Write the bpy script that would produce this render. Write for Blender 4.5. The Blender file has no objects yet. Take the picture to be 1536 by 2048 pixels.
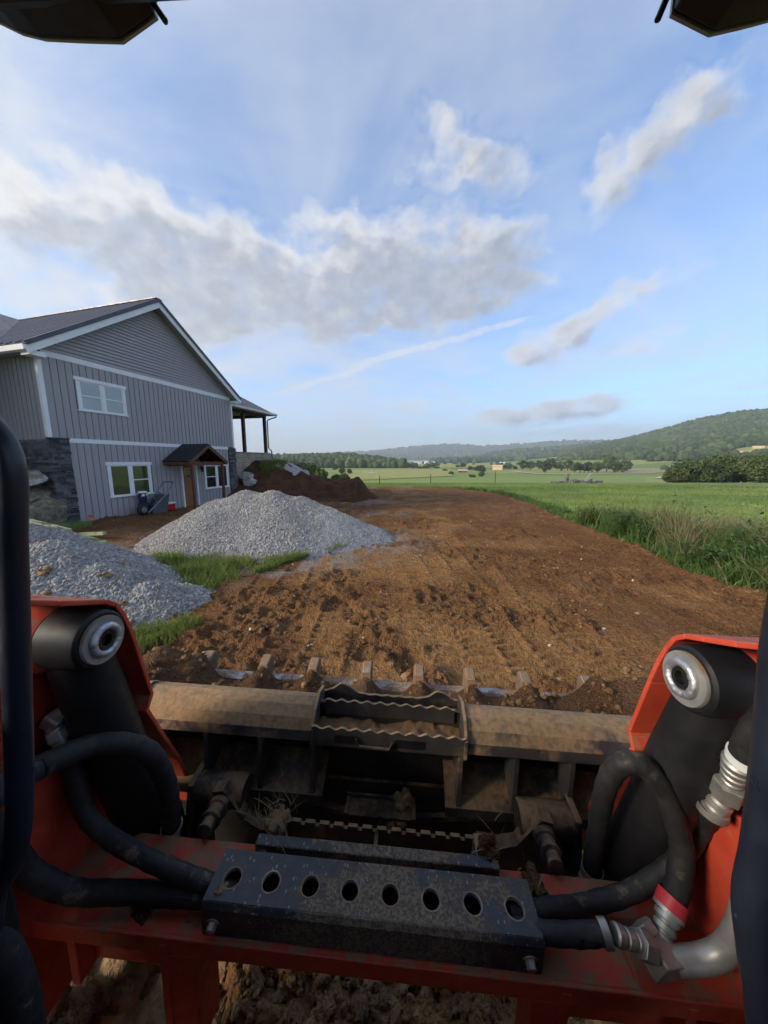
import bpy, bmesh, math, random
import numpy as np
from mathutils import Vector, Matrix, Euler

R = math.radians
rnd = random.Random(11)
rng = np.random.default_rng(11)
sc = bpy.context.scene
COL = sc.collection
EYE = 2.05
SUN_ENERGY = 2.7
SKY_STRENGTH = 0.12
EXPOSURE = 1.25
CLOUD_GAIN = 3.5        # cloud brightness in the units of the sky texture
HAZE = 0.0002

# ------------------------------------------------------------------ camera
cam_data = bpy.data.cameras.new('camera')
cam = bpy.data.objects.new('camera', cam_data)
COL.objects.link(cam)
cam.location = (0, 0, EYE)
cam.rotation_euler = (R(90 - 8.87), 0, 0)
cam_data.sensor_fit = 'HORIZONTAL'
cam_data.sensor_width = 36
cam_data.lens = 36 * 660 / 1536
cam_data.clip_start = 0.02
cam_data.clip_end = 30000
sc.camera = cam

# ------------------------------------------------------------------ light
SUN_AZ, SUN_EL = -112.0, 24.0          # degrees clockwise from +Y, above the horizon
world = bpy.data.worlds.new('World')
sc.world = world
world.use_nodes = True
world.cycles.sampling_method = 'MANUAL'
world.cycles.sample_map_resolution = 256

sun_data = bpy.data.lights.new('sun', 'SUN')
sun_data.energy = SUN_ENERGY
sun_data.angle = R(14)
sun_data.color = (1.0, 0.86, 0.68)
sun = bpy.data.objects.new('sun', sun_data)
COL.objects.link(sun)
_sd = Vector((math.sin(R(SUN_AZ)) * math.cos(R(SUN_EL)), math.cos(R(SUN_AZ)) * math.cos(R(SUN_EL)), math.sin(R(SUN_EL))))
sun.rotation_euler = _sd.to_track_quat('Z', 'Y').to_euler()
sun.location = _sd * 60

sc.view_settings.view_transform = 'Standard'
sc.view_settings.look = 'None'
sc.view_settings.exposure = EXPOSURE
sc.view_settings.gamma = 1.0
sc.view_settings.use_curve_mapping = False
sc.render.engine = 'CYCLES'
sc.cycles.use_denoising = True
sc.cycles.use_adaptive_sampling = True
sc.cycles.adaptive_threshold = 0.02
sc.cycles.adaptive_min_samples = 12
sc.cycles.max_bounces = 6
sc.cycles.diffuse_bounces = 3
sc.cycles.glossy_bounces = 3
sc.cycles.transmission_bounces = 4
sc.cycles.transparent_max_bounces = 8
sc.cycles.volume_bounces = 0
sc.cycles.caustics_reflective = False
sc.cycles.caustics_refractive = False


# ------------------------------------------------------------------ node helpers
class NT:
    """small wrapper to write node trees quickly"""
    def __init__(self, tree):
        self.t = tree
        self.n = tree.nodes
        self.l = tree.links

    def node(self, typ, **kw):
        n = self.n.new(typ)
        for k, v in kw.items():
            setattr(n, k, v)
        return n

    def put(self, sock, v):
        if v is None:
            return
        if hasattr(v, 'is_output') or isinstance(v, bpy.types.NodeSocket):
            self.l.new(v, sock)
        else:
            try:
                sock.default_value = v
            except Exception:
                sock.default_value = tuple(v) + (1.0,) if hasattr(v, '__len__') and len(v) == 3 else (v, v, v, 1.0)

    def math(self, op, a, b=None, c=None, clamp=False):
        n = self.node('ShaderNodeMath', operation=op, use_clamp=clamp)
        for i, v in enumerate((a, b, c)):
            self.put(n.inputs[i], v)
        return n.outputs[0]

    def vmath(self, op, a, b=None, scale=None):
        n = self.node('ShaderNodeVectorMath', operation=op)
        self.put(n.inputs[0], a)
        if b is not None:
            self.put(n.inputs[1], b)
        if scale is not None:
            self.put(n.inputs['Scale'], scale)
        return n.outputs['Value'] if op in ('LENGTH', 'DOT_PRODUCT') else n.outputs['Vector']

    def noise(self, vec, scale, detail=4.0, rough=0.55, dist=0.0, out='Fac'):
        n = self.node('ShaderNodeTexNoise')
        self.put(n.inputs['Vector'], vec)
        n.inputs['Scale'].default_value = scale
        n.inputs['Detail'].default_value = detail
        n.inputs['Roughness'].default_value = rough
        n.inputs['Distortion'].default_value = dist
        return n.outputs[out]

    def voronoi(self, vec, scale, feature='F1', out='Distance', rand=1.0):
        n = self.node('ShaderNodeTexVoronoi', feature=feature)
        self.put(n.inputs['Vector'], vec)
        n.inputs['Scale'].default_value = scale
        n.inputs['Randomness'].default_value = rand
        return n.outputs[out]

    def ramp(self, fac, stops, interp='LINEAR'):
        n = self.node('ShaderNodeValToRGB')
        n.color_ramp.interpolation = interp
        el = n.color_ramp.elements
        while len(el) < len(stops):
            el.new(0.5)
        for e, (p, c) in zip(el, stops):
            e.position = p
            e.color = tuple(c) + (1.0,) if hasattr(c, '__len__') else (c, c, c, 1.0)
        self.put(n.inputs['Fac'], fac)
        return n.outputs['Color']

    def range(self, v, a, b, c=0.0, d=1.0, smooth=True):
        n = self.node('ShaderNodeMapRange')
        n.interpolation_type = 'SMOOTHSTEP' if smooth else 'LINEAR'
        self.put(n.inputs['Value'], v)
        for k, x in (('From Min', a), ('From Max', b), ('To Min', c), ('To Max', d)):
            self.put(n.inputs[k], x)
        return n.outputs['Result']

    def mix(self, fac, a, b, blend='MIX'):
        n = self.node('ShaderNodeMix', data_type='RGBA', blend_type=blend)
        self.put(n.inputs[0], fac)
        self.put(n.inputs[6], a if not (hasattr(a, '__len__') and len(a) == 3) else tuple(a) + (1.0,))
        self.put(n.inputs[7], b if not (hasattr(b, '__len__') and len(b) == 3) else tuple(b) + (1.0,))
        return n.outputs[2]

    def mapping(self, vec, loc=(0, 0, 0), rot=(0, 0, 0), scale=(1, 1, 1), typ='POINT'):
        n = self.node('ShaderNodeMapping', vector_type=typ)
        self.put(n.inputs['Vector'], vec)
        n.inputs['Location'].default_value = loc
        n.inputs['Rotation'].default_value = rot
        n.inputs['Scale'].default_value = scale
        return n.outputs[0]


# ------------------------------------------------------------------ sky with clouds
# cloud banks as (azimuth, elevation, tilt, half length, half height, weight) in degrees
CUM = [(-45.52, 24.76, 16.2, 5.84, 3.72, 1),
       (-38.86, 26.5, 10.5, 6.98, 4.07, 1),
       (-32.4, 27.03, 5.7, 8.1, 4.67, 1),
       (-25.49, 26.11, 0.5, 9.22, 4.83, 1),
       (-16.04, 25.35, 6.1, 10.22, 4.57, 1),
       (-23.95, 21.42, 8.3, 10.75, 2.96, 1),
       (-10.86, 24.07, 4.0, 9.17, 3.91, 1),
       (-1.41, 29.57, 0.6, 6.61, 4.0, 1),
       (-0.64, 25.36, 0.2, 9.44, 3.86, 1),
       (10.59, 29.16, -4.5, 7.54, 4.51, 1),
       (17.6, 27.89, -7.4, 5.73, 3.99, 1),
       (14.9, 24.61, -5.6, 8.52, 2.34, 1),
       (6.51, 24.02, -2.4, 7.06, 2.43, 1),
       (-30.82, 20.79, 10.9, 9.6, 4.23, 1),
       (-28.69, 18.01, 9.0, 6.92, 2.31, 1),
       (-6.28, 20.23, 6.1, 7.96, 1.84, 1),
       (4.98, 21.25, 4.9, 9.43, 1.57, 1),
       (13.53, 22.16, 5.2, 5.89, 1.16, 1),
       (9.73, 39.82, -15.1, 5.32, 1.45, 0.75),
       (13.44, 37.41, -6.5, 5.0, 1.7, 0.7),
       (17.75, 35.4, -2.4, 5.03, 1.66, 0.6),
       (-9.79, 32.25, 17.2, 3.72, 1.59, 0.75),
       (7.68, 36.7, -3.7, 4.46, 1.52, 0.55),
       (-5.27, 31.03, 2.3, 4.62, 1.53, 0.6),
       (40.13, 35.02, 10.1, 3.26, 2.29, 0.8),
       (36.86, 34.09, 16.0, 3.92, 2.69, 0.85),
       (32.71, 32.72, 11.2, 4.56, 2.8, 0.85),
       (29.97, 31.01, 11.4, 2.89, 2.82, 0.6),
       (33.61, 20.32, 14.6, 3.71, 2.1, 0.85),
       (29.25, 17.92, 17.0, 4.2, 2.13, 0.9),
       (24.94, 16.26, 0.7, 4.92, 2.53, 0.95),
       (21.8, 15.31, -5.8, 2.84, 1.34, 0.8),
       (38.99, 21.45, 6.4, 3.67, 1.12, 0.6),
       (35.02, 14.29, -9.5, 4.16, 1.21, 0.7),
       (39.41, 15.71, -12.1, 2.97, 0.78, 0.6),
       (24.57, 7.06, 1.1, 9.28, 1.99, 1),
       (31.03, 7.67, -0.0, 6.4, 1.38, 0.9),
       (18.05, 6.76, -2.2, 4.56, 1.0, 0.8),
       (-2.78, 5.65, 0.3, 2.19, 0.89, 0.8),
       (5.17, 9.45, -0.8, 9.04, 1.01, 0.55),
       (45.88, 8.28, -8.3, 3.67, 0.72, 0.55),
       (-10.75, 3.38, 0.6, 7.35, 0.65, 0.5),
       (23.63, 24.58, -9.4, 3.03, 0.72, 0.6),
       (15.42, 13.91, 5.7, 3.0, 0.66, 0.5)]
TRAIL = [(-12.08, 12.07, 18.0, 7.61, 0.8, 1),
         (-4.35, 14.52, 27.9, 3.63, 0.96, 1),
         (0.16, 16.29, 13.1, 6.47, 0.86, 1),
         (9.82, 18.13, 9.4, 8.43, 0.84, 1),
         (18.1, 19.73, 6.6, 4.92, 0.67, 1)]


def ellipse(t, v, az, el, rot, a, b, amp, total):
    """adds amp * (1 - d^2) for a tilted ellipse; v carries (azimuth, elevation, 1)"""
    c, s_ = math.cos(R(rot)), math.sin(R(rot))
    x = t.vmath('DOT_PRODUCT', v, (c / a, s_ / a, -(c * az + s_ * el) / a))
    y = t.vmath('DOT_PRODUCT', v, (-s_ / b, c / b, (s_ * az - c * el) / b))
    d = t.math('MULTIPLY_ADD', y, y, t.math('MULTIPLY', x, x))
    f = t.math('SUBTRACT', 1.0, d, clamp=True)
    return t.math('MULTIPLY_ADD', f, amp, total if total is not None else 0.0)


def cloud_cover(t, v, sv, shift, w, w2, detail, scale_fb):
    """cloud thickness at the bearing v (azimuth, elevation); shift looks a little towards the sun"""
    base = v if shift is None else t.vmath('ADD', v, shift)
    vv = t.vmath('ADD', base, w)
    vl = t.vmath('MULTIPLY_ADD', w2, (0.35, 0.35, 0.0))
    t.put(vl.node.inputs[2], base)
    one = t.vmath('ADD', t.vmath('MULTIPLY', vv, (1, 1, 0)), (0, 0, 1))
    onl = t.vmath('ADD', t.vmath('MULTIPLY', vl, (1, 1, 0)), (0, 0, 1))
    total = None
    for az, el, rot, a, b, amp in CUM:
        total = ellipse(t, onl if (el < 17 or b < 1.3) else one, az, el, rot, a * 1.3, b * 1.3, amp, total)
    # the sky outside the picture carries the same kind of broken cloud
    sx = t.node('ShaderNodeSeparateXYZ')
    t.put(sx.inputs[0], v)
    off = t.range(t.math('ABSOLUTE', sx.outputs[0]), 50.0, 62.0)
    big = t.noise(t.mapping(base, scale=(0.04, 0.09, 1)), 1.0, 1.0, 0.5)
    gen = t.math('MULTIPLY', t.range(big, 0.48, 0.72, 0.0, 1.1), off)
    total = t.math('ADD', t.math('MINIMUM', total, 1.3), gen)
    fb = t.noise(sv if shift is None else t.vmath('ADD', sv, shift), scale_fb, detail, 0.57)
    er = t.math('MULTIPLY_ADD', t.math('SUBTRACT', fb, 0.5), 2.3, t.math('SUBTRACT', total, 0.20))
    return t.math('MULTIPLY', er, t.range(total, 0.0, 0.2))


def build_world():
    t = NT(world.node_tree)
    t.n.clear()
    out = t.node('ShaderNodeOutputWorld')
    bg = t.node('ShaderNodeBackground')
    bg.inputs['Strength'].default_value = SKY_STRENGTH
    sky = t.node('ShaderNodeTexSky', sky_type='NISHITA')
    sky.sun_disc = False
    sky.sun_elevation = R(SUN_EL)
    sky.sun_rotation = R(SUN_AZ)
    sky.altitude = 300
    sky.air_density = 1.0
    sky.dust_density = 0.9
    sky.ozone_density = 3.5
    tc = t.node('ShaderNodeTexCoord')
    d = tc.outputs['Generated']
    s = t.node('ShaderNodeSeparateXYZ')
    t.put(s.inputs[0], d)
    az = t.math('MULTIPLY', t.math('ARCTAN2', s.outputs[0], s.outputs[1]), 180 / math.pi)
    el = t.math('MULTIPLY', t.math('ARCSINE', s.outputs[2]), 180 / math.pi)
    cb = t.node('ShaderNodeCombineXYZ')
    t.put(cb.inputs[0], az)
    t.put(cb.inputs[1], el)
    ae = cb.outputs[0]
    sv = t.vmath('MULTIPLY', ae, (1.0, 1.35, 1.0))
    w = t.vmath('SCALE', t.vmath('SUBTRACT', t.noise(sv, 0.16, 2.0, 0.5, out='Color'), (0.5, 0.5, 0.5)), scale=7.0)
    w2 = t.vmath('SCALE', t.vmath('SUBTRACT', t.noise(sv, 0.55, 2.0, 0.55, out='Color'), (0.5, 0.5, 0.5)), scale=2.2)
    ww = t.vmath('ADD', w, w2)
    c_here = cloud_cover(t, ae, sv, None, ww, w2, 8.0, 0.26)
    c_sun = cloud_cover(t, ae, sv, (-2.6, 2.0, 0), ww, w2, 3.0, 0.26)     # cloud between here and the sun
    dens = t.range(c_here, -0.35, 1.35)
    thick = t.range(c_sun, -0.1, 1.3)
    body = t.range(c_here, 0.1, 1.5)
    fine = t.noise(sv, 0.42, 4.0, 0.52)
    shade = t.math('MULTIPLY_ADD', body, 0.30, t.math('MULTIPLY', thick, 0.66))
    shade = t.math('MULTIPLY_ADD', t.math('SUBTRACT', fine, 0.5), 0.8, shade, clamp=True)
    right = t.range(az, -45.0, 25.0, -0.22, 0.06, smooth=False)      # the sunward side of the sky shows brighter cloud
    shade = t.math('ADD', shade, right, clamp=True)
    col = t.ramp(shade, [(0.0, (1.0, 0.97, 0.92)), (0.35, (0.78, 0.76, 0.735)), (0.7, (0.55, 0.555, 0.575)), (1.0, (0.41, 0.43, 0.475))])
    col = t.mix(1.0, col, (CLOUD_GAIN, CLOUD_GAIN, CLOUD_GAIN), 'MULTIPLY')
    # high thin veil, streaked
    pv = t.node('ShaderNodeCombineXYZ')
    den = t.math('ADD', t.math('MAXIMUM', s.outputs[2], 0.0), 0.10)
    t.put(pv.inputs[0], t.math('DIVIDE', s.outputs[0], den))
    t.put(pv.inputs[1], t.math('DIVIDE', s.outputs[1], den))
    pm = t.mapping(pv.outputs[0], rot=(0, 0, R(38)), scale=(1.0, 0.62, 1))
    c1 = t.noise(pm, 1.0, 6.0, 0.58, 2.2)
    c2 = t.noise(pv.outputs[0], 0.42, 3.0, 0.5)
    ci = t.math('MULTIPLY', t.range(c1, 0.30, 0.72), t.range(c2, 0.22, 0.54))
    left = t.range(az, 20.0, -40.0, 0.55, 1.15)
    ci = t.math('MULTIPLY', t.math('MULTIPLY', ci, left), 0.85, clamp=True)
    # general milkiness towards the horizon comes from the dusty sky itself
    blue = t.mix(1.0, sky.outputs[0], (0.84, 0.98, 1.08), 'MULTIPLY')
    base = t.mix(ci, blue, (CLOUD_GAIN * 0.80, CLOUD_GAIN * 0.84, CLOUD_GAIN * 0.90))
    # low streaky veil
    st = t.noise(t.vmath('MULTIPLY', ae, (0.035, 0.17, 1.0)), 1.0, 5.0, 0.6, 0.6)
    sw = t.math('MULTIPLY', t.range(st, 0.40, 0.72), t.math('MULTIPLY', t.range(el, 42.0, 8.0, 0.10, 0.62), t.range(az, 30.0, -30.0, 0.45, 1.0)))
    base = t.mix(sw, base, (CLOUD_GAIN * 0.80, CLOUD_GAIN * 0.83, CLOUD_GAIN * 0.87))
    # contrail
    wv = t.vmath('ADD', ae, t.vmath('SCALE', t.vmath('SUBTRACT', t.noise(ae, 0.5, 2.0, 0.6, out='Color'), (0.5, 0.5, 0.5)), scale=0.9))
    wv = t.vmath('MULTIPLY', wv, (1, 1, 0))
    tr = None
    wv = t.vmath('ADD', wv, (0, 0, 1))
    for a0, e0, rot, a, b, amp in TRAIL:
        tr = ellipse(t, wv, a0, e0, rot, a * 1.1, b * 0.66, amp, tr)
    tr = t.math('MULTIPLY', t.range(tr, 0.0, 0.75), t.range(t.noise(ae, 1.2, 3.0, 0.6), 0.25, 0.6, 0.25, 0.55))
    base = t.mix(tr, base, (CLOUD_GAIN * 0.92, CLOUD_GAIN * 0.93, CLOUD_GAIN * 0.95))
    fin = t.mix(t.math('MULTIPLY', dens, 0.86), base, col)
    t.l.new(fin, bg.inputs['Color'])
    t.l.new(bg.outputs[0], out.inputs['Surface'])


build_world()


# ------------------------------------------------------------------ mesh helpers
class MB:
    """collects shapes and links them as one mesh object"""
    def __init__(self):
        self.v, self.f = [], []

    def add(self, vs, fs):
        b = len(self.v)
        self.v += [tuple(map(float, p)) for p in vs]
        self.f += [tuple(i + b for i in f) for f in fs]
        return self

    def box(self, c, s, rot=None):
        hx, hy, hz = s[0] / 2, s[1] / 2, s[2] / 2
        P = [Vector((x, y, z)) for z in (-hz, hz) for y in (-hy, hy) for x in (-hx, hx)]
        if rot is not None:
            m = Euler(rot).to_matrix()
            P = [m @ p for p in P]
        c = Vector(c)
        return self.add([p + c for p in P], [(0, 2, 3, 1), (4, 5, 7, 6), (0, 1, 5, 4), (2, 6, 7, 3), (0, 4, 6, 2), (1, 3, 7, 5)])

    def span(self, a, b):
        return self.box([(a[i] + b[i]) / 2 for i in range(3)], [abs(b[i] - a[i]) for i in range(3)])

    def prism(self, poly, axis, a, b):
        """polygon in the plane across 'axis' (0 x, 1 y, 2 z), pulled from a to b"""
        def p3(u, w, t):
            return {0: (t, u, w), 1: (u, t, w), 2: (u, w, t)}[axis]
        n = len(poly)
        vs = [p3(u, w, a) for u, w in poly] + [p3(u, w, b) for u, w in poly]
        fs = [tuple(range(n))[::-1], tuple(range(n, 2 * n))]
        fs += [(i, (i + 1) % n, (i + 1) % n + n, i + n) for i in range(n)]
        return self.add(vs, fs)

    def strip(self, line, axis, a, b, th):
        """bent plate: a polyline in the plane across axis, thickness th, pulled from a to b"""
        L = [Vector(p) for p in line]
        off = []
        for i, p in enumerate(L):
            d0 = (p - L[i - 1]).normalized() if i else None
            d1 = (L[i + 1] - p).normalized() if i < len(L) - 1 else None
            d = ((d0 or d1) + (d1 or d0)).normalized()
            nrm = Vector((-d.y, d.x))
            k = 1.0
            if d0 and d1:
                k = 1 / max(0.5, nrm.dot(Vector((-d1.y, d1.x))))
            off.append(p + nrm * th * k)
        n = len(L)
        for i in range(n - 1):
            self.prism([tuple(L[i]), tuple(L[i + 1]), tuple(off[i + 1]), tuple(off[i])], axis, a, b)
        return self

    def tube(self, path, r, n=12, cap=True):
        P = [Vector(p) for p in path]
        m = len(P)
        rs = r if hasattr(r, '__len__') else [r] * m
        T = []
        for i in range(m):
            a = P[max(i - 1, 0)]
            b = P[min(i + 1, m - 1)]
            T.append((b - a).normalized())
        up = Vector((0, 0, 1)) if abs(T[0].z) < 0.9 else Vector((1, 0, 0))
        u = T[0].cross(up).normalized()
        vs, fs = [], []
        for i in range(m):
            u = (u - T[i] * u.dot(T[i])).normalized()
            w = T[i].cross(u)
            for k in range(n):
                a = 2 * math.pi * k / n
                vs.append(P[i] + (u * math.cos(a) + w * math.sin(a)) * rs[i])
        for i in range(m - 1):
            for k in range(n):
                fs.append((i * n + k, i * n + (k + 1) % n, (i + 1) * n + (k + 1) % n, (i + 1) * n + k))
        if cap:
            fs.append(tuple(range(n))[::-1])
            fs.append(tuple(range((m - 1) * n, m * n)))
        return self.add(vs, fs)

    def lathe(self, prof, o, d, n=24, phase=0.0):
        """(radius, distance) pairs turned about the axis through o along d; open ends where the radius is not 0"""
        o, d = Vector(o), Vector(d).normalized()
        up = Vector((0, 0, 1)) if abs(d.z) < 0.9 else Vector((1, 0, 0))
        u = d.cross(up).normalized()
        w = d.cross(u)
        vs, fs = [], []
        for r, t in prof:
            for k in range(n):
                a = 2 * math.pi * k / n + phase
                vs.append(o + d * t + (u * math.cos(a) + w * math.sin(a)) * r)
        for i in range(len(prof) - 1):
            for k in range(n):
                fs.append((i * n + k, i * n + (k + 1) % n, (i + 1) * n + (k + 1) % n, (i + 1) * n + k))
        return self.add(vs, fs)

    def rod(self, a, b, r, n=16):
        return self.tube([a, b], r, n)

    def build(self, name, mat, parent=None, off=(0, 0, 0), smooth=None, bevel=0.0, seg=2):
        me = bpy.data.meshes.new(name)
        if off != (0, 0, 0):
            vs = [(x - off[0], y - off[1], z - off[2]) for x, y, z in self.v]
        else:
            vs = self.v
        me.from_pydata(vs, [], self.f)
        return finish(name, me, mat, parent, smooth, bevel, seg)


def finish(name, me, mat, parent=None, smooth=None, bevel=0.0, seg=2):
    bm = bmesh.new()
    bm.from_mesh(me)
    bmesh.ops.recalc_face_normals(bm, faces=bm.faces)
    bm.to_mesh(me)
    bm.free()
    if smooth is not None:
        me.polygons.foreach_set('use_smooth', [True] * len(me.polygons))
        me.set_sharp_from_angle(angle=R(smooth))
    if mat is not None:
        me.materials.append(mat)
    o = bpy.data.objects.new(name, me)
    COL.objects.link(o)
    if parent is not None:
        o.parent = parent
    if bevel:
        md = o.modifiers.new('bevel', 'BEVEL')
        md.width = bevel
        md.segments = seg
        md.limit_method = 'ANGLE'
        md.angle_limit = R(40)
    return o


def np_mesh(name, verts, faces, mat, parent=None, smooth=False, attrs=None, kind=None):
    """mesh from numpy arrays; faces (n,3) or (n,4); attrs {name: per-vertex float array}"""
    me = bpy.data.meshes.new(name)
    verts = np.asarray(verts, dtype=np.float32)
    faces = np.asarray(faces, dtype=np.int32)
    n, k = faces.shape
    me.vertices.add(len(verts))
    me.vertices.foreach_set('co', verts.ravel())
    me.loops.add(n * k)
    me.loops.foreach_set('vertex_index', faces.ravel())
    me.polygons.add(n)
    me.polygons.foreach_set('loop_start', np.arange(0, n * k, k, dtype=np.int32))
    me.polygons.foreach_set('loop_total', np.full(n, k, dtype=np.int32))
    if smooth:
        me.polygons.foreach_set('use_smooth', np.ones(n, dtype=bool))
    me.update(calc_edges=True)
    for an, arr in (attrs or {}).items():
        a = me.attributes.new(an, 'FLOAT', 'POINT')
        a.data.foreach_set('value', np.asarray(arr, dtype=np.float32))
    if mat is not None:
        me.materials.append(mat)
    o = bpy.data.objects.new(name, me)
    COL.objects.link(o)
    if parent is not None:
        o.parent = parent
    if kind:
        o['kind'] = kind
    return o


def empty(name, loc=(0, 0, 0), rot=(0, 0, 0)):
    o = bpy.data.objects.new(name, None)
    COL.objects.link(o)
    o.location = loc
    o.rotation_euler = rot
    o.empty_display_size = 0.2
    return o


def tag(o, label, cat, group=None, kind=None):
    o['label'] = label
    o['category'] = cat
    if group:
        o['group'] = group
    if kind:
        o['kind'] = kind
    return o


def put(mesh, name, parent, loc=(0, 0, 0), rot=(0, 0, 0), scale=(1, 1, 1)):
    """an object that shares mesh data"""
    o = bpy.data.objects.new(name, mesh)
    COL.objects.link(o)
    o.parent = parent
    o.location, o.rotation_euler, o.scale = loc, rot, scale
    return o


# lattice noise on numpy arrays
def _hash(ix, iy, seed):
    h = (ix.astype(np.int64) * 374761393 + iy.astype(np.int64) * 668265263 + seed * 1442695041) & 0xFFFFFFFF
    h = ((h ^ (h >> 13)) * 1274126177) & 0xFFFFFFFF
    h = h ^ (h >> 16)
    return (h & 0xFFFF) / 65535.0


def vnoise(x, y, seed=0):
    x, y = np.asarray(x, float), np.asarray(y, float)
    ix, iy = np.floor(x), np.floor(y)
    fx, fy = x - ix, y - iy
    fx, fy = fx * fx * fx * (fx * (fx * 6 - 15) + 10), fy * fy * fy * (fy * (fy * 6 - 15) + 10)
    a, b = _hash(ix, iy, seed), _hash(ix + 1, iy, seed)
    c, d = _hash(ix, iy + 1, seed), _hash(ix + 1, iy + 1, seed)
    return (a + (b - a) * fx) * (1 - fy) + (c + (d - c) * fx) * fy


def fbm(x, y, octv=4, seed=0, gain=0.5):
    s, a, n = 0.0, 1.0, 0.0
    for i in range(octv):
        s = s + a * vnoise(x * 2 ** i + 17.3 * i, y * 2 ** i - 9.1 * i, seed + i)
        n += a
        a *= gain
    return s / n


def sstep(a, b, x):
    t = np.clip((np.asarray(x, float) - a) / (b - a), 0, 1)
    return t * t * (3 - 2 * t)


def in_poly(px, py, poly):
    px, py = np.asarray(px), np.asarray(py)
    ins = np.zeros(px.shape, bool)
    n = len(poly)
    for i in range(n):
        x0, y0 = poly[i]
        x1, y1 = poly[(i + 1) % n]
        c = ((y0 > py) != (y1 > py)) & (px < (x1 - x0) * (py - y0) / ((y1 - y0) if y1 != y0 else 1e-9) + x0)
        ins ^= c
    return ins


def poly_dist(px, py, poly):
    """distance to the outline of a polygon"""
    d = np.full(np.shape(px), 1e9)
    n = len(poly)
    for i in range(n):
        x0, y0 = poly[i]
        x1, y1 = poly[(i + 1) % n]
        ex, ey = x1 - x0, y1 - y0
        t = np.clip(((px - x0) * ex + (py - y0) * ey) / (ex * ex + ey * ey), 0, 1)
        d = np.minimum(d, np.hypot(px - x0 - t * ex, py - y0 - t * ey))
    return d


ICO_V, ICO_F = None, None


def _ico(sub):
    bm = bmesh.new()
    bmesh.ops.create_icosphere(bm, subdivisions=sub, radius=1.0)
    v = np.array([p.co[:] for p in bm.verts])
    f = np.array([[q.index for q in p.verts] for p in bm.faces])
    bm.free()
    return v, f


def noise3(v, s, seed=0):
    """cheap 3-D noise from three lattice planes"""
    v = v * s
    return (vnoise(v[:, 0] + 31, v[:, 1] + v[:, 2] * 0.7, seed) + vnoise(v[:, 1] - 7, v[:, 2] + v[:, 0] * 0.6, seed + 5) + vnoise(v[:, 2] + 3, v[:, 0] - v[:, 1] * 0.8, seed + 9)) / 3


# ------------------------------------------------------------------ materials
MATS = {}


def material(name):
    m = bpy.data.materials.new(name)
    m.use_nodes = True
    t = NT(m.node_tree)
    b = m.node_tree.nodes['Principled BSDF']
    MATS[name] = m
    return m, t, b


def coords(t, kind='Object'):
    if kind == 'World':
        return t.node('ShaderNodeNewGeometry').outputs['Position']
    return t.node('ShaderNodeTexCoord').outputs[kind]


def bump(t, b, h, strength=0.4, dist=0.01):
    n = t.node('ShaderNodeBump')
    n.inputs['Strength'].default_value = strength
    n.inputs['Distance'].default_value = dist
    t.put(n.inputs['Height'], h)
    t.l.new(n.outputs[0], b.inputs['Normal'])


def simple(name, c0, c1, scale=6.0, rough=0.6, metal=0.0, bump_s=0.0, bump_scale=40.0, bump_d=0.004, spec=0.5, dust=None, rvar=0.12, space='Object', rand=0.0):
    """two-tone noise surface; dust = (colour, amount 0..1, scale) laid on in patches, thicker on faces that look up"""
    m, t, b = material(name)
    co = coords(t, space)
    f = t.noise(co, scale, 5.0, 0.6)
    col = t.mix(t.range(f, 0.3, 0.7), c0, c1)
    if rand:
        oi = t.node('ShaderNodeObjectInfo')
        hs = t.node('ShaderNodeHueSaturation')
        t.put(hs.inputs['Color'], col)
        t.put(hs.inputs['Value'], t.range(oi.outputs['Random'], 0, 1, 1 - rand, 1 + rand, smooth=False))
        col = hs.outputs[0]
    rg = t.range(t.noise(co, scale * 3.1, 4.0, 0.6), 0.25, 0.75, max(0.02, rough - rvar), min(1, rough + rvar))
    if dust:
        dc, am, ds = dust
        d = t.noise(co, ds, 7.0, 0.68)
        geo = t.node('ShaderNodeNewGeometry')
        sx = t.node('ShaderNodeSeparateXYZ')
        t.put(sx.inputs[0], geo.outputs['Normal'])
        upf = t.range(sx.outputs[2], -0.2, 0.9, -0.16 * am, 0.28 * am)
        thr = t.math('ADD', d, upf)
        k = t.range(thr, 0.66 - 0.28 * am, 0.74 - 0.16 * am)
        fine = t.noise(co, ds * 9, 3.0, 0.6)
        k = t.math('MULTIPLY', k, t.range(fine, 0.25, 0.6, 0.55, 1.0))
        col = t.mix(k, col, t.mix(fine, [x * 0.75 for x in dc], [min(1, x * 1.25) for x in dc]))
        rg = t.mix(k, rg, 0.95)
        met = t.math('MULTIPLY', t.math('SUBTRACT', 1.0, k), metal)
        t.put(b.inputs['Metallic'], met)
    else:
        b.inputs['Metallic'].default_value = metal
    t.put(b.inputs['Base Color'], col)
    t.put(b.inputs['Roughness'], rg)
    b.inputs['Specular IOR Level'].default_value = spec
    if bump_s:
        bump(t, b, t.noise(co, bump_scale, 5.0, 0.6), bump_s, bump_d)
    return m


MUD = (0.20, 0.125, 0.065)
simple('red_paint', (0.44, 0.050, 0.026), (0.53, 0.072, 0.036), 14, 0.50, 0, 0.12, 90, 0.001, 0.45, ((0.23, 0.15, 0.085), 0.42, 22.0))


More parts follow.
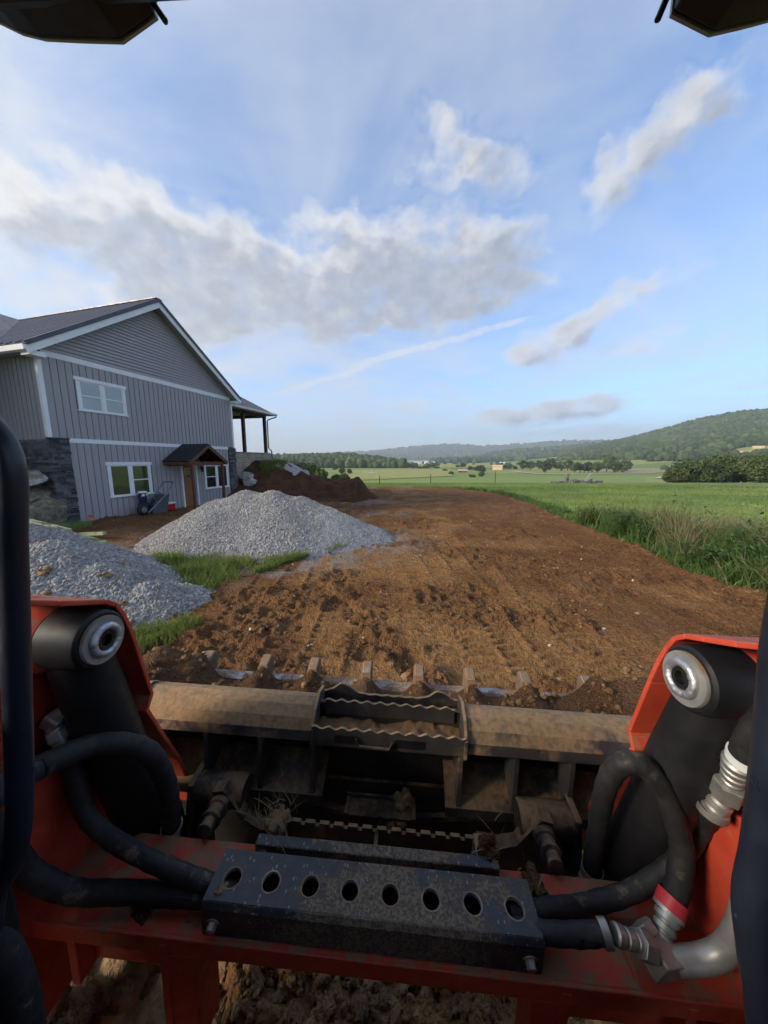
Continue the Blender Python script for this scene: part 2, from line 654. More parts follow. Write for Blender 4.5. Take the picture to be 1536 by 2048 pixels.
def guard_paint():
    """chipped navy paint: pale flecks, straw-coloured dust drifted on in patches"""
    m, t, b = material('navy_paint')
    co = coords(t)
    col = t.mix(t.noise(co, 14.0, 4.0, 0.6), (0.012, 0.014, 0.021), (0.023, 0.026, 0.036))
    vor = t.node('ShaderNodeTexVoronoi', feature='F1')
    t.put(vor.inputs['Vector'], t.mapping(co, rot=(0, 0, R(20)), scale=(1.0, 0.45, 1.0)))
    vor.inputs['Scale'].default_value = 210.0
    cs = t.node('ShaderNodeSeparateColor')
    t.put(cs.inputs[0], vor.outputs['Color'])
    fleck = t.math('MULTIPLY', t.range(vor.outputs['Distance'], 0.34, 0.22), t.range(cs.outputs[0], 0.72, 0.78))
    sx = t.node('ShaderNodeSeparateXYZ')
    t.put(sx.inputs[0], co)
    mid = t.range(t.math('ABSOLUTE', t.math('SUBTRACT', sx.outputs[0], 0.03)), 0.25, 0.02, -0.04, 0.16)
    d = t.math('ADD', t.noise(co, 13.0, 8.0, 0.72), mid)
    fine = t.noise(co, 190.0, 3.0, 0.6)
    mud = t.math('MULTIPLY', t.range(d, 0.47, 0.62), t.range(fine, 0.30, 0.62, 0.15, 1.0))
    film = t.math('MULTIPLY', t.range(t.noise(co, 45.0, 6.0, 0.7), 0.35, 0.75), 0.22)
    col = t.mix(film, col, (0.13, 0.12, 0.11))
    col = t.mix(t.math('MULTIPLY', fleck, 0.7), col, (0.30, 0.29, 0.27))
    col = t.mix(t.math('MULTIPLY', mud, 0.8), col, t.mix(fine, (0.14, 0.10, 0.06), (0.30, 0.225, 0.14)))
    t.put(b.inputs['Base Color'], col)
    t.put(b.inputs['Roughness'], t.range(t.math('ADD', mud, film), 0.0, 0.6, 0.42, 0.95))
    bump(t, b, t.math('ADD', t.math('MULTIPLY', mud, 0.8), t.math('MULTIPLY', fine, 0.25)), 0.5, 0.002)
    return m


guard_paint()
simple('navy_clean', (0.010, 0.013, 0.024), (0.016, 0.02, 0.034), 9, 0.38, 0, 0.05, 120, 0.001, 0.5, ((0.25, 0.24, 0.22), 0.10, 22.0))
simple('black_paint', (0.008, 0.008, 0.010), (0.014, 0.014, 0.016), 9, 0.52, 0, 0.05, 120, 0.001, 0.3, (MUD, 0.02, 9.0))
simple('rubber', (0.012, 0.012, 0.014), (0.024, 0.023, 0.024), 26, 0.66, 0, 0.55, 330, 0.0012, 0.35, ((0.12, 0.095, 0.07), 0.22, 24.0))
simple('bucket_steel', (0.045, 0.045, 0.055), (0.10, 0.085, 0.075), 12, 0.5, 0.35, 0.25, 70, 0.002, 0.5, ((0.30, 0.19, 0.095), 0.70, 9.0))
simple('bucket_dark', (0.022, 0.021, 0.023), (0.045, 0.038, 0.033), 12, 0.55, 0.2, 0.2, 70, 0.002, 0.5, (MUD, 0.50, 10.0))
simple('worn_steel', (0.24, 0.24, 0.24), (0.36, 0.36, 0.35), 26, 0.58, 0.5, 0.2, 140, 0.001, 0.5, ((0.20, 0.12, 0.06), 0.62, 9.0))
simple('edge_steel', (0.42, 0.43, 0.45), (0.55, 0.56, 0.58), 26, 0.5, 0.5, 0.1, 140, 0.001, 0.5, ((0.20, 0.12, 0.06), 0.55, 13.0))
simple('zinc', (0.28, 0.275, 0.25), (0.42, 0.415, 0.385), 30, 0.50, 0.75, 0.1, 160, 0.0006, 0.5, (MUD, 0.12, 16.0))
simple('galv_pipe', (0.33, 0.32, 0.29), (0.43, 0.42, 0.38), 20, 0.50, 0.55, 0.05, 160, 0.0006, 0.5, (MUD, 0.10, 16.0))
simple('muddy_steel', (0.10, 0.082, 0.07), (0.19, 0.125, 0.078), 16, 0.8, 0.1, 0.5, 60, 0.003, 0.3, ((0.19, 0.105, 0.052), 0.75, 12.0))
simple('weld', (0.40, 0.41, 0.43), (0.56, 0.57, 0.59), 60, 0.50, 0.85, 0.5, 180, 0.002, 0.5)
simple('red_band', (0.42, 0.02, 0.03), (0.5, 0.03, 0.04), 20, 0.5)
simple('tape_white', (0.6, 0.62, 0.62), (0.7, 0.72, 0.72), 20, 0.5)
simple('lamp_black', (0.006, 0.006, 0.007), (0.010, 0.010, 0.011), 12, 0.45)
simple('lens', (0.35, 0.38, 0.38), (0.45, 0.48, 0.48), 12, 0.15)
simple('clod_soil', (0.16, 0.098, 0.05), (0.28, 0.18, 0.092), 14, 0.95, 0, 0.8, 60, 0.01, 0.2)
simple('tan_mud', (0.17, 0.108, 0.058), (0.34, 0.225, 0.12), 9, 0.95, 0, 1.0, 30, 0.03, 0.2)

SID = 0.16
simple('siding', (0.318, 0.300, 0.314), (0.345, 0.326, 0.340), 3, 0.55, 0, 0.08, 60, 0.002, 0.4)
simple('siding_gap', (0.085, 0.083, 0.09), (0.10, 0.098, 0.105), 3, 0.6)
simple('trim_white', (0.70, 0.71, 0.72), (0.78, 0.78, 0.79), 3, 0.5, 0, 0.04, 60, 0.002, 0.4)
simple('roof_metal', (0.060, 0.053, 0.063), (0.08, 0.071, 0.084), 2, 0.42, 0.35, 0.04, 20, 0.002)
simple('roof_seam_lit', (0.20, 0.185, 0.205), (0.25, 0.23, 0.25), 2, 0.42, 0.3)  # paler than the roof metal: highlights along the seams put into the colour
simple('shingle', (0.014, 0.014, 0.017), (0.028, 0.027, 0.030), 30, 0.9, 0, 0.6, 60, 0.006, 0.3)
simple('soffit', (0.26, 0.26, 0.27), (0.30, 0.30, 0.31), 2, 0.6)
simple('cedar', (0.085, 0.030, 0.016), (0.13, 0.048, 0.024), 9, 0.6, 0, 0.15, 50, 0.003, 0.4)
simple('door_wood', (0.20, 0.085, 0.030), (0.30, 0.13, 0.05), 9, 0.5, 0, 0.1, 50, 0.003, 0.4)
simple('post_brown', (0.050, 0.022, 0.018), (0.075, 0.034, 0.027), 9, 0.6, 0, 0.1, 50, 0.003, 0.4)
simple('ledge_stone', (0.055, 0.056, 0.064), (0.145, 0.145, 0.158), 9, 0.85, 0, 0.7, 24, 0.02, 0.3, None, rand=0.5)
simple('mortar', (0.020, 0.020, 0.024), (0.03, 0.03, 0.034), 9, 0.95)
simple('deck_wood', (0.24, 0.21, 0.16), (0.40, 0.34, 0.25), 3, 0.85, 0, 0.3, 30, 0.005, 0.3)
simple('boulder', (0.20, 0.195, 0.19), (0.46, 0.455, 0.44), 4.5, 0.9, 0, 1.0, 18, 0.05, 0.3, ((0.20, 0.15, 0.095), 0.40, 3.0))
simple('boulder_mossy', (0.13, 0.115, 0.09), (0.34, 0.30, 0.235), 5.0, 0.9, 0, 1.0, 16, 0.06, 0.3, ((0.14, 0.105, 0.065), 0.50, 3.5))
simple('treated_wood', (0.30, 0.34, 0.18), (0.46, 0.50, 0.30), 5, 0.8, 0, 0.3, 40, 0.003, 0.3, ((0.10, 0.075, 0.04), 0.40, 8.0))
simple('poly_black', (0.020, 0.023, 0.030), (0.032, 0.036, 0.045), 6, 0.45)
simple('handle_grey', (0.14, 0.15, 0.16), (0.20, 0.21, 0.22), 9, 0.5)
simple('cooler_blue', (0.010, 0.012, 0.075), (0.016, 0.018, 0.10), 6, 0.45)
simple('cooler_red', (0.33, 0.012, 0.018), (0.40, 0.018, 0.025), 6, 0.4)
simple('plastic_white', (0.72, 0.72, 0.72), (0.80, 0.80, 0.80), 6, 0.4)
simple('orange_flag', (0.75, 0.09, 0.02), (0.85, 0.12, 0.03), 6, 0.6)
simple('bark', (0.045, 0.034, 0.026), (0.085, 0.066, 0.05), 7, 0.95, 0, 0.6, 20, 0.03)
simple('pole_wood', (0.20, 0.17, 0.13), (0.28, 0.24, 0.19), 3, 0.9)
simple('barn_red', (0.24, 0.045, 0.03), (0.30, 0.06, 0.04), 0.5, 0.8)
simple('barn_roof', (0.36, 0.37, 0.38), (0.45, 0.46, 0.47), 0.4, 0.5)
simple('barn_white', (0.62, 0.63, 0.63), (0.70, 0.70, 0.70), 0.4, 0.7)
simple('tan_metal', (0.52, 0.38, 0.22), (0.60, 0.45, 0.27), 0.4, 0.6)
simple('dark_wall', (0.06, 0.06, 0.06), (0.20, 0.20, 0.19), 2.0, 0.9, 0, 0.5, 8, 0.03)
simple('far_road', (0.42, 0.38, 0.31), (0.50, 0.46, 0.38), 0.05, 0.95)


def glass_mat(name, col, rough=0.03):
    m, t, b = material(name)
    co = coords(t)
    f = t.noise(co, 1.3, 2.0, 0.5)
    t.put(b.inputs['Base Color'], t.mix(f, col, [x * 0.7 for x in col]))
    b.inputs['Roughness'].default_value = rough
    b.inputs['Specular IOR Level'].default_value = 0.9
    b.inputs['Coat Weight'].default_value = 0.6
    b.inputs['Coat Roughness'].default_value = 0.02
    bump(t, b, f, 0.03, 0.05)
    return m


glass_mat('pane_blind', (0.30, 0.34, 0.36))
glass_mat('pane_green_reflect', (0.055, 0.075, 0.035))  # green base colour paints in the reflection of the field
glass_mat('pane_dark', (0.02, 0.022, 0.022))


def leaf_mat(name, c0, c1, trans=0.25, rough=0.6):
    m, t, b = material(name)
    at = t.node('ShaderNodeAttribute', attribute_name='tint')
    oi = t.node('ShaderNodeObjectInfo')
    col = t.mix(at.outputs['Fac'], c0, c1)
    hs = t.node('ShaderNodeHueSaturation')
    t.put(hs.inputs['Color'], col)
    t.put(hs.inputs['Hue'], t.range(oi.outputs['Random'], 0, 1, 0.485, 0.515, smooth=False))
    t.put(hs.inputs['Value'], t.range(oi.outputs['Random'], 0, 1, 0.8, 1.2, smooth=False))
    t.put(b.inputs['Base Color'], hs.outputs[0])
    b.inputs['Roughness'].default_value = rough
    b.inputs['Specular IOR Level'].default_value = 0.25
    tr = t.node('ShaderNodeBsdfTranslucent')
    t.put(tr.inputs['Color'], hs.outputs[0])
    mx = t.node('ShaderNodeMixShader')
    mx.inputs[0].default_value = trans
    t.l.new(b.outputs[0], mx.inputs[1])
    t.l.new(tr.outputs[0], mx.inputs[2])
    t.l.new(mx.outputs[0], t.n['Material Output'].inputs['Surface'])
    return m


leaf_mat('leaf_oak', (0.050, 0.078, 0.024), (0.155, 0.190, 0.062))
leaf_mat('leaf_dark', (0.036, 0.060, 0.022), (0.105, 0.140, 0.048))
leaf_mat('leaf_light', (0.060, 0.095, 0.022), (0.12, 0.16, 0.045))
leaf_mat('leaf_greyish', (0.055, 0.065, 0.040), (0.10, 0.11, 0.065))
leaf_mat('grass_blade', (0.11, 0.175, 0.036), (0.29, 0.37, 0.095), 0.4)
leaf_mat('field_blade', (0.095, 0.175, 0.042), (0.26, 0.34, 0.095), 0.35)
leaf_mat('weed_leaf', (0.036, 0.076, 0.019), (0.11, 0.18, 0.045), 0.3)
leaf_mat('weed_dry', (0.13, 0.105, 0.06), (0.26, 0.21, 0.12), 0.2)
leaf_mat('straw', (0.20, 0.16, 0.08), (0.34, 0.28, 0.16), 0.1)


def scatter_mat(name, stops, rough=0.9, spec=0.25, bs=0.5, bscale=30.0):
    """stones and clods placed by geometry nodes: tone from the instance's own 'tint'"""
    m, t, b = material(name)
    at = t.node('ShaderNodeAttribute', attribute_name='tint', attribute_type='INSTANCER')
    col = t.ramp(at.outputs['Fac'], stops)
    co = coords(t)
    f = t.noise(co, 2.5, 3.0, 0.6)
    col = t.mix(t.range(f, 0.3, 0.75, 0, 0.35), col, (0.08, 0.07, 0.06))
    t.put(b.inputs['Base Color'], col)
    b.inputs['Roughness'].default_value = rough
    b.inputs['Specular IOR Level'].default_value = spec
    return m


scatter_mat('gravel_stone', [(0, (0.17, 0.162, 0.15)), (0.45, (0.31, 0.298, 0.28)), (0.8, (0.44, 0.425, 0.40)), (1, (0.62, 0.60, 0.57))])
scatter_mat('clod', [(0, (0.095, 0.050, 0.022)), (0.5, (0.180, 0.099, 0.042)), (0.85, (0.27, 0.150, 0.066)), (1, (0.36, 0.215, 0.10))])
scatter_mat('pebble', [(0, (0.22, 0.17, 0.12)), (0.5, (0.40, 0.33, 0.26)), (1, (0.60, 0.56, 0.50))])


def far_crown_mat(name, stops):
    m, t, b = material(name)
    at = t.node('ShaderNodeAttribute', attribute_name='tint', attribute_type='INSTANCER')
    col = t.ramp(at.outputs['Fac'], stops)
    co = coords(t)
    f = t.noise(co, 2.2, 4.0, 0.7)
    col = t.mix(t.range(f, 0.3, 0.7, 0.0, 0.7), col, t.mix(1.0, col, (0.45, 0.5, 0.5), 'MULTIPLY'))
    t.put(b.inputs['Base Color'], col)
    b.inputs['Roughness'].default_value = 0.9
    b.inputs['Specular IOR Level'].default_value = 0.1
    bump(t, b, t.noise(co, 3.5, 5.0, 0.7), 1.0, 0.5)
    return m


far_crown_mat('crown_far', [(0, (0.034, 0.054, 0.022)), (0.5, (0.072, 0.106, 0.040)), (0.85, (0.125, 0.165, 0.06)), (1, (0.19, 0.205, 0.09))])


# geometry-node scatter for what nobody could count
def scatter_tree(name, mat, sub, rough_amt, nscale=1.1, smooth=False):
    g = bpy.data.node_groups.new(name, 'GeometryNodeTree')
    g.interface.new_socket('Geometry', in_out='INPUT', socket_type='NodeSocketGeometry')
    g.interface.new_socket('Geometry', in_out='OUTPUT', socket_type='NodeSocketGeometry')
    N, L = g.nodes, g.links
    gi, go = N.new('NodeGroupInput'), N.new('NodeGroupOutput')
    join = N.new('GeometryNodeJoinGeometry')
    for k in range(4):
        ico = N.new('GeometryNodeMeshIcoSphere')
        ico.inputs['Subdivisions'].default_value = sub
        ico.inputs['Radius'].default_value = 1.0
        pos = N.new('GeometryNodeInputPosition')
        off = N.new('ShaderNodeVectorMath')
        off.operation = 'ADD'
        off.inputs[1].default_value = (k * 7.3, k * 3.1, -k * 5.7)
        L.new(pos.outputs[0], off.inputs[0])
        nz = N.new('ShaderNodeTexNoise')
        nz.inputs['Scale'].default_value = nscale
        nz.inputs['Detail'].default_value = 3.0
        nz.inputs['Roughness'].default_value = 0.65
        L.new(off.outputs[0], nz.inputs['Vector'])
        sub_ = N.new('ShaderNodeVectorMath')
        sub_.operation = 'SUBTRACT'
        sub_.inputs[1].default_value = (0.5, 0.5, 0.5)
        L.new(nz.outputs['Color'], sub_.inputs[0])
        scl = N.new('ShaderNodeVectorMath')
        scl.operation = 'SCALE'
        scl.inputs['Scale'].default_value = rough_amt
        L.new(sub_.outputs[0], scl.inputs[0])
        sp = N.new('GeometryNodeSetPosition')
        L.new(ico.outputs['Mesh'], sp.inputs['Geometry'])
        L.new(scl.outputs[0], sp.inputs['Offset'])
        ss = N.new('GeometryNodeSetShadeSmooth')
        ss.inputs['Shade Smooth'].default_value = smooth
        L.new(sp.outputs[0], ss.inputs['Geometry'])
        sm = N.new('GeometryNodeSetMaterial')
        sm.inputs['Material'].default_value = mat
        L.new(ss.outputs[0], sm.inputs['Geometry'])
        gti = N.new('GeometryNodeGeometryToInstance')
        L.new(sm.outputs[0], gti.inputs[0])
        L.new(gti.outputs[0], join.inputs[0])
    iop = N.new('GeometryNodeInstanceOnPoints')
    L.new(gi.outputs[0], iop.inputs['Points'])
    L.new(join.outputs[0], iop.inputs['Instance'])
    iop.inputs['Pick Instance'].default_value = True
    rv = N.new('FunctionNodeRandomValue')
    rv.data_type = 'INT'
    rv.inputs['Min'].default_value = 0
    rv.inputs['Max'].default_value = 3
    for o in rv.outputs:
        if o.enabled and o.type == 'INT':
            L.new(o, iop.inputs['Instance Index'])
    for an, sock in (('rot', 'Rotation'), ('scl', 'Scale')):
        na = N.new('GeometryNodeInputNamedAttribute')
        na.data_type = 'FLOAT_VECTOR'
        na.inputs['Name'].default_value = an
        src = [o for o in na.outputs if o.enabled and o.name == 'Attribute'][0]
        if sock == 'Rotation':
            er = N.new('FunctionNodeEulerToRotation')
            L.new(src, er.inputs[0])
            L.new(er.outputs[0], iop.inputs['Rotation'])
        else:
            L.new(src, iop.inputs['Scale'])
    L.new(iop.outputs[0], go.inputs[0])
    return g


def scatter(name, tree, pts, scl, tint, parent=None, rot=None, kind='stuff'):
    n = len(pts)
    me = bpy.data.meshes.new(name)
    me.vertices.add(n)
    me.vertices.foreach_set('co', np.asarray(pts, np.float32).ravel())
    if rot is None:
        rot = rng.uniform(0, 6.283, (n, 3))
    for an, arr in (('rot', rot), ('scl', scl)):
        a = me.attributes.new(an, 'FLOAT_VECTOR', 'POINT')
        a.data.foreach_set('vector', np.asarray(arr, np.float32).ravel())
    a = me.attributes.new('tint', 'FLOAT', 'POINT')
    a.data.foreach_set('value', np.asarray(tint, np.float32))
    o = bpy.data.objects.new(name, me)
    COL.objects.link(o)
    if parent is not None:
        o.parent = parent
    md = o.modifiers.new('scatter', 'NODES')
    md.node_group = tree
    if kind:
        o['kind'] = kind
    return o


STONES = scatter_tree('stones', MATS['gravel_stone'], 2, 0.9)
CLODS = scatter_tree('clods', MATS['clod'], 3, 1.5, 1.9)
PEBBLES = scatter_tree('pebbles', MATS['pebble'], 2, 0.6)
CROWNS = scatter_tree('crowns', MATS['crown_far'], 3, 0.75, smooth=False)


# ------------------------------------------------------------------ terrain
YARD = [(-10.6, -5), (-10.6, 10.9), (-8.2, 18.6), (-6.0, 24), (-2.0, 33), (2.5, 33.5), (6.2, 31.0), (8.2, 24), (8.0, 19), (7.6, 15.6),
        (6.8, 11.4), (6.55, 9.1), (6.45, 7.8), (6.15, 6.65), (5.85, 5.7), (6.1, 5.0), (6.6, 3.4), (7.0, -5)]


def terrain(x, y):
    x, y = np.asarray(x, float), np.asarray(y, float)
    yy = np.clip(y, 0, None)
    z = np.where(yy < 61.5, -0.000542 * yy * yy, -2.05 - 0.0667 * (yy - 61.5) - 0.0004 * (yy - 61.5) ** 2)
    z = np.where(yy > 61.5, -10 + np.log1p(np.exp(np.clip((z + 10) * 1.5, -40, 40))) / 1.5, z)
    z = z + 0.10 * (fbm(x / 6, y / 6, 3, 3) - 0.5) * sstep(8, 20, np.hypot(x, y))
    r = np.hypot(x, y)
    z = z + 2.2 * (fbm(x / 160, y / 160, 3, 8) - 0.5) * sstep(150, 500, r)
    z = z + 1.9 * sstep(-11.2, -13.6, x) * sstep(15, 11.5, y)                     # bank held by the boulders
    z = z + 9.0 * sstep(-16, -70, x) * sstep(90, 40, y)                           # hillside behind the house
    z = z + 2.1 * sstep(-5.5, -9.0, x) * sstep(18.5, 21.5, y) * sstep(46, 26, y)  # upper yard by the porch
    return z


def ground_material():
    m, t, b = material('grass_ground')
    p = coords(t, 'World')
    s = t.node('ShaderNodeSeparateXYZ')
    t.put(s.inputs[0], p)
    rr = t.vmath('LENGTH', p)
    f1 = t.noise(p, 0.35, 6.0, 0.62)
    f2 = t.noise(p, 7.0, 6.0, 0.7)
    near = t.mix(t.range(f1, 0.3, 0.72), (0.115, 0.165, 0.055), (0.19, 0.235, 0.085))
    near = t.mix(t.range(f2, 0.35, 0.75, 0, 0.6), near, (0.22, 0.24, 0.10))
    # open valley: plots of differing crops, warm sunlight put into their colours
    q = t.mapping(p, rot=(0, 0, R(24)), scale=(0.0052, 0.0105, 0.0))
    wob = t.vmath('ADD', q, t.vmath('SCALE', t.noise(q, 1.3, 3.0, 0.5, out='Color'), scale=0.35))
    cell = t.node('ShaderNodeTexVoronoi', feature='F1')
    t.put(cell.inputs['Vector'], wob)
    cell.inputs['Scale'].default_value = 1.0
    cs = t.node('ShaderNodeSeparateColor')
    t.put(cs.inputs[0], cell.outputs['Color'])
    plots = t.ramp(cs.outputs[0], [(0.0, (0.18, 0.235, 0.07)), (0.25, (0.25, 0.28, 0.09)), (0.45, (0.14, 0.20, 0.065)), (0.62, (0.30, 0.295, 0.115)), (0.8, (0.20, 0.26, 0.08)), (1.0, (0.27, 0.25, 0.125))], 'CONSTANT')
    streak = t.noise(t.mapping(p, rot=(0, 0, R(24)), scale=(0.01, 0.12, 0)), 1.0, 5.0, 0.6)
    plots = t.mix(t.range(streak, 0.3, 0.7, 0, 0.35), plots, (0.15, 0.195, 0.07))
    col = t.mix(t.range(rr, 110, 190), near, plots)
    t.put(b.inputs['Base Color'], col)
    b.inputs['Roughness'].default_value = 0.95
    b.inputs['Specular IOR Level'].default_value = 0.1
    bump(t, b, t.math('ADD', f2, t.noise(p, 0.9, 4.0, 0.7)), 0.7, 0.12)
    return m


def build_ground():
    az = np.radians(np.linspace(-180, 180, 721)[:-1])
    r = np.concatenate([[0.0], np.geomspace(0.3, 9500, 270)])
    A, RR = np.meshgrid(az, r, indexing='xy')
    X, Y = RR * np.sin(A), RR * np.cos(A)
    Z = terrain(X, Y)
    d = poly_dist(X, Y, YARD)
    ins = in_poly(X, Y, YARD)
    Z = Z - np.where(ins, 0.16 * sstep(0.1, 0.8, d), 0)          # the graded yard lies on top here
    nr, na = X.shape
    idx = np.arange(nr * na).reshape(nr, na)
    a, b_ = idx[:-1, :], idx[1:, :]
    F = np.stack([a, np.roll(a, -1, 1), np.roll(b_, -1, 1), b_], -1).reshape(-1, 4)
    return np_mesh('ground', np.stack([X, Y, Z], -1).reshape(-1, 3), F, ground_material(), smooth=True, kind='structure')


build_ground()


def roughness(x, y):
    """1 where the soil is freshly turned and crumbly, 0 where it is packed"""
    k = fbm(x / 1.1, y / 0.8, 4, 51) + 0.05 * sstep(1.5, -0.5, x) - 0.05 * sstep(1.0, 3.0, x) + 0.10 * sstep(1.0, 0.2, np.abs(np.hypot(x - 5.6, y - 6) - 1.0)) * (x > 4)
    return sstep(0.47, 0.60, k)


def track_prints(x, y):
    """where rubber tracks ran side by side, and the bars their lugs left"""
    u = x - 0.55 - 0.28 * np.sin(y * 0.17 + 0.4) + 0.0022 * y * y + 0.5 * (fbm(x / 2.2, y / 4.0, 2, 97) - 0.5)
    k = u / 0.44
    idx = np.floor(k)
    w = np.abs(k - idx - 0.5)
    ph = _hash(idx, idx * 0 + 3, 5) * 6.283
    m = sstep(0.49, 0.40, w)
    m = m * (1 - 0.75 * roughness(x, y)) * sstep(0.36, 0.48, fbm(x / 1.5, y / 2.6, 3, 77) + 0.13 * sstep(0.2, 1.6, x) - 0.06 * sstep(0.0, -1.5, x))
    lug = sstep(-0.2, 0.3, np.sin(y * 2 * np.pi / 0.135 + ph + 3.0 * w + 1.6 * fbm(x * 2, y * 2, 2, 71)))
    berm = sstep(0.38, 0.48, w) * sstep(0.46, 0.62, fbm(x / 0.9 + 7, y / 1.8, 3, 78) + 0.05 * sstep(0.2, 1.6, x)) * (0.4 + fbm(x / .25, y / .25, 2, 83))
    return m, lug, berm


def yard_relief(x, y):
    """graded, tracked-over soil: lumps, crumbs and the cleat prints of the tracks"""
    h = 0.07 * (fbm(x / 1.7, y / 1.7, 3, 21) - 0.5)
    rough = roughness(x, y)
    c = fbm(x / 0.30, y / 0.30, 4, 31, 0.6)
    h = h + (0.014 + 0.072 * rough) * (sstep(0.40, 0.66, c) - 0.35)
    c2 = fbm(x / 0.085, y / 0.085, 3, 41, 0.6)
    h = h + (0.010 + 0.034 * rough) * (sstep(0.40, 0.68, c2) - 0.4)
    h = h + 0.012 * (fbm(x / 0.03, y / 0.03, 2, 61) - 0.5)
    lane = x - 0.10 * np.sin(y * 0.3) - 0.002 * y * y
    h = h + 0.045 * (fbm(lane / 0.16, y / 2.2, 3, 88) - 0.5) * sstep(0.3, 0.6, fbm(x / 2, y / 3, 2, 89))
    m, lug, berm = track_prints(x, y)
    return h * (1 - 0.75 * m) + 0.020 * berm + m * (0.036 * lug - 0.026) * (0.6 + 0.8 * fbm(x / .4, y / .4, 2, 79))


def yard_masks(x, y):
    tan = (1 - 0.85 * roughness(x, y)) * sstep(0.40, 0.74, fbm(x / 1.1 + 3, y / 1.6, 4, 81) + 0.30 * np.exp(-((x - 0.2 - 0.05 * y) / 1.3) ** 2) - 0.12 * sstep(1.5, 4, x))
    grav = np.exp(-(((x + 1.2) / 1.2) ** 2 + ((y - 17.5) / 1.6) ** 2)) + np.exp(-(((x - 0.2) / 0.8) ** 2 + ((y - 13) / 0.7) ** 2))
    grav = grav + 0.9 * np.exp(-(((x + 1.55 - 0.75 * (y - 6.2)) / 0.22) ** 2 + ((y - 6.3) / 0.9) ** 2)) + .8 * sstep(.6, 0, np.abs(np.hypot((x + 3) / 2.9, (y - 8.4) / 2.0) - 1.05))
    return tan, np.clip(grav, 0, 1) * sstep(0.35, 0.6, fbm(x / .3, y / .3, 3, 91))


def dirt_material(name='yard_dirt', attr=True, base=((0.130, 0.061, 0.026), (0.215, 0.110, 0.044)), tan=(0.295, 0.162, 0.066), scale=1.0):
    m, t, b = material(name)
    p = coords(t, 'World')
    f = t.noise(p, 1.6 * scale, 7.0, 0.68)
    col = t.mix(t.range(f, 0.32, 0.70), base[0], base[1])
    f3 = t.noise(p, 19.0 * scale, 5.0, 0.7)
    if attr:
        ta = t.node('ShaderNodeAttribute', attribute_name='tan').outputs['Fac']
        k = t.math('MULTIPLY', ta, t.range(t.noise(p, 5.0, 6.0, 0.7), 0.30, 0.62, 0.25, 1.0))
        col = t.mix(k, col, tan)
        gr = t.node('ShaderNodeAttribute', attribute_name='grav').outputs['Fac']
        vr = t.voronoi(p, 34.0)
        col = t.mix(t.math('MULTIPLY', gr, t.range(f3, 0.3, 0.6)), col, t.mix(t.range(vr, 0.0, 0.6), (0.42, 0.42, 0.42), (0.22, 0.22, 0.22)))
    col = t.mix(t.range(f3, 0.35, 0.75, 0.0, 0.45), col, t.mix(1.0, col, (0.50, 0.46, 0.42), 'MULTIPLY'))
    cr = t.voronoi(t.vmath('ADD', p, t.vmath('SCALE', t.noise(p, 9.0, 3.0, 0.6, out='Color'), scale=0.06)), 21.0 * scale)
    cr2 = t.voronoi(p, 58.0 * scale)
    t.put(b.inputs['Base Color'], col)
    t.put(b.inputs['Roughness'], t.range(f3, 0.2, 0.8, 0.8, 1.0))
    b.inputs['Specular IOR Level'].default_value = 0.15
    h = t.math('ADD', t.math('MULTIPLY', t.noise(p, 40.0 * scale, 6.0, 0.7), 0.5), t.math('MULTIPLY', t.noise(p, 10.0 * scale, 5.0, 0.65), 1.0))
    h = t.math('SUBTRACT', h, t.math('MULTIPLY_ADD', cr, 0.5, t.math('MULTIPLY', cr2, 0.45)))
    bump(t, b, h, 1.0, 0.045)
    return m


def yard_height(x, y):
    d = poly_dist(x, y, YARD)
    ins = in_poly(x, y, YARD)
    edge = np.where(ins, sstep(0.0, 0.45, d), -sstep(0, .5, d))
    lip = 0.05 * np.exp(-((d - 0.35) / 0.25) ** 2) * ins
    return terrain(x, y) - 0.09 + 0.12 * edge + lip + yard_relief(x, y) * np.where(ins, 0.25 + 0.75 * sstep(0, 0.5, d), 0.25)


def build_yard():
    az = np.radians(np.linspace(-66, 66, 440))
    r = np.concatenate([np.geomspace(0.45, 12, 800), np.geomspace(12.1, 37, 120)])
    A, RR = np.meshgrid(az, r, indexing='xy')
    X, Y = RR * np.sin(A), RR * np.cos(A)
    # ragged outline
    jx = X + 0.5 * (fbm(X / .7, Y / .7, 3, 5) - .5)
    jy = Y + 0.5 * (fbm(X / .7 + 9, Y / .7, 3, 6) - .5)
    keep = in_poly(jx, jy, YARD)
    Z = yard_height(X, Y)
    tan, grav = yard_masks(X, Y)
    nr, na = X.shape
    idx = np.arange(nr * na).reshape(nr, na)
    F = np.stack([idx[:-1, :-1], idx[:-1, 1:], idx[1:, 1:], idx[1:, :-1]], -1).reshape(-1, 4)
    kf = keep.ravel()[F].any(1)
    F = F[kf][:, ::-1]
    used, inv = np.unique(F, return_inverse=True)
    F = inv.reshape(F.shape)
    V = np.stack([X, Y, Z], -1).reshape(-1, 3)[used]
    o = np_mesh('dirt_yard', V, F, dirt_material(), smooth=True, attrs={'tan': tan.ravel()[used], 'grav': grav.ravel()[used]}, kind='structure')
    return o


build_yard()

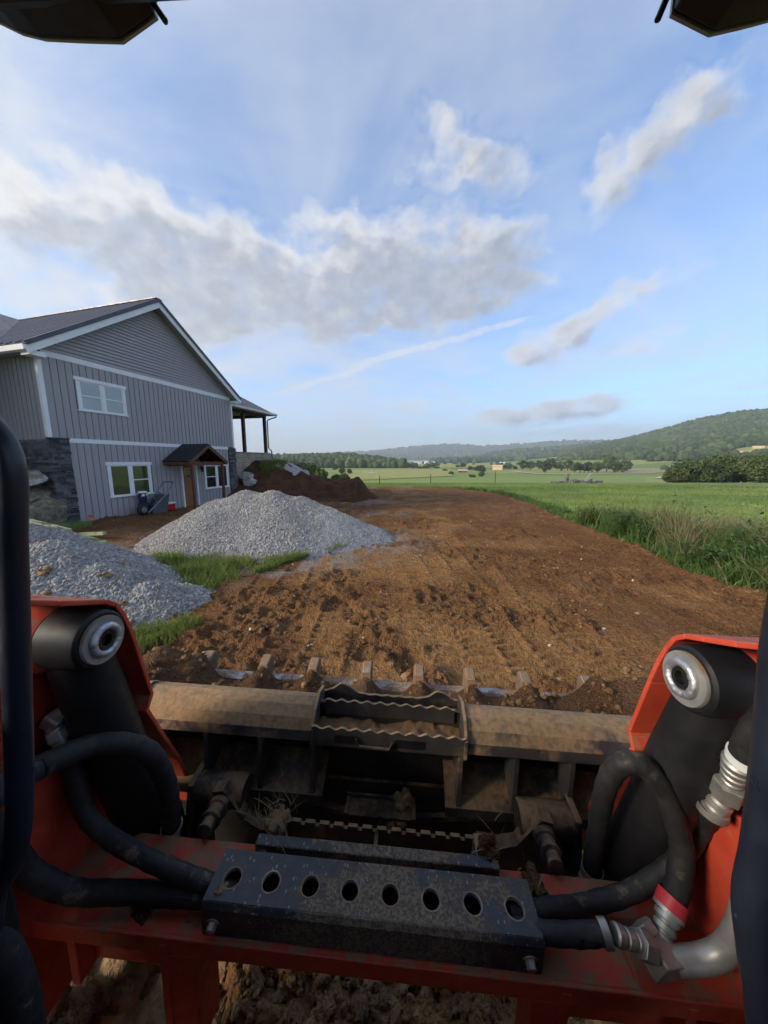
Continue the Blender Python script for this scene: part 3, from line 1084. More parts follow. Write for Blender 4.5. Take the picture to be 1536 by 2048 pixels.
# loose clods and pebbles on the yard
def yard_scatter():
    n = 46000
    r = np.concatenate([rng.uniform(0.45, 2.2, 3500), np.sqrt(rng.uniform(0.0, 1, n - 3500)) ** 1.6 * 17 + 0.8])
    a = np.radians(rng.uniform(-58, 58, n))
    x, y = r * np.sin(a), r * np.cos(a)
    ok = in_poly(x, y, YARD) & (0.40 + 0.16 * roughness(x, y) + rng.uniform(-.18, .18, n) + 0.3 * (r < 2.2) - 0.13 * track_prints(x, y)[0] > 0.48)
    x, y = x[ok], y[ok]
    n = len(x)
    s = 0.005 + 0.026 * rng.random(n) ** 4.5
    s = np.where(np.hypot(x, y) < 1.7, 0.005 + 0.020 * rng.random(n) ** 3.0, s)
    scl = np.stack([s * rng.uniform(.8, 1.6, n), s * rng.uniform(.7, 1.2, n), s * rng.uniform(.5, 1.0, n)], -1)
    tan, _ = yard_masks(x, y)
    tint = np.clip(rng.normal(0.30, 0.18, n) + 0.30 * tan - 0.12 * (np.hypot(x, y) < 1.7), 0, 1)
    rot = np.stack([rng.uniform(-.6, .6, n), rng.uniform(-.6, .6, n), rng.uniform(0, 6.28, n)], -1)
    o = scatter('dirt_clods', CLODS, np.stack([x, y, yard_height(x, y) + s * 0.15], -1), scl, tint, rot=rot)
    tag(o, 'loose brown clods strewn over the graded dirt yard', 'dirt clods')
    n = 750
    r = np.sqrt(rng.uniform(0.02, 1, n)) * 16
    a = np.radians(rng.uniform(-55, 58, n))
    x, y = r * np.sin(a), r * np.cos(a)
    ok = in_poly(x, y, YARD)
    x, y = x[ok], y[ok]
    n = len(x)
    s = 0.006 + 0.016 * rng.random(n) ** 3
    scl = np.stack([s * 1.3, s, s * .7], -1)
    o = scatter('pebbles', PEBBLES, np.stack([x, y, yard_height(x, y) + s * .2], -1), scl, rng.random(n))
    tag(o, 'pale pebbles scattered on the brown dirt', 'pebbles')


yard_scatter()


# ------------------------------------------------------------------ hills and woods
def polar(az, r):
    return r * math.sin(R(az)), r * math.cos(R(az))


class Hill:
    def __init__(self, crest, rc, r0, base=-10.0, power=1.5, drop=8.0):
        self.az = np.array([c[0] for c in crest])
        self.el = np.array([c[1] for c in crest])
        self.rc, self.r0, self.base, self.power, self.drop = rc, r0, base, power, drop

    def z(self, az, r):
        el = np.interp(az, self.az, self.el)
        zc = EYE + self.rc * np.tan(np.radians(el)) - self.drop
        t = np.clip((r - self.r0) / (self.rc - self.r0), 0, 1)
        back = np.clip((r - self.rc) / (self.rc - self.r0), 0, 1)
        x, y = r * np.sin(np.radians(az)), r * np.cos(np.radians(az))
        sc_ = (self.rc - self.r0) / 5
        und = (fbm(x / sc_, y / sc_, 4, int(self.rc) % 97) - 0.5) * 0.16 * (zc - self.base) * np.sin(np.pi * t) ** 0.7
        return self.base + (zc - self.base) * t ** self.power - back ** 1.2 * (zc - self.base) * 0.8 + und * 1.4

    def find(self, az, el, lo=None, hi=None):
        """the point of the slope seen from the yard at that bearing and height angle"""
        r = np.linspace(lo or self.r0, hi or self.rc, 160)
        z = self.z(np.full(160, float(az)), r)
        k = int(np.argmin(np.abs(np.degrees(np.arctan2(z - EYE, r)) - el)))
        x, y = polar(az, r[k])
        return x, y, float(z[k]), float(r[k])

    def mesh(self, name, mat, na=220, nr=70):
        a = np.linspace(self.az[0], self.az[-1], na)
        r = np.concatenate([np.linspace(self.r0, self.rc, nr), self.rc + (self.rc - self.r0) * np.linspace(0.05, 0.8, 14)])
        A, RR = np.meshgrid(a, r, indexing='xy')
        Z = self.z(A, RR)
        edge = sstep(self.az[0], self.az[0] + 3, A)
        Z = self.base - 3 + (Z - self.base + 3) * edge
        X, Y = RR * np.sin(np.radians(A)), RR * np.cos(np.radians(A))
        nr_, na_ = X.shape
        idx = np.arange(nr_ * na_).reshape(nr_, na_)
        F = np.stack([idx[:-1, :-1], idx[1:, :-1], idx[1:, 1:], idx[:-1, 1:]], -1).reshape(-1, 4)
        return np_mesh(name, np.stack([X, Y, Z], -1).reshape(-1, 3), F[:, ::-1], mat, smooth=True, kind='structure')


def hill_material():
    m, t, b = material('wooded_slope')
    p = coords(t, 'World')
    f = t.noise(p, 0.012, 6.0, 0.65)
    g = t.noise(p, 0.12, 5.0, 0.7)
    col = t.mix(t.range(f, 0.35, 0.7), (0.045, 0.070, 0.028), (0.075, 0.105, 0.04))
    col = t.mix(t.range(g, 0.35, 0.7, 0, 0.6), col, (0.032, 0.05, 0.022))
    s = t.node('ShaderNodeSeparateXYZ')
    t.put(s.inputs[0], p)
    plot = t.node('ShaderNodeTexVoronoi', feature='F1')
    t.put(plot.inputs['Vector'], t.mapping(p, rot=(0, 0, R(20)), scale=(0.004, 0.009, 0.0)))
    plot.inputs['Scale'].default_value = 1.0
    pc = t.node('ShaderNodeSeparateColor')
    t.put(pc.inputs[0], plot.outputs['Color'])
    crop = t.ramp(pc.outputs[0], [(0.0, (0.18, 0.24, 0.07)), (0.4, (0.27, 0.27, 0.10)), (0.7, (0.15, 0.22, 0.07)), (1.0, (0.29, 0.25, 0.13))], 'CONSTANT')
    col = t.mix(t.range(s.outputs[2], 9.0, 4.0), col, crop)          # tilled foot of the hills
    t.put(b.inputs['Base Color'], col)
    b.inputs['Roughness'].default_value = 0.95
    b.inputs['Specular IOR Level'].default_value = 0.1
    bump(t, b, g, 0.6, 4.0)
    return m


HM = hill_material()
far_ridge = Hill([(-60, 0.2), (-40, 0.3), (-20.34, 0.48), (-14.09, 0.74), (-9.99, 0.92), (-6.64, 1.09), (-2.39, 1.35), (1.02, 1.69), (4.0, 2.02), (6.96, 2.26), (11.51, 2.47), (13.95, 2.29), (15.95, 2.11), (19.8, 2.22), (22.74, 2.4), (26.24, 2.64), (29.55, 2.7), (32.07, 2.56), (36.14, 2.51), (60, 2.4)], 5600, 3600, drop=12)
mid_ridge = Hill([(8.0, -0.6), (9.54, -0.3), (11.19, 0.0), (13.63, 0.2), (16.01, 0.65), (19.09, 1.28), (22.79, 1.63), (26.3, 1.81), (29.6, 2.05), (32.69, 2.4), (36.12, 2.7), (60, 3.0)], 2700, 1700, drop=9)
right_hill = Hill([(19, -0.2), (22.13, 0.3), (26.36, 0.98), (29.63, 1.68), (32.69, 2.33), (34.99, 2.82), (37.67, 3.51), (40.62, 4.36), (42.87, 5.05), (44.99, 5.44), (46.59, 5.56), (48.32, 5.6), (56, 6.1), (66, 5.6), (80, 4.5)], 1900, 620, power=1.45, drop=9)
left_wood = Hill([(-75, 0.5), (-27.49, 0.38), (-21.83, 0.47), (-18.82, 0.56), (-15.69, 0.73), (-12.46, 0.83), (-10.0, 0.83), (-7.48, 1.09), (-4.95, 0.84), (-0.69, 0.30), (1.2, 0.0), (2.6, -0.5), (3.6, -0.9)], 900, 520, power=1.2, drop=9)
far_ridge.mesh('far_hill', HM, 260, 40)
mid_ridge.mesh('middle_hill', HM, 160, 50)
right_hill.mesh('wooded_hill', HM, 260, 120)
left_wood.mesh('low_hill', HM, 200, 40)

CLEARINGS = [[(37.3, 0.47), (40.0, 0.84), (43.3, 1.17), (43.6, 0.60), (41.0, 0.2), (38.0, -0.1)],
             [(23.0, 0.31), (28.4, 0.6), (28.8, 0.15), (23.0, -0.16)],
             [(45.2, 0.95), (46.8, 1.45), (50, 1.7), (50, 0.4), (46.5, 0.2), (45.2, 0.4)],
             [(33.0, -0.25), (50.0, 0.12), (50.0, -1.6), (33.0, -1.9)],
             [(16.0, -0.30), (24.0, 0.02), (33.0, 0.10), (38.5, 0.10), (38.5, -2.5), (16.0, -2.5)]]


def wood(name, label, hill, az0, az1, n, rad, r_lo, r_hi, tint0=0.42):
    u = rng.random(n)
    r = np.sqrt(r_lo ** 2 + u * (r_hi ** 2 - r_lo ** 2))
    az = rng.uniform(az0, az1, n)
    z = hill.z(az, r)
    el = np.degrees(np.arctan2(z - EYE, r))
    ok = np.ones(n, bool)
    for c in CLEARINGS:
        ok &= ~in_poly(az, el, c)
    az, r, z = az[ok], r[ok], z[ok]
    n = len(r)
    x, y = r * np.sin(np.radians(az)), r * np.cos(np.radians(az))
    s = rad * rng.uniform(0.7, 1.35, n)
    hgt = s * rng.uniform(0.9, 1.4, n)
    pts = np.stack([x, y, z + hgt * 0.75], -1)
    scl = np.stack([s, s * rng.uniform(.85, 1.15, n), hgt], -1)
    tint = np.clip(rng.normal(tint0, 0.2, n) + 0.5 * (fbm(x / (rad * 14), y / (rad * 14), 3, 15) - .5), 0, 1)
    rot = np.stack([np.zeros(n), np.zeros(n), rng.uniform(0, 6.28, n)], -1)
    o = scatter(name, CROWNS, pts, scl, tint, rot=rot)
    tag(o, label, 'forest')
    return o


wood('forest', 'hazy forest on the farthest blue ridge', far_ridge, -26, 36, 9000, 19, 4000, 5650)
wood('forest', 'dark woods on the middle ridge behind the farm fields', mid_ridge, 8, 36, 5200, 10.5, 1720, 2720)
wood('forest', 'dense green forest covering the tall hillside at right', right_hill, 19, 56, 27000, 5.6, 640, 1910)
wood('forest', 'wooded rise behind the dirt bank left of the valley', left_wood, -30, 3.3, 5200, 5.4, 530, 920)


# ------------------------------------------------------------------ fields, lanes
def sheet(name, pts, zfun, mat, lift):
    P = [(x, y, zfun(x, y) + lift) for x, y in pts]
    mb = MB()
    mb.add(P, [tuple(range(len(P)))])
    o = mb.build(name, mat)
    if o.data.polygons[0].normal.z < 0:
        o.data.flip_normals()
    o['kind'] = 'structure'
    return o


def field_mat(name, c0, c1, ang, sx, sy):
    m, t, b = material(name)
    p = coords(t, 'World')
    f = t.noise(t.mapping(p, rot=(0, 0, R(ang)), scale=(sx, sy, 0)), 1.0, 5.0, 0.6)
    f2 = t.noise(p, 0.35, 4.0, 0.65)
    col = t.mix(t.range(f, 0.3, 0.7), c0, c1)
    col = t.mix(t.range(f2, 0.35, 0.75, 0, 0.3), col, (0.09, 0.12, 0.045))
    t.put(b.inputs['Base Color'], col)
    b.inputs['Roughness'].default_value = 0.95
    b.inputs['Specular IOR Level'].default_value = 0.1
    return m


FM_Y = field_mat('hay_field', (0.25, 0.27, 0.085), (0.34, 0.325, 0.12), 10, 0.015, 0.2)  # hay tones brightened to carry the sunlight on the far fields
FM_T = field_mat('tan_field', (0.25, 0.22, 0.12), (0.36, 0.30, 0.17), 75, 0.012, 0.1)
FM_G = field_mat('green_field', (0.15, 0.23, 0.06), (0.20, 0.29, 0.085), 30, 0.01, 0.08)


def tz(x, y):
    return float(terrain(np.array([x]), np.array([y]))[0])


def draped(name, quad, mat, lift, n=24):
    """a field or lane laid over the valley floor"""
    q = [np.array(p, float) for p in quad]
    V, F = [], []
    for i in range(n + 1):
        for j in range(n + 1):
            u, v = i / n, j / n
            p = q[0] * (1 - u) * (1 - v) + q[1] * u * (1 - v) + q[2] * u * v + q[3] * (1 - u) * v
            V.append((p[0], p[1]))
    V = np.array(V)
    z = terrain(V[:, 0], V[:, 1]) + lift
    for i in range(n):
        for j in range(n):
            a = i * (n + 1) + j
            F.append((a, a + 1, a + n + 2, a + n + 1))
    F = np.array(F)
    o = np_mesh(name, np.column_stack([V, z]), F, mat, smooth=True, kind='structure')
    if o.data.polygons[0].normal.z < 0:
        o.data.flip_normals()
    return o


draped('hay_field', [(-48, 405), (95, 470), (52, 253), (-20, 197)], FM_Y, 0.35)
draped('stubble_field', [(235, 324), (620, 900), (616, 625), (325, 352)], FM_T, 0.35)
draped('pasture', [(67, 541), (189, 541), (520, 1400), (125, 1162)], FM_Y, 0.4)
draped('farm_lane', [(152, 386), (143, 302), (138, 300), (146, 386)], MATS['far_road'], 0.5, 12)
draped('farm_lane', [(138, 304), (262, 322), (262, 313), (138, 296)], MATS['far_road'], 0.55, 16)
draped('farm_lane', [(178, 219), (240, 279), (240, 270), (182, 215)], MATS['far_road'], 0.5, 12)
draped('farm_lane', [(-22, 330), (-10, 300), (-5, 302), (-19, 334)], MATS['far_road'], 0.6, 12)


def hill_field(name, poly, mat, n=26):
    a0, a1 = min(p[0] for p in poly), max(p[0] for p in poly)
    rs = []
    V, F = [], []
    for i in range(n + 1):
        az = a0 + (a1 - a0) * i / n
        els = []
        for k in range(len(poly)):
            (xa, ea), (xb, eb) = poly[k], poly[(k + 1) % len(poly)]
            if (xa - az) * (xb - az) <= 0 and xa != xb:
                els.append(ea + (eb - ea) * (az - xa) / (xb - xa))
        r_lo = right_hill.find(az, min(els), hi=1500)[3]
        r_hi = right_hill.find(az, max(els), hi=1500)[3]
        for j in range(9):
            r = r_lo + (r_hi - r_lo) * j / 8
            x, y = polar(az, r)
            V.append((x, y, float(right_hill.z(np.array([az]), np.array([r]))[0]) + 1.2))
    for i in range(n):
        for j in range(8):
            a = i * 9 + j
            F.append((a, a + 1, a + 10, a + 9))
    o = np_mesh(name, V, F, mat, smooth=True, kind='structure')
    if o.data.polygons[0].normal.z < 0:
        o.data.flip_normals()
    return o


hill_field('hillside_field', CLEARINGS[0], FM_G)
hill_field('hillside_field', CLEARINGS[1], FM_G)
hill_field('hillside_field', CLEARINGS[2], FM_Y)


# ------------------------------------------------------------------ trees
def crown_arrays(h, w, seed, clumps, leaves, leaf, low=0.22, flat=1.0):
    """leaf-sized quads gathered in clumps through an uneven crown"""
    g = np.random.default_rng(seed)
    n = clumps
    u = g.normal(size=(n, 3))
    u /= np.linalg.norm(u, axis=1)[:, None]
    rad = g.uniform(0.35, 1.0, n) ** 0.55
    lump = 0.78 + 0.5 * (noise3(u, 1.6, seed) - 0.5) * 2
    c = u * (rad * lump)[:, None]
    zc = h * (low + (1 - low) * 0.5)
    C = np.stack([c[:, 0] * w, c[:, 1] * w, zc + c[:, 2] * h * (1 - low) * 0.52 * flat], -1)
    cs = w * g.uniform(0.16, 0.34, n)
    k = leaves
    L = g.normal(size=(n, k, 3))
    L /= np.linalg.norm(L, axis=2)[:, :, None]
    L *= (g.uniform(0.3, 1.0, (n, k)) ** 0.5)[:, :, None]
    P = (C[:, None, :] + L * cs[:, None, None] * np.array([1, 1, 0.75])).reshape(-1, 3)
    m = len(P)
    a = g.normal(size=(m, 3))
    a /= np.linalg.norm(a, axis=1)[:, None]
    nrm = L.reshape(-1, 3) + g.normal(size=(m, 3)) * 0.6 + np.array([0, 0, 0.4])
    nrm /= np.linalg.norm(nrm, axis=1)[:, None]
    t1 = np.cross(nrm, a)
    t1 /= np.linalg.norm(t1, axis=1)[:, None]
    t2 = np.cross(nrm, t1)
    s = leaf * g.uniform(0.6, 1.3, m)[:, None]
    V = np.stack([P - t1 * s, P - t2 * s * .6, P + t1 * s, P + t2 * s * .6], 1).reshape(-1, 3)
    F = np.arange(4 * m).reshape(m, 4)
    tint = np.clip(np.repeat(g.uniform(0.15, 0.75, n), k) + g.normal(0, 0.16, m), 0, 1)
    return V, F, np.repeat(tint, 4)


def trunk_mb(h, w, seed, low):
    g = random.Random(seed)
    mb = MB()
    r = max(0.09, h * 0.024)
    top = h * (low + 0.35)
    mb.tube([(0, 0, -0.4), (g.uniform(-.05, .05) * w, g.uniform(-.05, .05) * w, top * 0.5), (g.uniform(-.1, .1) * w, g.uniform(-.1, .1) * w, top)], [r * 1.25, r * 0.9, r * 0.4], 8)
    for i in range(5):
        a = 6.283 * i / 5 + g.uniform(-.4, .4)
        z0 = h * (low * 0.75 + 0.06 * i)
        mb.tube([(0, 0, z0), (math.cos(a) * w * .35, math.sin(a) * w * .35, z0 + h * .14), (math.cos(a) * w * .66, math.sin(a) * w * .66, z0 + h * .24)], [r * .55, r * .35, r * .15], 6)
    return mb


def tree(name, loc, h, w, seed, leafm, label, group, clumps=60, leaves=26, leaf=0.42, low=0.2, cat='tree'):
    e = empty(name, loc)
    tag(e, label, cat, group)
    trunk_mb(h, w, seed, low).build('trunk', MATS['bark'], e, smooth=40)
    V, F, t = crown_arrays(h, w, seed, clumps, leaves, leaf, low)
    np_mesh('crown', V, F, MATS[leafm], e, attrs={'tint': t})
    return e


NEAR = [((92.9, 100.0), 7.6, 6.1, 'broad bushy oak leftmost of the trees beyond the right field'),
        ((84.5, 96.0), 4.8, 3.4, 'small loose tree at the left foot of the oak group'),
        ((105.8, 104.0), 10.2, 6.6, 'tallest dark oak of the group beyond the right field'),
        ((97.5, 98.0), 6.4, 4.2, 'rounded oak squeezed between the broad oak and the tallest one'),
        ((108.6, 97.0), 8.2, 6.6, 'wide oak just right of the tallest oak beyond the field'),
        ((127.0, 112.0), 11.5, 6.5, 'tall oak cut by the right edge behind the group'),
        ((118.5, 112.0), 9.0, 5.6, 'oak standing behind the wide oak of the right group'),
        ((113.5, 95.0), 6.6, 5.2, 'low dark oak nearest the right edge of the picture')]
for i, ((x, y), h, w, lb) in enumerate(NEAR):
    tree('oak_tree', (x, y, tz(x, y) - 0.2), h, w, 100 + i, 'leaf_oak' if i % 3 else 'leaf_dark', lb, 'oaks beyond the right field', 150, 46, 0.34, 0.08)

NEARL = [((-18.0, 62.0), 3.6, 2.4, 'dark shrub tree just behind the gravelled bank top'),
         ((-16.7, 66.0), 4.4, 2.8, 'dark bushy tree above the middle of the dirt bank'),
         ((-15.6, 72.0), 4.4, 2.6, 'dark tree right of the bushy one above the bank'),
         ((-11.9, 62.0), 2.9, 1.7, 'lighter green tree at the low end of the dirt bank'),
         ((-23.5, 75.0), 4.2, 3.0, 'dark tree closest to the porch corner above the bank'),
         ((-8.6, 64.0), 1.6, 1.9, 'low shrub peeking over the dirt bank crest')]
for i, ((x, y), h, w, lb) in enumerate(NEARL):
    tree('shrub_tree', (x, y, tz(x, y) - 0.1), h, w, 140 + i, 'leaf_light' if i == 3 else 'leaf_dark', lb, 'trees behind the dirt bank', 70, 40, 0.20, 0.05)

MID = [(178.4, 426.9, 12.2, 5.8), (187.4, 426.9, 11.6, 5.1), (209.4, 450.7, 11.5, 4.7), (164.1, 337.6, 10.7, 5.1), (213.7, 426.9, 14.8, 5.8),
       (221.5, 426.9, 9.6, 5.1), (223.8, 405.5, 12.8, 5.5), (193.6, 337.6, 9.7, 4.1), (199.2, 337.6, 8.6, 3.0), (203.3, 337.6, 8.6, 3.0),
       (207.8, 337.6, 9.7, 4.6), (207.8, 324.0, 9.3, 4.9), (246.7, 368.4, 17.7, 9.4), (381.3, 541.2, 18.7, 8.9), (224.4, 324.0, 9.8, 6.3),
       (282.2, 386.1, 11.6, 5.2), (205.6, 386.1, 7.0, 2.9), (252.9, 352.3, 7.4, 4.8)]
MIDL = ['dark round tree leftmost in the farmstead row', 'second dark round tree from the left in the farmstead row', 'third tree of the farmstead row behind the greyish one',
        'greyish feathery tree in front of the farmstead row', 'tall green tree behind the greyish feathery one', 'dark tree just right of the greyish feathery one',
        'green tree left of the farmstead conifers', 'green tree beside the pale trunks of the farmstead', 'slim dark tree left of the two in the farmstead',
        'slim dark tree right of the two in the farmstead', 'dark tree between the slim ones and the yellowish tree', 'yellowish green tree at the front of the farmstead row',
        'largest tree of the farmstead row with a domed crown', 'light green tree behind the right end of the farmstead', 'dark low spreading tree in front of the largest one',
        'rightmost tree of the farmstead row', 'small shrub tree at the gap of the farmstead row', 'low dark bush at the foot of the rightmost tree']
for i, (x, y, h, w) in enumerate(MID):
    lm = {3: 'leaf_greyish', 4: 'leaf_light', 6: 'leaf_light', 11: 'leaf_light', 13: 'leaf_light'}.get(i, 'leaf_oak' if i % 2 else 'leaf_dark')
    tree('farm_tree', (x, y, tz(x, y) - 0.2), h * 1.2, w * 1.2, 200 + i, lm, MIDL[i], 'trees of the farmstead in the valley', 60, 26, 0.62, 0.12)

CEN = [(137.6, 580.0, 7.8, 6.1, 'dark tree on the far pasture above the red barn'), (128.1, 580.0, 4.4, 4.4, 'small dark tree beside the one above the red barn'),
       (108.0, 386.1, 6.4, 5.8, 'leafy tree left of the tan metal shed'), (96.1, 324.0, 8.8, 3.9, 'upright dark tree between barn and tan shed'),
       (74.3, 252.7, 3.4, 2.3, 'small round bush below the upright dark tree'), (63.3, 507.3, 3.8, 6.9, 'widest dark bush of the hedge below the white farm'),
       (53.4, 507.3, 3.0, 5.3, 'low middle bush of the hedge below the white farm'), (45.0, 507.3, 4.6, 4.6, 'left bush of the hedge below the white farm'),
       (33.5, 507.3, 6.9, 3.8, 'light tree in front of the white farm steeple'), (82.6, 523.7, 2.8, 5.5, 'flat dark bush right of the white farm hedge'),
       (70.9, 386.1, 2.3, 2.6, 'lone dark bush on the hay field edge left of the barn'), (58.4, 289.1, 2.4, 2.2, 'lone dark bush in front of the red barn'),
       (64.1, 241.3, 1.8, 2.6, 'low wide shrub on the near meadow before the red barn'), (173.6, 477.3, 6.5, 5.0, 'left dark tree beside the tan metal shed'),
       (180.8, 477.3, 7.9, 5.0, 'tall dark tree right of the tan metal shed'), (188.5, 477.3, 4.6, 3.6, 'small tree at the right end of the shed trees'), (110.4, 426.9, 5.1, 3.9, 'small tree behind the red barn at right')]
for i, (x, y, h, w, lb) in enumerate(CEN):
    tree('valley_tree', (x, y, tz(x, y) - 0.2), h * 1.05, w * 1.05, 240 + i, 'leaf_light' if i == 8 else 'leaf_dark', lb, 'scattered trees of the valley', 46, 22, 0.55, 0.03)
LEFT = [(-59.8, 405.5, 8.5, 4.3, 'single upright tree before the wooded rise'), (-36.6, 289.1, 6.4, 3.0, 'left one of two dark trees on the left hay field'),
        (-30.1, 289.1, 5.0, 2.4, 'right one of two dark trees on the left hay field'), (-30.8, 212.5, 3.2, 3.2, 'green bush just above the dirt bank crest')]
for i, (x, y, h, w, lb) in enumerate(LEFT):
    tree('valley_tree', (x, y, tz(x, y) - 0.2), h * 1.05, w * 1.05, 270 + i, 'leaf_dark', lb, 'scattered trees of the valley', 60, 26, 0.42, 0.03)
HEDGE = [(39.05, 0.0, 10, 9, 'left bush of the hedge on the right slope'), (39.8, 0.02, 8, 6, 'small second bush of the hedge on the right slope'), (40.75, 0.0, 8.5, 7, 'third bush of the hedge on the right slope'),
         (41.35, 0.05, 12, 6.5, 'tallest bush of the hedge on the right slope'), (37.95, 0.05, 9.5, 10, 'dark tree left of the tan slope field'), (42.3, 0.05, 9, 8.5, 'bush at the right part of the slope hedge'),
         (43.2, 0.05, 13, 8.5, 'tree at the right end of the slope hedge')]
for i, (az, el, h, w, lb) in enumerate(HEDGE):
    x, y, z, r = right_hill.find(az, el, hi=1300)
    tree('slope_tree', (x, y, z - 0.3), h, w, 280 + i, 'leaf_dark', lb, 'hedge trees on the right slope', 46, 22, 1.0, 0.03)
# broken tree belts along the far edge of the valley
nb = 900
az = rng.uniform(-6, 50, nb)
rr_ = rng.uniform(560, 1500, nb)
bel = fbm(az / 2.2, rr_ / 90, 3, 33)
ok = (bel > 0.60) & (az > 4) & ((az < 19) | (rr_ < 1100)) & ~((az > 33) & (rr_ > 600))
az, rr_ = az[ok], rr_[ok]
zz = np.where((az > 19), right_hill.z(az, rr_), terrain(rr_ * np.sin(np.radians(az)), rr_ * np.cos(np.radians(az))))
n_ = len(az)
s_ = rng.uniform(2.6, 5.5, n_)
o = scatter('tree_belt', CROWNS, np.stack([rr_ * np.sin(np.radians(az)), rr_ * np.cos(np.radians(az)), zz + s_ * .6], -1), np.stack([s_ * 1.2, s_ * 1.2, s_], -1), np.clip(rng.normal(.35, .2, n_), 0, 1), rot=np.stack([0 * s_, 0 * s_, s_ * 9], -1))
tag(o, 'broken tree belts along the far side of the valley fields', 'tree belt')


# ------------------------------------------------------------------ far buildings
def farm_building(name, loc, rz, sx, sy, wall_h, roof_h, wm, rm, label, cat='building', doors=1, windows=3):
    e = empty(name, loc, (0, 0, rz))
    tag(e, label, cat)
    MB().prism([(-sy / 2, 0), (sy / 2, 0), (sy / 2, wall_h), (0, wall_h + roof_h), (-sy / 2, wall_h)], 0, -sx / 2, sx / 2).build('wall', wm, e)
    k = 0.35
    sl = roof_h / (sy / 2)
    MB().strip([(-sy / 2 - k, wall_h - k * sl + 0.04), (0, wall_h + roof_h + 0.04), (sy / 2 + k, wall_h - k * sl + 0.04)], 0, -sx / 2 - k, sx / 2 + k, 0.2).build('roof', rm, e)
    for i in range(windows):
        x = -sx / 2 + sx * (i + 0.5) / windows
        MB().box((x, -sy / 2 - 0.03, wall_h * 0.58), (0.9, 0.1, 1.1)).build('window', MATS['pane_dark'], e)
    for i in range(doors):
        MB().box((sx / 2 + 0.03, 0, 1.2), (0.1, 2.0, 2.4)).build('door', MATS['pane_dark'], e)
    return e


def at_ground(x, y):
    return (x, y, tz(x, y))


farm_building('barn', at_ground(79.8, 337.6), R(-14), 9, 5, 1.9, 0.9, MATS['barn_red'], MATS['barn_roof'], 'low red barn with a grey roof in the middle of the valley', 'barn', 1, 2)
farm_building('metal_shed', at_ground(145.7, 426.9), R(-22), 12, 8, 4.6, 1.6, MATS['tan_metal'], MATS['tan_metal'], 'tan metal farm shed between dark trees', 'shed', 1, 0)
farm_building('long_barn', at_ground(385, 1090), R(-18), 30, 12, 4, 2.4, MATS['barn_white'], MATS['barn_white'], 'long pale barn far behind the tan shed', 'barn', 1, 0)
farm_building('farmhouse', at_ground(57.3, 790), R(8), 15, 8, 5.5, 2.4, MATS['barn_white'], MATS['barn_white'], 'white farmhouse left under the steeple', 'house', 1, 3)
farm_building('farmhouse', at_ground(84, 900), R(-8), 19, 10, 7, 3, MATS['barn_white'], MATS['barn_roof'], 'larger white farmhouse right of the steeple', 'house', 1, 3)
farm_building('outbuilding', at_ground(118.5, 1120), R(5), 16, 9, 6, 2.5, MATS['barn_white'], MATS['barn_roof'], 'white outbuilding right of the farmhouses', 'building', 1, 0)
farm_building('outbuilding', at_ground(146, 1150), R(12), 12, 9, 7, 2.5, MATS['barn_white'], MATS['barn_white'], 'small white outbuilding by the far trees', 'building', 1, 0)
farm_building('outbuilding', at_ground(191, 1300), R(3), 13, 9, 6, 2.5, MATS['barn_white'], MATS['barn_white'], 'last white outbuilding on the ridge of the pasture', 'building', 1, 0)
e = empty('church', at_ground(48.5, 860))
tag(e, 'white church with a pointed steeple on the valley edge', 'church')
MB().span((-3, -6, 0), (3, 6, 6)).build('wall', MATS['barn_white'], e)
MB().prism([(-3.4, 5.8), (3.4, 5.8), (0, 9)], 1, -6.3, 6.3).build('roof', MATS['barn_roof'], e)
MB().span((-1.6, -7.6, 0), (1.6, -5.6, 13)).build('tower', MATS['barn_white'], e)
MB().lathe([(2.1, 13), (0.05, 21)], (0, -6.6, 0), (0, 0, 1), 4, math.pi / 4).build('steeple', MATS['barn_white'], e)
for az, el, sx, lb, wm in ((46.7, 0.72, 15, 'pale house left on the right hillside', 'barn_white'), (47.85, 0.76, 16, 'pale house right on the right hillside', 'barn_white'), (48.1, 1.30, 26, 'long tan roofed house high on the right hillside', 'tan_metal')):
    x, y, z, r = right_hill.find(az, el, hi=1500)
    farm_building('hill_house', (x, y, z + 0.5), R(-48), sx * 0.6, 6, 3, 1.8, MATS[wm], MATS['tan_metal'], lb, 'house', 1, 3)
for x, y, h, lb in ((264.2, 337.6, 10.5, 'wooden utility pole on the tan field right of the farmstead'), (231, 288, 6.5, 'shorter utility pole beside the lane near the oaks'), (179, 330, 7.5, 'utility pole in front of the farmstead trees')):
    e = empty('utility_pole', at_ground(x, y))
    tag(e, lb, 'utility pole', 'utility poles in the valley')
    MB().rod((0, 0, -0.5), (0, 0, h), 0.17, 8).build('pole', MATS['pole_wood'], e)
    MB().box((0, 0, h - 0.7), (2.2, 0.14, 0.16), (0, 0, R(35))).build('crossarm', MATS['pole_wood'], e)
for x, y, h, lb in ((15.1, 45.0, 1.75, 'dark fence post in the meadow below the tan shed'), (5.9, 42.0, 1.2, 'thin post left in the meadow before the hay field'), (-0.6, 44.0, 1.1, 'thin post by the left end of the meadow')):
    e = empty('fence_post', at_ground(x, y))
    tag(e, lb, 'fence post')
    MB().tube([(0, 0, -0.3), (0.02, 0, h * .5), (0.0, 0.01, h)], [0.06, 0.055, 0.05], 8).build('post', MATS['bark'], e, smooth=40)
    MB().box((0, 0, h + .02), (0.16, 0.14, 0.04)).build('cap', MATS['bark'], e)
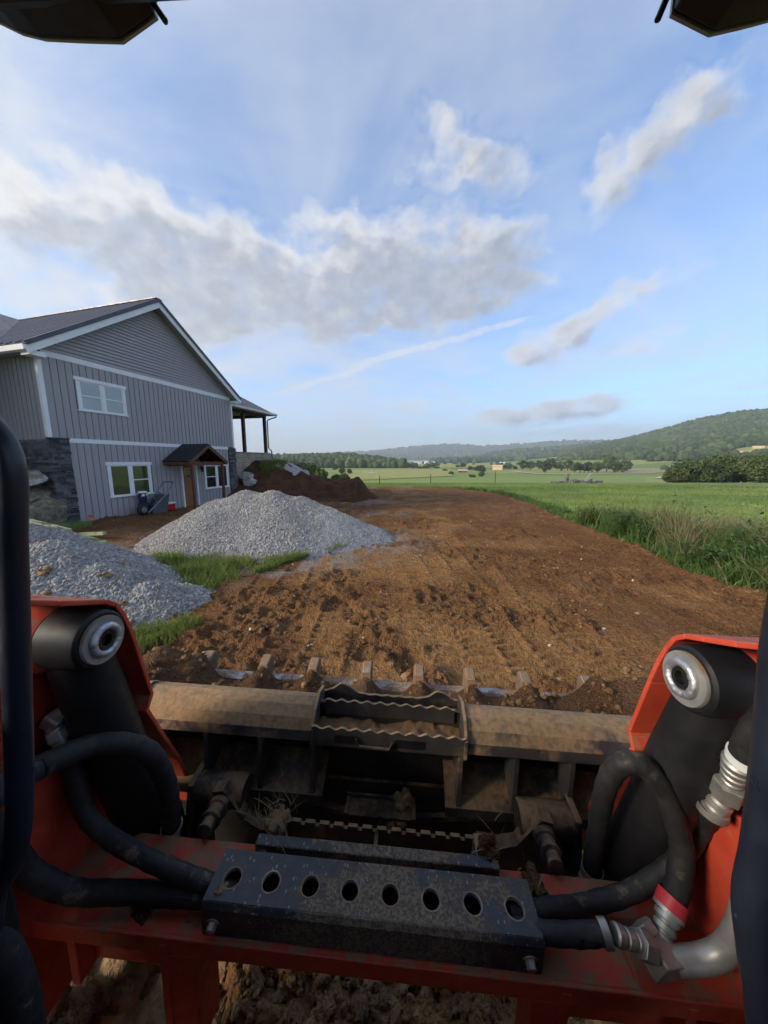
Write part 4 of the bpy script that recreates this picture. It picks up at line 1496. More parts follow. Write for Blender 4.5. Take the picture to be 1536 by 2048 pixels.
# broken stone foundation out in the meadow
e = empty('ruined_foundation', (29.5, 50.0, tz(29.5, 50.0)))
tag(e, 'low dark ruined foundation with a stone pier in the right meadow', 'ruin')
MB().box((-1.85, 0, 0.65), (0.42, 0.42, 1.5)).build('pier', MATS['dark_wall'], e, bevel=0.05)
MB().box((-1.85, 0, 1.44), (0.54, 0.54, 0.10)).build('pier_cap', MATS['boulder'], e, bevel=0.03)
for x0, x1, h, y0 in ((-4.2, -3.3, 0.30, 0.3), (-3.1, -2.2, 0.42, 0.2), (-1.2, -0.3, 0.62, 0.0), (-0.2, 0.7, 0.45, 0.1), (0.75, 1.5, 0.40, .15), (2.2, 3.5, 0.42, 0.1), (1.55, 2.1, .65, .4)):
    g = random.Random(int(x0 * 10))
    MB().prism([(x0, -0.2), (x1, -0.2), (x1, h * g.uniform(.7, 1.1)), ((x0 + x1) / 2, h), (x0, h * g.uniform(.6, 1.05))], 1, y0 - .25, y0 + .25).build('wall_stub', MATS['dark_wall'], e, bevel=0.03)
MB().box((1.2, -0.1, 0.9), (0.16, 0.16, 1.3), (0.25, 0.5, 0)).build('leaning_post', MATS['boulder'], e)


# ------------------------------------------------------------------ air
def build_haze():
    me = MB().span((-7000, -6000, -40), (7500, 7600, 620)).build('haze', None)
    m = bpy.data.materials.new('haze_air')
    m.use_nodes = True
    nt = m.node_tree
    nt.nodes.clear()
    out = nt.nodes.new('ShaderNodeOutputMaterial')
    v = nt.nodes.new('ShaderNodeVolumePrincipled')
    v.inputs['Color'].default_value = (0.80, 0.88, 1.0, 1)
    v.inputs['Density'].default_value = HAZE
    v.inputs['Anisotropy'].default_value = 0.2
    nt.links.new(v.outputs[0], out.inputs['Volume'])
    me.data.materials.append(m)
    tag(me, 'pale summer haze filling the air of the valley', 'haze', kind='stuff')


if HAZE:
    build_haze()


# ------------------------------------------------------------------ house
# local axes: x along the gable wall (away from the yard), y into the house, z up
HOUSE = empty('house', (-10.173, 10.857, -0.06), (0, 0, R(74.8)))
tag(HOUSE, 'grey two storey house with white trim, dark metal roof and stone corners', 'house')
HM_ = MATS


def hpart(mb, name, mat, parent=HOUSE, **kw):
    return mb.build(name, HM_[mat], parent, **kw)


WX0, WX1, EZ, PX, PZ = -0.50, 7.68, 5.32, 3.5, 8.28
SL = (PZ - EZ) / (PX + 0.85)
hpart(MB().prism([(WX0, -0.3), (WX1, -0.3), (WX1, 5.42), (PX, 8.18), (WX0, 5.42)], 1, 0, 14), 'wall', 'siding_gap')
hpart(MB().strip([(-0.85, EZ), (PX, PZ), (7.9, EZ)], 1, -0.36, 14.2, 0.10), 'roof', 'roof_metal')
# standing seams of the metal roof
seam_len = math.hypot(PX + 0.85, PZ - EZ)
ang = math.atan2(PZ - EZ, PX + 0.85)
sm = MB().box((seam_len / 2, 0, 0.012), (seam_len, 0.075, 0.07))
me_ = bpy.data.meshes.new('seam')
me_.from_pydata(sm.v, [], sm.f)
me_.materials.append(MATS['roof_seam_lit'])
for i in range(34):
    yy = -0.30 + 0.40 * i
    put(me_, 'seam', HOUSE, (-0.85 - 0.1 * math.sin(ang), yy, EZ + 0.1 * math.cos(ang)), (0, -ang, 0))
    if i < 20:
        put(me_, 'seam', HOUSE, (7.9 + 0.1 * math.sin(ang), yy, EZ + 0.1 * math.cos(ang)), (0, ang - math.pi, 0), (1, 1, -1))
hpart(MB().box((PX, 6.9, PZ + 0.115), (0.30, 14.6, 0.03)), 'ridge_cap', 'roof_metal')
hpart(MB().strip([(-0.88, EZ - 0.205), (PX, PZ - 0.205), (7.93, EZ - 0.205)], 1, -0.39, -0.355, 0.195), 'rake_board', 'trim_white')
hpart(MB().strip([(-0.90, EZ + 0.005), (PX, PZ + 0.005), (7.95, EZ + 0.005)], 1, -0.42, -0.365, 0.115), 'drip_edge', 'roof_metal')
hpart(MB().strip([(-0.80, EZ - 0.12), (PX, PZ - 0.12), (7.85, EZ - 0.12)], 1, -0.352, 0.0, 0.02), 'soffit', 'soffit')
for x0, x1 in ((-0.86, -0.46), (7.64, 7.91)):
    hpart(MB().span((x0, -0.35, 5.10), (x1, -0.002, 5.235)), 'eave_return', 'trim_white')
hpart(MB().prism([(-0.86, 5.32), (-0.99, 5.34), (-0.97, 5.20), (-0.91, 5.18), (-0.86, 5.18)], 1, -0.36, 14.0), 'gutter', 'trim_white', bevel=0.006)
hpart(MB().span((-0.86, 0.0, 5.20), (-0.505, 14, 5.225)), 'eave_soffit', 'soffit')
# white trim boards
hpart(MB().span((-0.41, -0.028, 5.225), (7.59, 0, 5.40)), 'frieze_board', 'trim_white', bevel=0.004)
hpart(MB().span((0.0, -0.030, 2.68), (7.20, 0, 2.82)), 'band_board', 'trim_white', bevel=0.004)
hpart(MB().span((-0.527, -0.026, 2.80), (-0.415, 0, 5.22)).span((-0.527, 0.0, 2.80), (-0.502, 0.10, 5.20)), 'corner_board', 'trim_white', bevel=0.004)
hpart(MB().span((7.595, -0.026, 2.80), (7.706, 0, 5.22)).span((7.682, 0, 2.80), (7.706, 0.1, 5.20)), 'corner_board', 'trim_white', bevel=0.004)

WINDOWS = [(0.40, 2.03, 3.73, 4.82), (1.03, 2.72, 0.77, 2.05), (5.43, 7.10, 0.72, 1.98)]
DOOR = (4.14, 5.04, -0.05, 2.0)


def clear_spans(x, z0, z1):
    """upright runs of wall at x that no opening interrupts"""
    runs = [(z0, z1)]
    for a, b_, c, d_ in WINDOWS + [DOOR]:
        if a - 0.02 < x < b_ + 0.02:
            new = []
            for p, q in runs:
                if d_ <= p or c >= q:
                    new.append((p, q))
                else:
                    if c - p > 0.05:
                        new.append((p, c))
                    if q - d_ > 0.05:
                        new.append((d_, q))
            runs = new
    return runs


# board siding: each board is its own strip with a dark groove between
def board_mesh():
    mb = MB().span((-0.5, -0.012, 0), (0.5, 0.0, 1))
    m = bpy.data.meshes.new('siding_board')
    m.from_pydata(mb.v, [], mb.f)
    m.materials.append(MATS['siding'])
    return m


BM_ = board_mesh()
ri = MB().span((-0.5, -0.012, 0), (0.5, 0.004, 1))
rib_m = bpy.data.meshes.new('batten')
rib_m.from_pydata(ri.v, [], ri.f)
rib_m.materials.append(MATS['siding'])


def siding(x0, x1, z0, z1, pitch):
    n = round((x1 - x0) / pitch)
    w = (x1 - x0) / n
    for i in range(n):
        xa = x0 + i * w
        cuts = sorted({xa, xa + w - 0.016} | {e for a, b_, c, d_ in WINDOWS + [DOOR] for e in (a, b_) if xa + .01 < e < xa + w - .026})
        for a, b_ in zip(cuts[:-1], cuts[1:]):
            for p, q in clear_spans((a + b_) / 2, z0, z1):
                put(BM_, 'siding_board', HOUSE, ((a + b_) / 2, 0, p), (0, 0, 0), (b_ - a, 1, q - p))
        for p, q in clear_spans(xa, z0, z1):
            put(rib_m, 'batten', HOUSE, (xa + 0.012, -0.0125, p), (0, 0, 0), (0.024, 1.0, q - p))


siding(-0.41, 7.59, 2.822, 5.222, 0.20)
siding(0.0, 7.20, -0.25, 2.678, 0.21)
for i in range(30):                                     # side wall that faces the yard
    y0 = 0.10 + 0.2 * i
    put(BM_, 'siding_board', HOUSE, (-0.502, y0 + 0.092, 2.76), (0, 0, R(-90)), (0.184, 1, 2.46))
    put(rib_m, 'batten', HOUSE, (-0.5145, y0 + 0.012, 2.76), (0, 0, R(-90)), (0.024, 1, 2.46))
# clapboards of the gable
z = 5.405
while z < 8.02:
    h = min(0.118, 8.05 - z)
    xl = lambda zz: -0.85 + (zz - (EZ - 0.13)) / SL + 0.02
    xr = lambda zz: 7.9 - (zz - (EZ - 0.13)) / ((PZ - EZ) / (7.9 - PX)) - 0.02
    a0, a1 = max(xl(z), WX0 + .02), min(xr(z), WX1 - .02)
    b0, b1 = max(xl(z + h), WX0 + .02), min(xr(z + h), WX1 - .02)
    MB().add([(a0, -0.042, z), (a1, -0.042, z), (b1, -0.006, z + h), (b0, -0.006, z + h), (a0, 0.0, z), (a1, 0.0, z), (b1, 0.0, z + h), (b0, 0.0, z + h)],
             [(0, 1, 2, 3), (7, 6, 5, 4), (4, 5, 1, 0), (3, 2, 6, 7), (0, 3, 7, 4), (1, 5, 6, 2)]).build('clapboard', MATS['siding'], HOUSE)
    z += 0.118


def window(x0, x1, z0, z1, sashes, pane, label=None):
    w = MB()
    w.span((x0 - 0.03, -0.050, z1 - 0.115), (x1 + 0.03, 0.0, z1))                     # head
    w.span((x0 + 0.02, -0.040, z0 + 0.05), (x0 + 0.115, 0.0, z1 - 0.116))
    w.span((x1 - 0.115, -0.040, z0 + 0.05), (x1 - 0.02, 0.0, z1 - 0.116))
    w.span((x0 - 0.01, -0.055, z0), (x1 + 0.01, 0.0, z0 + 0.049))
    wo = hpart(w, 'window', 'trim_white', bevel=0.004)
    if label:
        wo['label'] = label
    a, b_ = x0 + 0.116, x1 - 0.116
    c, d_ = z0 + 0.050, z1 - 0.117
    mid = (a + b_) / 2
    MB().span((mid - 0.055, -0.036, c), (mid + 0.055, 0.0, d_)).build('mullion', MATS['trim_white'], wo, bevel=0.003)
    for k, (p, q) in enumerate(((a, mid - 0.056), (mid + 0.056, b_))):
        f = MB()
        t = 0.035
        f.span((p, -0.026, c), (p + t, 0, d_)).span((q - t, -0.026, c), (q, 0, d_))
        f.span((p + t, -0.026, c), (q - t, 0, c + t)).span((p + t, -0.026, d_ - t), (q - t, 0, d_))
        hz = (c + d_) / 2
        if sashes[k] == 2:
            f.span((p + t, -0.030, hz - 0.02), (q - t, 0, hz + 0.02))
        f.build('sash', MATS['trim_white'], wo)
        if sashes[k] == 2:
            MB().span((p + t, -0.012, c + t), (q - t, -0.006, hz - 0.021)).build('pane', MATS[pane], wo)
            MB().span((p + t, -0.016, hz + 0.021), (q - t, -0.010, d_ - t)).build('pane', MATS[pane], wo)
        else:
            MB().span((p + t, -0.012, c + t), (q - t, -0.006, d_ - t)).build('pane', MATS[pane], wo)


window(*WINDOWS[0], (2, 2), 'pane_blind', 'upper double window with pale blinds')
window(*WINDOWS[1], (1, 2), 'pane_green_reflect', 'lower double window reflecting the field')
window(*WINDOWS[2], (2, 1), 'pane_dark', 'lower double window beside the porch posts')

# door with sidelight
fr = MB().span((4.14, -0.045, -0.05), (4.22, 0, 1.88)).span((4.96, -0.045, -0.05), (5.04, 0, 1.88)).span((4.10, -0.055, 1.881), (5.08, 0, 2.0)).span((4.70, -0.040, -0.05), (4.735, 0, 1.88))
hpart(fr, 'door_frame', 'trim_white', bevel=0.004)
dr = hpart(MB().span((4.221, -0.025, -0.03), (4.699, 0.0, 1.878)), 'door', 'door_wood')
for px_ in (4.30, 4.46, 4.62):
    MB().span((px_ - 0.06, -0.034, 0.1), (px_ + 0.06, -0.0255, 1.18)).build('door_panel', MATS['door_wood'], dr, bevel=0.003)
MB().span((4.235, -0.055, 1.26), (4.685, -0.0255, 1.31)).build('door_shelf', MATS['door_wood'], dr, bevel=0.003)
for r_ in range(3):
    for c_ in range(2):
        MB().span((4.30 + 0.17 * c_, -0.030, 1.36 + 0.15 * r_), (4.44 + 0.17 * c_, -0.0255, 1.48 + 0.15 * r_)).build('door_lite', MATS['pane_dark'], dr)
MB().rod((4.66, -0.07, 0.95), (4.66, -0.07, 1.10), 0.01, 8).build('handle', MATS['lamp_black'], dr)
hpart(MB().span((4.736, -0.014, -0.03), (4.959, -0.004, 1.879)), 'sidelight', 'pane_blind')
lan = MB().lathe([(0.02, 0.26), (0.055, 0.22), (0.06, 0.20), (0.05, 0.18), (0.045, 0.02), (0.03, 0.0), (0.005, -0.03)], (5.26, -0.12, 1.58), (0, 0, 1), 8)
lan.span((5.245, -0.12, 1.80), (5.275, 0, 1.83)).span((5.22, -0.015, 1.68), (5.30, 0, 1.86))
hpart(lan, 'wall_lantern', 'lamp_black')

# canopy over the door
CX, CH, CZ0, CZ1 = 4.33, 1.06, 2.05, 2.78
can = hpart(MB().strip([(CX - CH, CZ0), (CX, CZ1), (CX + CH, CZ0)], 1, -1.42, -0.032, 0.045), 'canopy_roof', 'shingle')
csl = math.atan2(CZ1 - CZ0, CH)
clen = math.hypot(CH, CZ1 - CZ0)
shn = MB().span((0, -0.69, 0), (0.16, 0.69, 0.012))
shm = bpy.data.meshes.new('shingle_course')
shm.from_pydata(shn.v, [], shn.f)
shm.materials.append(MATS['shingle'])
for i in range(8):
    t_ = i * clen / 8
    nx, nz = -math.sin(csl) * 0.047, math.cos(csl) * 0.047
    put(shm, 'shingle_course', can, (CX - CH + t_ * math.cos(csl) + nx, -0.727, CZ0 + t_ * math.sin(csl) + nz), (0, -csl + 0.04, 0))
    put(shm, 'shingle_course', can, (CX + CH - t_ * math.cos(csl) - nx, -0.727, CZ0 + t_ * math.sin(csl) + nz), (0, math.pi + csl - 0.04, 0), (1, 1, -1))
hpart(MB().strip([(CX - CH - 0.01, CZ0 - 0.13), (CX, CZ1 - 0.13), (CX + CH + 0.01, CZ0 - 0.13)], 1, -1.45, -1.40, 0.125), 'barge_board', 'cedar', bevel=0.004)
for sx in (-1, 1):
    xe = CX + sx * (CH - 0.03)
    hpart(MB().span((xe - 0.02, -1.40, CZ0 - 0.12), (xe + 0.02, -0.032, CZ0 - 0.005)), 'canopy_fascia', 'cedar')
    xp = CX + sx * 0.86
    hpart(MB().span((xp - 0.045, -1.36, -0.1), (xp + 0.045, -1.27, CZ0 + 0.02)), 'canopy_post', 'cedar', bevel=0.004)
    hpart(MB().span((xp - 0.045, -1.265, CZ0 - 0.16), (xp + 0.045, -0.032, CZ0 - 0.02)), 'canopy_beam', 'cedar')
    for yy in (-0.95, -0.55, -0.18):
        hpart(MB().tube([(CX, yy, CZ1 - 0.10), (CX + sx * (CH - .1), yy, CZ0 - 0.02)], 0.028, 4), 'rafter', 'cedar')
hpart(MB().span((CX - 0.9, -1.35, CZ0 - 0.14), (CX + 0.9, -1.28, CZ0 + 0.0)), 'tie_beam', 'cedar')

# ledge stone corners: one block at a time
STONE_ME = []
for k in range(5):
    v, f = None, None
    bm = bmesh.new()
    bmesh.ops.create_cube(bm, size=1.0)
    bmesh.ops.subdivide_edges(bm, edges=bm.edges[:], cuts=1, use_grid_fill=True)
    g = random.Random(k)
    for vv in bm.verts:
        vv.co.x += g.uniform(-.04, .04)
        vv.co.z += g.uniform(-.07, .07)
        vv.co.y += g.uniform(-.18, .12) if vv.co.y < 0 else 0
    m = bpy.data.meshes.new('ledge_stone')
    bm.to_mesh(m)
    bm.free()
    m.materials.append(MATS['ledge_stone'])
    STONE_ME.append(m)


def stone_face(u0, u1, z0, z1, place, seed):
    g = random.Random(seed)
    z = z0
    while z < z1 - 0.03:
        h = min(g.uniform(0.07, 0.115), z1 - z)
        u = u0 - g.uniform(0, 0.12)
        while u < u1 - 0.04:
            w = g.uniform(0.14, 0.42)
            a, b_ = max(u, u0), min(u + w, u1)
            if b_ - a > 0.05:
                dpt = g.uniform(0.05, 0.085)
                place((a + b_) / 2, z + h / 2, b_ - a - 0.008, h - 0.010, dpt, g)
            u += w
        z += h


def gable_stone(u, z, w, h, d_, g):
    put(g.choice(STONE_ME), 'ledge_stone', HOUSE, (u, -d_ / 2 + 0.01, z), (0, 0, 0), (w, d_ + 0.02, h))


def side_stone(u, z, w, h, d_, g):
    put(g.choice(STONE_ME), 'ledge_stone', HOUSE, (-0.50 - d_ / 2 + 0.01, u, z), (0, 0, R(-90)), (w, d_ + 0.02, h))


stone_face(-0.56, 0.0, -0.15, 2.80, gable_stone, 1)
stone_face(7.20, 7.73, -0.1, 2.78, gable_stone, 2)
stone_face(-0.06, 1.5, 0.2, 2.78, side_stone, 3)
hpart(MB().span((-0.54, -0.03, -0.3), (-0.002, 0.0, 2.79)).span((-0.53, 0, -0.3), (-0.502, 9, 2.75)), 'stone_backing', 'mortar')
hpart(MB().span((-0.60, -0.10, 2.775), (0.0, -0.001, 2.815)), 'stone_cap', 'ledge_stone')
hpart(MB().span((7.20, -0.03, -0.3), (7.72, 0.0, 2.77)), 'stone_backing', 'mortar')

# wing beyond the side wall
hpart(MB().span((-5.5, 2.1, 0.5), (-0.55, 13.6, 5.3)), 'wing_wall', 'siding')
hpart(MB().add([(-6.0, 1.0, 5.26), (-6.0, 7.6, 8.38), (3.50, 7.6, 8.44), (-0.92, 1.0, 5.40), (-6.0, 14.2, 5.22), (-0.95, 14.2, 5.30)],
               [(0, 3, 2, 1), (1, 2, 5, 4), (0, 1, 4), (0, 4, 5, 3)]), 'wing_roof', 'roof_metal')
for i in range(26):
    x = -5.8 + 0.3 * i
    t0 = max(0.0, (x + 0.95) / 4.37) if x > -0.95 else 0.0
    if t0 < 0.97:
        hpart(MB().tube([(x, 1.0 + 6.6 * t0, 5.30 + 3.10 * t0 + 0.04), (x, 7.6, 8.43)], 0.03, 4), 'seam', 'roof_seam_lit')

# covered porch on the far side
PY = 0.45
hpart(MB().span((7.75, 0.82, 0.6), (12.15, 13, 2.50)), 'porch_base', 'mortar')
for i in range(5):
    zb = 1.12 + 0.29 * i
    hpart(MB().span((7.76, 0.775 + 0.006 * (i % 2), zb), (12.18, 0.815, zb + 0.278)), 'plank', 'deck_wood', bevel=0.006)
    hpart(MB().span((12.155, 0.82, zb), (12.195, 6, zb + 0.278)), 'plank', 'deck_wood', bevel=0.006)
hpart(MB().span((7.72, 0.74, 2.572), (12.24, 13, 2.62)), 'porch_deck', 'deck_wood')
for x, y in ((9.85, 1.0), (12.0, 1.0), (12.0, 5.5), (12.0, 10)):
    hpart(MB().span((x - 0.085, y - 0.085, 2.62), (x + 0.085, y + 0.085, 4.92)), 'porch_post', 'post_brown', bevel=0.006)
hpart(MB().span((7.70, 0.92, 4.92), (12.1, 1.08, 5.12)).span((11.92, 1.08, 4.92), (12.08, 12, 5.12)), 'porch_beam', 'post_brown')
hpart(MB().add([(7.72, PY, 5.17), (12.42, PY, 5.17), (12.42, 13.5, 5.17), (7.72, PY + 4.7, 8.25), (7.72, 13.5, 8.25), (7.72, 13.5, 5.17)],
               [(0, 1, 3), (1, 2, 4, 3), (0, 3, 4, 5), (0, 5, 2, 1), (2, 5, 4)]), 'porch_roof', 'roof_metal')
hpart(MB().span((7.72, PY - 0.02, 5.05), (12.44, PY + 0.0, 5.165)).span((7.72, PY, 5.06), (12.40, 1.4, 5.08)), 'porch_fascia', 'soffit')
hpart(MB().prism([(PY - 0.02, 5.19), (PY - 0.14, 5.20), (PY - 0.12, 5.09), (PY - 0.02, 5.07)], 0, 7.72, 12.52), 'gutter', 'trim_white', bevel=0.006)
hpart(MB().tube([(12.45, PY - 0.08, 5.08), (12.45, PY - 0.08, 5.0), (12.15, 0.80, 4.80), (12.12, 0.86, 4.70), (12.12, 0.86, 2.95), (12.24, 0.72, 2.75), (12.28, 0.70, 1.9)], 0.04, 8), 'downspout', 'post_brown', smooth=40)

# ------------------------------------------------------------------ banks, piles, boulders
def heightfield(name, x0, x1, y0, y1, nx, ny, zf, mat, parent=None, floor=None, kind=None, attrs=None):
    X, Y = np.meshgrid(np.linspace(x0, x1, nx), np.linspace(y0, y1, ny), indexing='xy')
    Z = zf(X, Y)
    idx = np.arange(nx * ny).reshape(ny, nx)
    F = np.stack([idx[:-1, :-1], idx[:-1, 1:], idx[1:, 1:], idx[1:, :-1]], -1).reshape(-1, 4)
    if floor is not None:
        keep = (Z > floor(X, Y)).ravel()[F].any(1)
        F = F[keep]
        used, inv = np.unique(F, return_inverse=True)
        F = inv.reshape(F.shape)
        V = np.stack([X, Y, Z], -1).reshape(-1, 3)[used]
    else:
        V = np.stack([X, Y, Z], -1).reshape(-1, 3)
    return np_mesh(name, V, F, mat, parent, smooth=True, kind=kind)


def bank_z(x, y):
    g = terrain(x, y)
    # crest runs from the porch corner down and out to the right
    cx = np.array([-9.5, -7.6, -6.6, -5.4, -4.2, -3.2, -2.3, -1.55, -0.9])
    cy = np.array([21.5, 21.3, 21.0, 20.6, 20.2, 19.9, 19.7, 19.6, 19.6])
    cz = np.array([2.15, 2.1, 2.0, 1.55, 1.05, 0.9, 0.88, 1.12, 0.30])
    yc = np.interp(x, cx, cy)
    zc = np.interp(x, cx, cz)
    n = 0.30 * (fbm(x / 0.8, y / 0.8, 4, 111) - 0.5) + 0.10 * (fbm(x / .16, y / .16, 3, 112) - .5)
    dy = yc - y
    front = np.where(dy > 0, zc - 0.50 * np.clip(dy - 0.2, 0, None), zc - 0.22 * np.clip(-dy - 1.2, 0, None))
    end = np.where(x > -0.9, -(x + 0.9) * 0.9, 0)
    return np.maximum(front + end + n - 0.05, g - 0.35)


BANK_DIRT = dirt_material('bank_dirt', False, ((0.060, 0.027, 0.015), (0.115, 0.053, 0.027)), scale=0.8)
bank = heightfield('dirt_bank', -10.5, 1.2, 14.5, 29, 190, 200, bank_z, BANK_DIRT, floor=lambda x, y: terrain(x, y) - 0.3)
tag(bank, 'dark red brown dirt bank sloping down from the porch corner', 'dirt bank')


def apron_z(x, y):
    return bank_z(x, y) + 0.05 - 0.12 * sstep(0.42, 0.62, fbm(x / .5, y / .5, 3, 117) + 0.25 * sstep(20.4, 19.9, y) + .25 * sstep(-4.9, -4.3, x))


gp = simple('gravel_fine', (0.20, 0.20, 0.205), (0.38, 0.38, 0.385), 14, 0.95, 0, 0.8, 45, 0.02, 0.2, space='World')
ap = heightfield('gravel_apron', -7.4, -4.2, 19.5, 23.5, 70, 90, apron_z, gp)
tag(ap, 'grey gravel spread on the bank top beside the porch', 'gravel')

PILE = [(-2.95, 8.75, 1.44), (-3.72, 8.85, 1.47), (-4.45, 8.65, 1.15), (-2.25, 8.8, 1.26), (-1.55, 8.75, 0.98), (-0.85, 8.75, 0.62), (-0.25, 8.8, 0.32), (-5.1, 8.0, 0.55), (-4.1, 7.7, .95), (-2.6, 7.9, 1.0)]


def pile_z(x, y):
    z = 0.0
    for px_, py_, h in PILE:
        d = np.hypot(x - px_, y - py_)
        z = z + np.exp(7.0 * (h - 0.66 * np.sqrt(d * d + 0.03)))
    z = np.log(z) / 7.0 - 0.04
    return z + terrain(x, y) + 0.12 * (fbm(x / .9, y / .9, 3, 121) - .5) + 0.03 * (fbm(x / .12, y / .12, 2, 122) - .5)


LP = [(-5.7, 4.7, 1.27), (-4.75, 4.55, 0.95), (-4.0, 4.45, 0.64), (-3.3, 4.4, 0.40), (-6.9, 4.6, 1.45), (-8.2, 4.5, 1.4)]


def lpile_z(x, y):
    z = np.full(np.shape(x), -9.0)
    for px_, py_, h in LP:
        d = np.hypot(x - px_, y - py_)
        z = np.maximum(z, h + 0.10 - 0.62 * np.sqrt(d * d + 0.05))
    return z + terrain(x, y) + 0.16 * (fbm(x / .7, y / .7, 3, 131) - .5) + 0.03 * (fbm(x / .12, y / .12, 2, 132) - .5)


def gravel_pile(name, zf, box, n, smin, smax, label, tint_shift):
    e = empty(name, ((box[0] + box[1]) / 2, (box[2] + box[3]) / 2, 0))
    tag(e, label, 'gravel pile')
    ox, oy = e.location.x, e.location.y
    h = heightfield('heap', box[0], box[1], box[2], box[3], 170, 140, zf, gp, floor=lambda x, y: terrain(x, y) - 0.12)
    h.parent = e
    h.matrix_parent_inverse = Matrix.Translation((-ox, -oy, 0))
    x, y = rng.uniform(box[0], box[1], n), rng.uniform(box[2], box[3], n)
    z = zf(x, y)
    ok = z > terrain(x, y) + 0.02 + rng.uniform(-.06, .1, n)
    x, y, z = x[ok], y[ok], z[ok]
    m = len(x)
    s = rng.uniform(smin, smax, m) * (0.7 + 0.6 * rng.random(m) ** 2)
    fine = tint_shift(x, y)
    s = s * (1 - 0.35 * fine)
    scl = np.stack([s * rng.uniform(.9, 1.5, m), s * rng.uniform(.7, 1.1, m), s * rng.uniform(.5, .8, m)], -1)
    tint = np.clip(rng.normal(0.46, 0.17, m) + 0.14 * fine, 0, 1)
    st = scatter('stones', STONES, np.stack([x - ox, y - oy, z + s * 0.1], -1), scl, tint, parent=e)
    return e


gravel_pile('gravel_pile', pile_z, (-6.6, 1.0, 5.6, 11.4), 90000, 0.010, 0.025, 'large grey crushed stone pile in front of the house door', lambda x, y: sstep(-2.2, -1.2, x))
gravel_pile('gravel_pile', lpile_z, (-9.5, -2.2, 2.6, 6.9), 74000, 0.012, 0.026, 'grey gravel pile with dirt clods cut by the left edge', lambda x, y: 0 * x)

def crumb(seed):
    """a broken lump of soil: several knobs fused into one"""
    v, f = _ico(4)
    g = np.random.default_rng(seed)
    r = 0.55 + 0 * v[:, 0]
    for k in range(16):
        n = g.normal(size=3)
        n /= np.linalg.norm(n)
        r = np.maximum(r, g.uniform(0.6, 1.15) * np.exp(-((1 - v @ n) / g.uniform(0.05, 0.22)) ** 2))
    r = r + 0.22 * (noise3(v, 4.5, seed) - .5) + 0.14 * (noise3(v, 11.0, seed + 3) - .5)
    return v * r[:, None], f


# soil clods lying on the left pile
for k, (x, y, s) in enumerate(((-4.35, 4.05, 0.09), (-3.75, 4.25, 0.07), (-4.1, 3.75, 0.11), (-3.35, 4.0, 0.06), (-4.9, 4.6, 0.06), (-3.1, 3.75, 0.07), (-3.45, 3.7, 0.05), (-4.6, 3.7, .08), (-2.75, 4.1, .05), (-3.9, 4.75, .05))):
    v, f = crumb(k)
    v = v * np.array([s * 1.4, s * 1.1, s * 0.7])
    o = np_mesh('dirt_clod', v, f, MATS['clod_soil'], smooth=False)
    o.location = (x, y, float(lpile_z(np.array([x]), np.array([y]))[0]) + s * 0.2)
    o.rotation_euler = (0.2 * k, 0.1 * k, k)
    tag(o, ['largest', 'middle', 'lower left', 'small right', 'upper', 'front right', 'front', 'left', 'rightmost', 'highest right'][k] + ' brown soil clod lying on the left gravel pile', 'dirt clod', 'soil clods on the left pile')


def boulder(name, loc, s, seed, mat, label, group, rot=(0, 0, 0)):
    v, f = _ico(5)
    g = np.random.default_rng(seed)
    v = v * (0.85 + 0.45 * (noise3(v, 1.2, seed)[:, None]))
    for k in range(22):                                 # broken faces
        n = g.normal(size=3)
        n /= np.linalg.norm(n)
        v = v - np.outer(np.clip(v @ n - g.uniform(0.50, 0.86), 0, None), n)
    v = v * (1 + 0.14 * (noise3(v, 3.5, seed + 4)[:, None] - .5) + 0.09 * (noise3(v, 9.0, seed + 7)[:, None] - .5) + 0.05 * (noise3(v, 21.0, seed + 8)[:, None] - .5))
    o = np_mesh(name, v * np.array(s) * 1.25, f, MATS[mat], smooth=False)
    o.location = loc
    o.rotation_euler = rot
    tag(o, label, 'boulder', group)
    return o


BG = 'boulders holding the bank at the house corner'
boulder('boulder', (-11.05, 10.0, 1.48), (0.58, 0.5, 0.36), 1, 'boulder', 'pale flat boulder on top of the stack at the stone corner', BG, (0, .1, .4))
boulder('boulder', (-10.80, 10.10, 0.95), (0.62, 0.5, 0.40), 2, 'boulder_mossy', 'yellowish blocky boulder in the middle of the corner stack', BG, (.1, 0, 1.2))
boulder('boulder', (-11.35, 9.75, 0.48), (0.62, 0.55, 0.62), 3, 'boulder', 'large pale grey boulder low beside the cab rail', BG, (.3, .2, .3))
boulder('boulder', (-10.45, 9.95, 0.42), (0.58, 0.5, 0.66), 4, 'boulder_mossy', 'craggy brown boulder leaning at the foot of the stone corner', BG, (.2, -.4, .8))
boulder('boulder', (-12.1, 10.4, 1.75), (0.7, 0.6, 0.5), 5, 'boulder', 'grey boulder uppermost behind the cab rail', BG, (0, 0, 2))
boulder('boulder', (-12.3, 9.6, 0.9), (0.8, 0.7, 0.6), 6, 'boulder', 'grey boulder left of the cab rail', BG, (0, .3, 1))
boulder('boulder', (-10.05, 9.95, -0.05), (0.28, 0.25, 0.2), 7, 'boulder_mossy', 'small stone at the foot of the craggy boulder', BG)
HM4 = HOUSE.matrix_world


def hw(s, w, z):
    a = R(74.8)
    return (-10.173 + s * math.cos(a) - w * math.sin(a), 10.857 + s * math.sin(a) + w * math.cos(a), z)


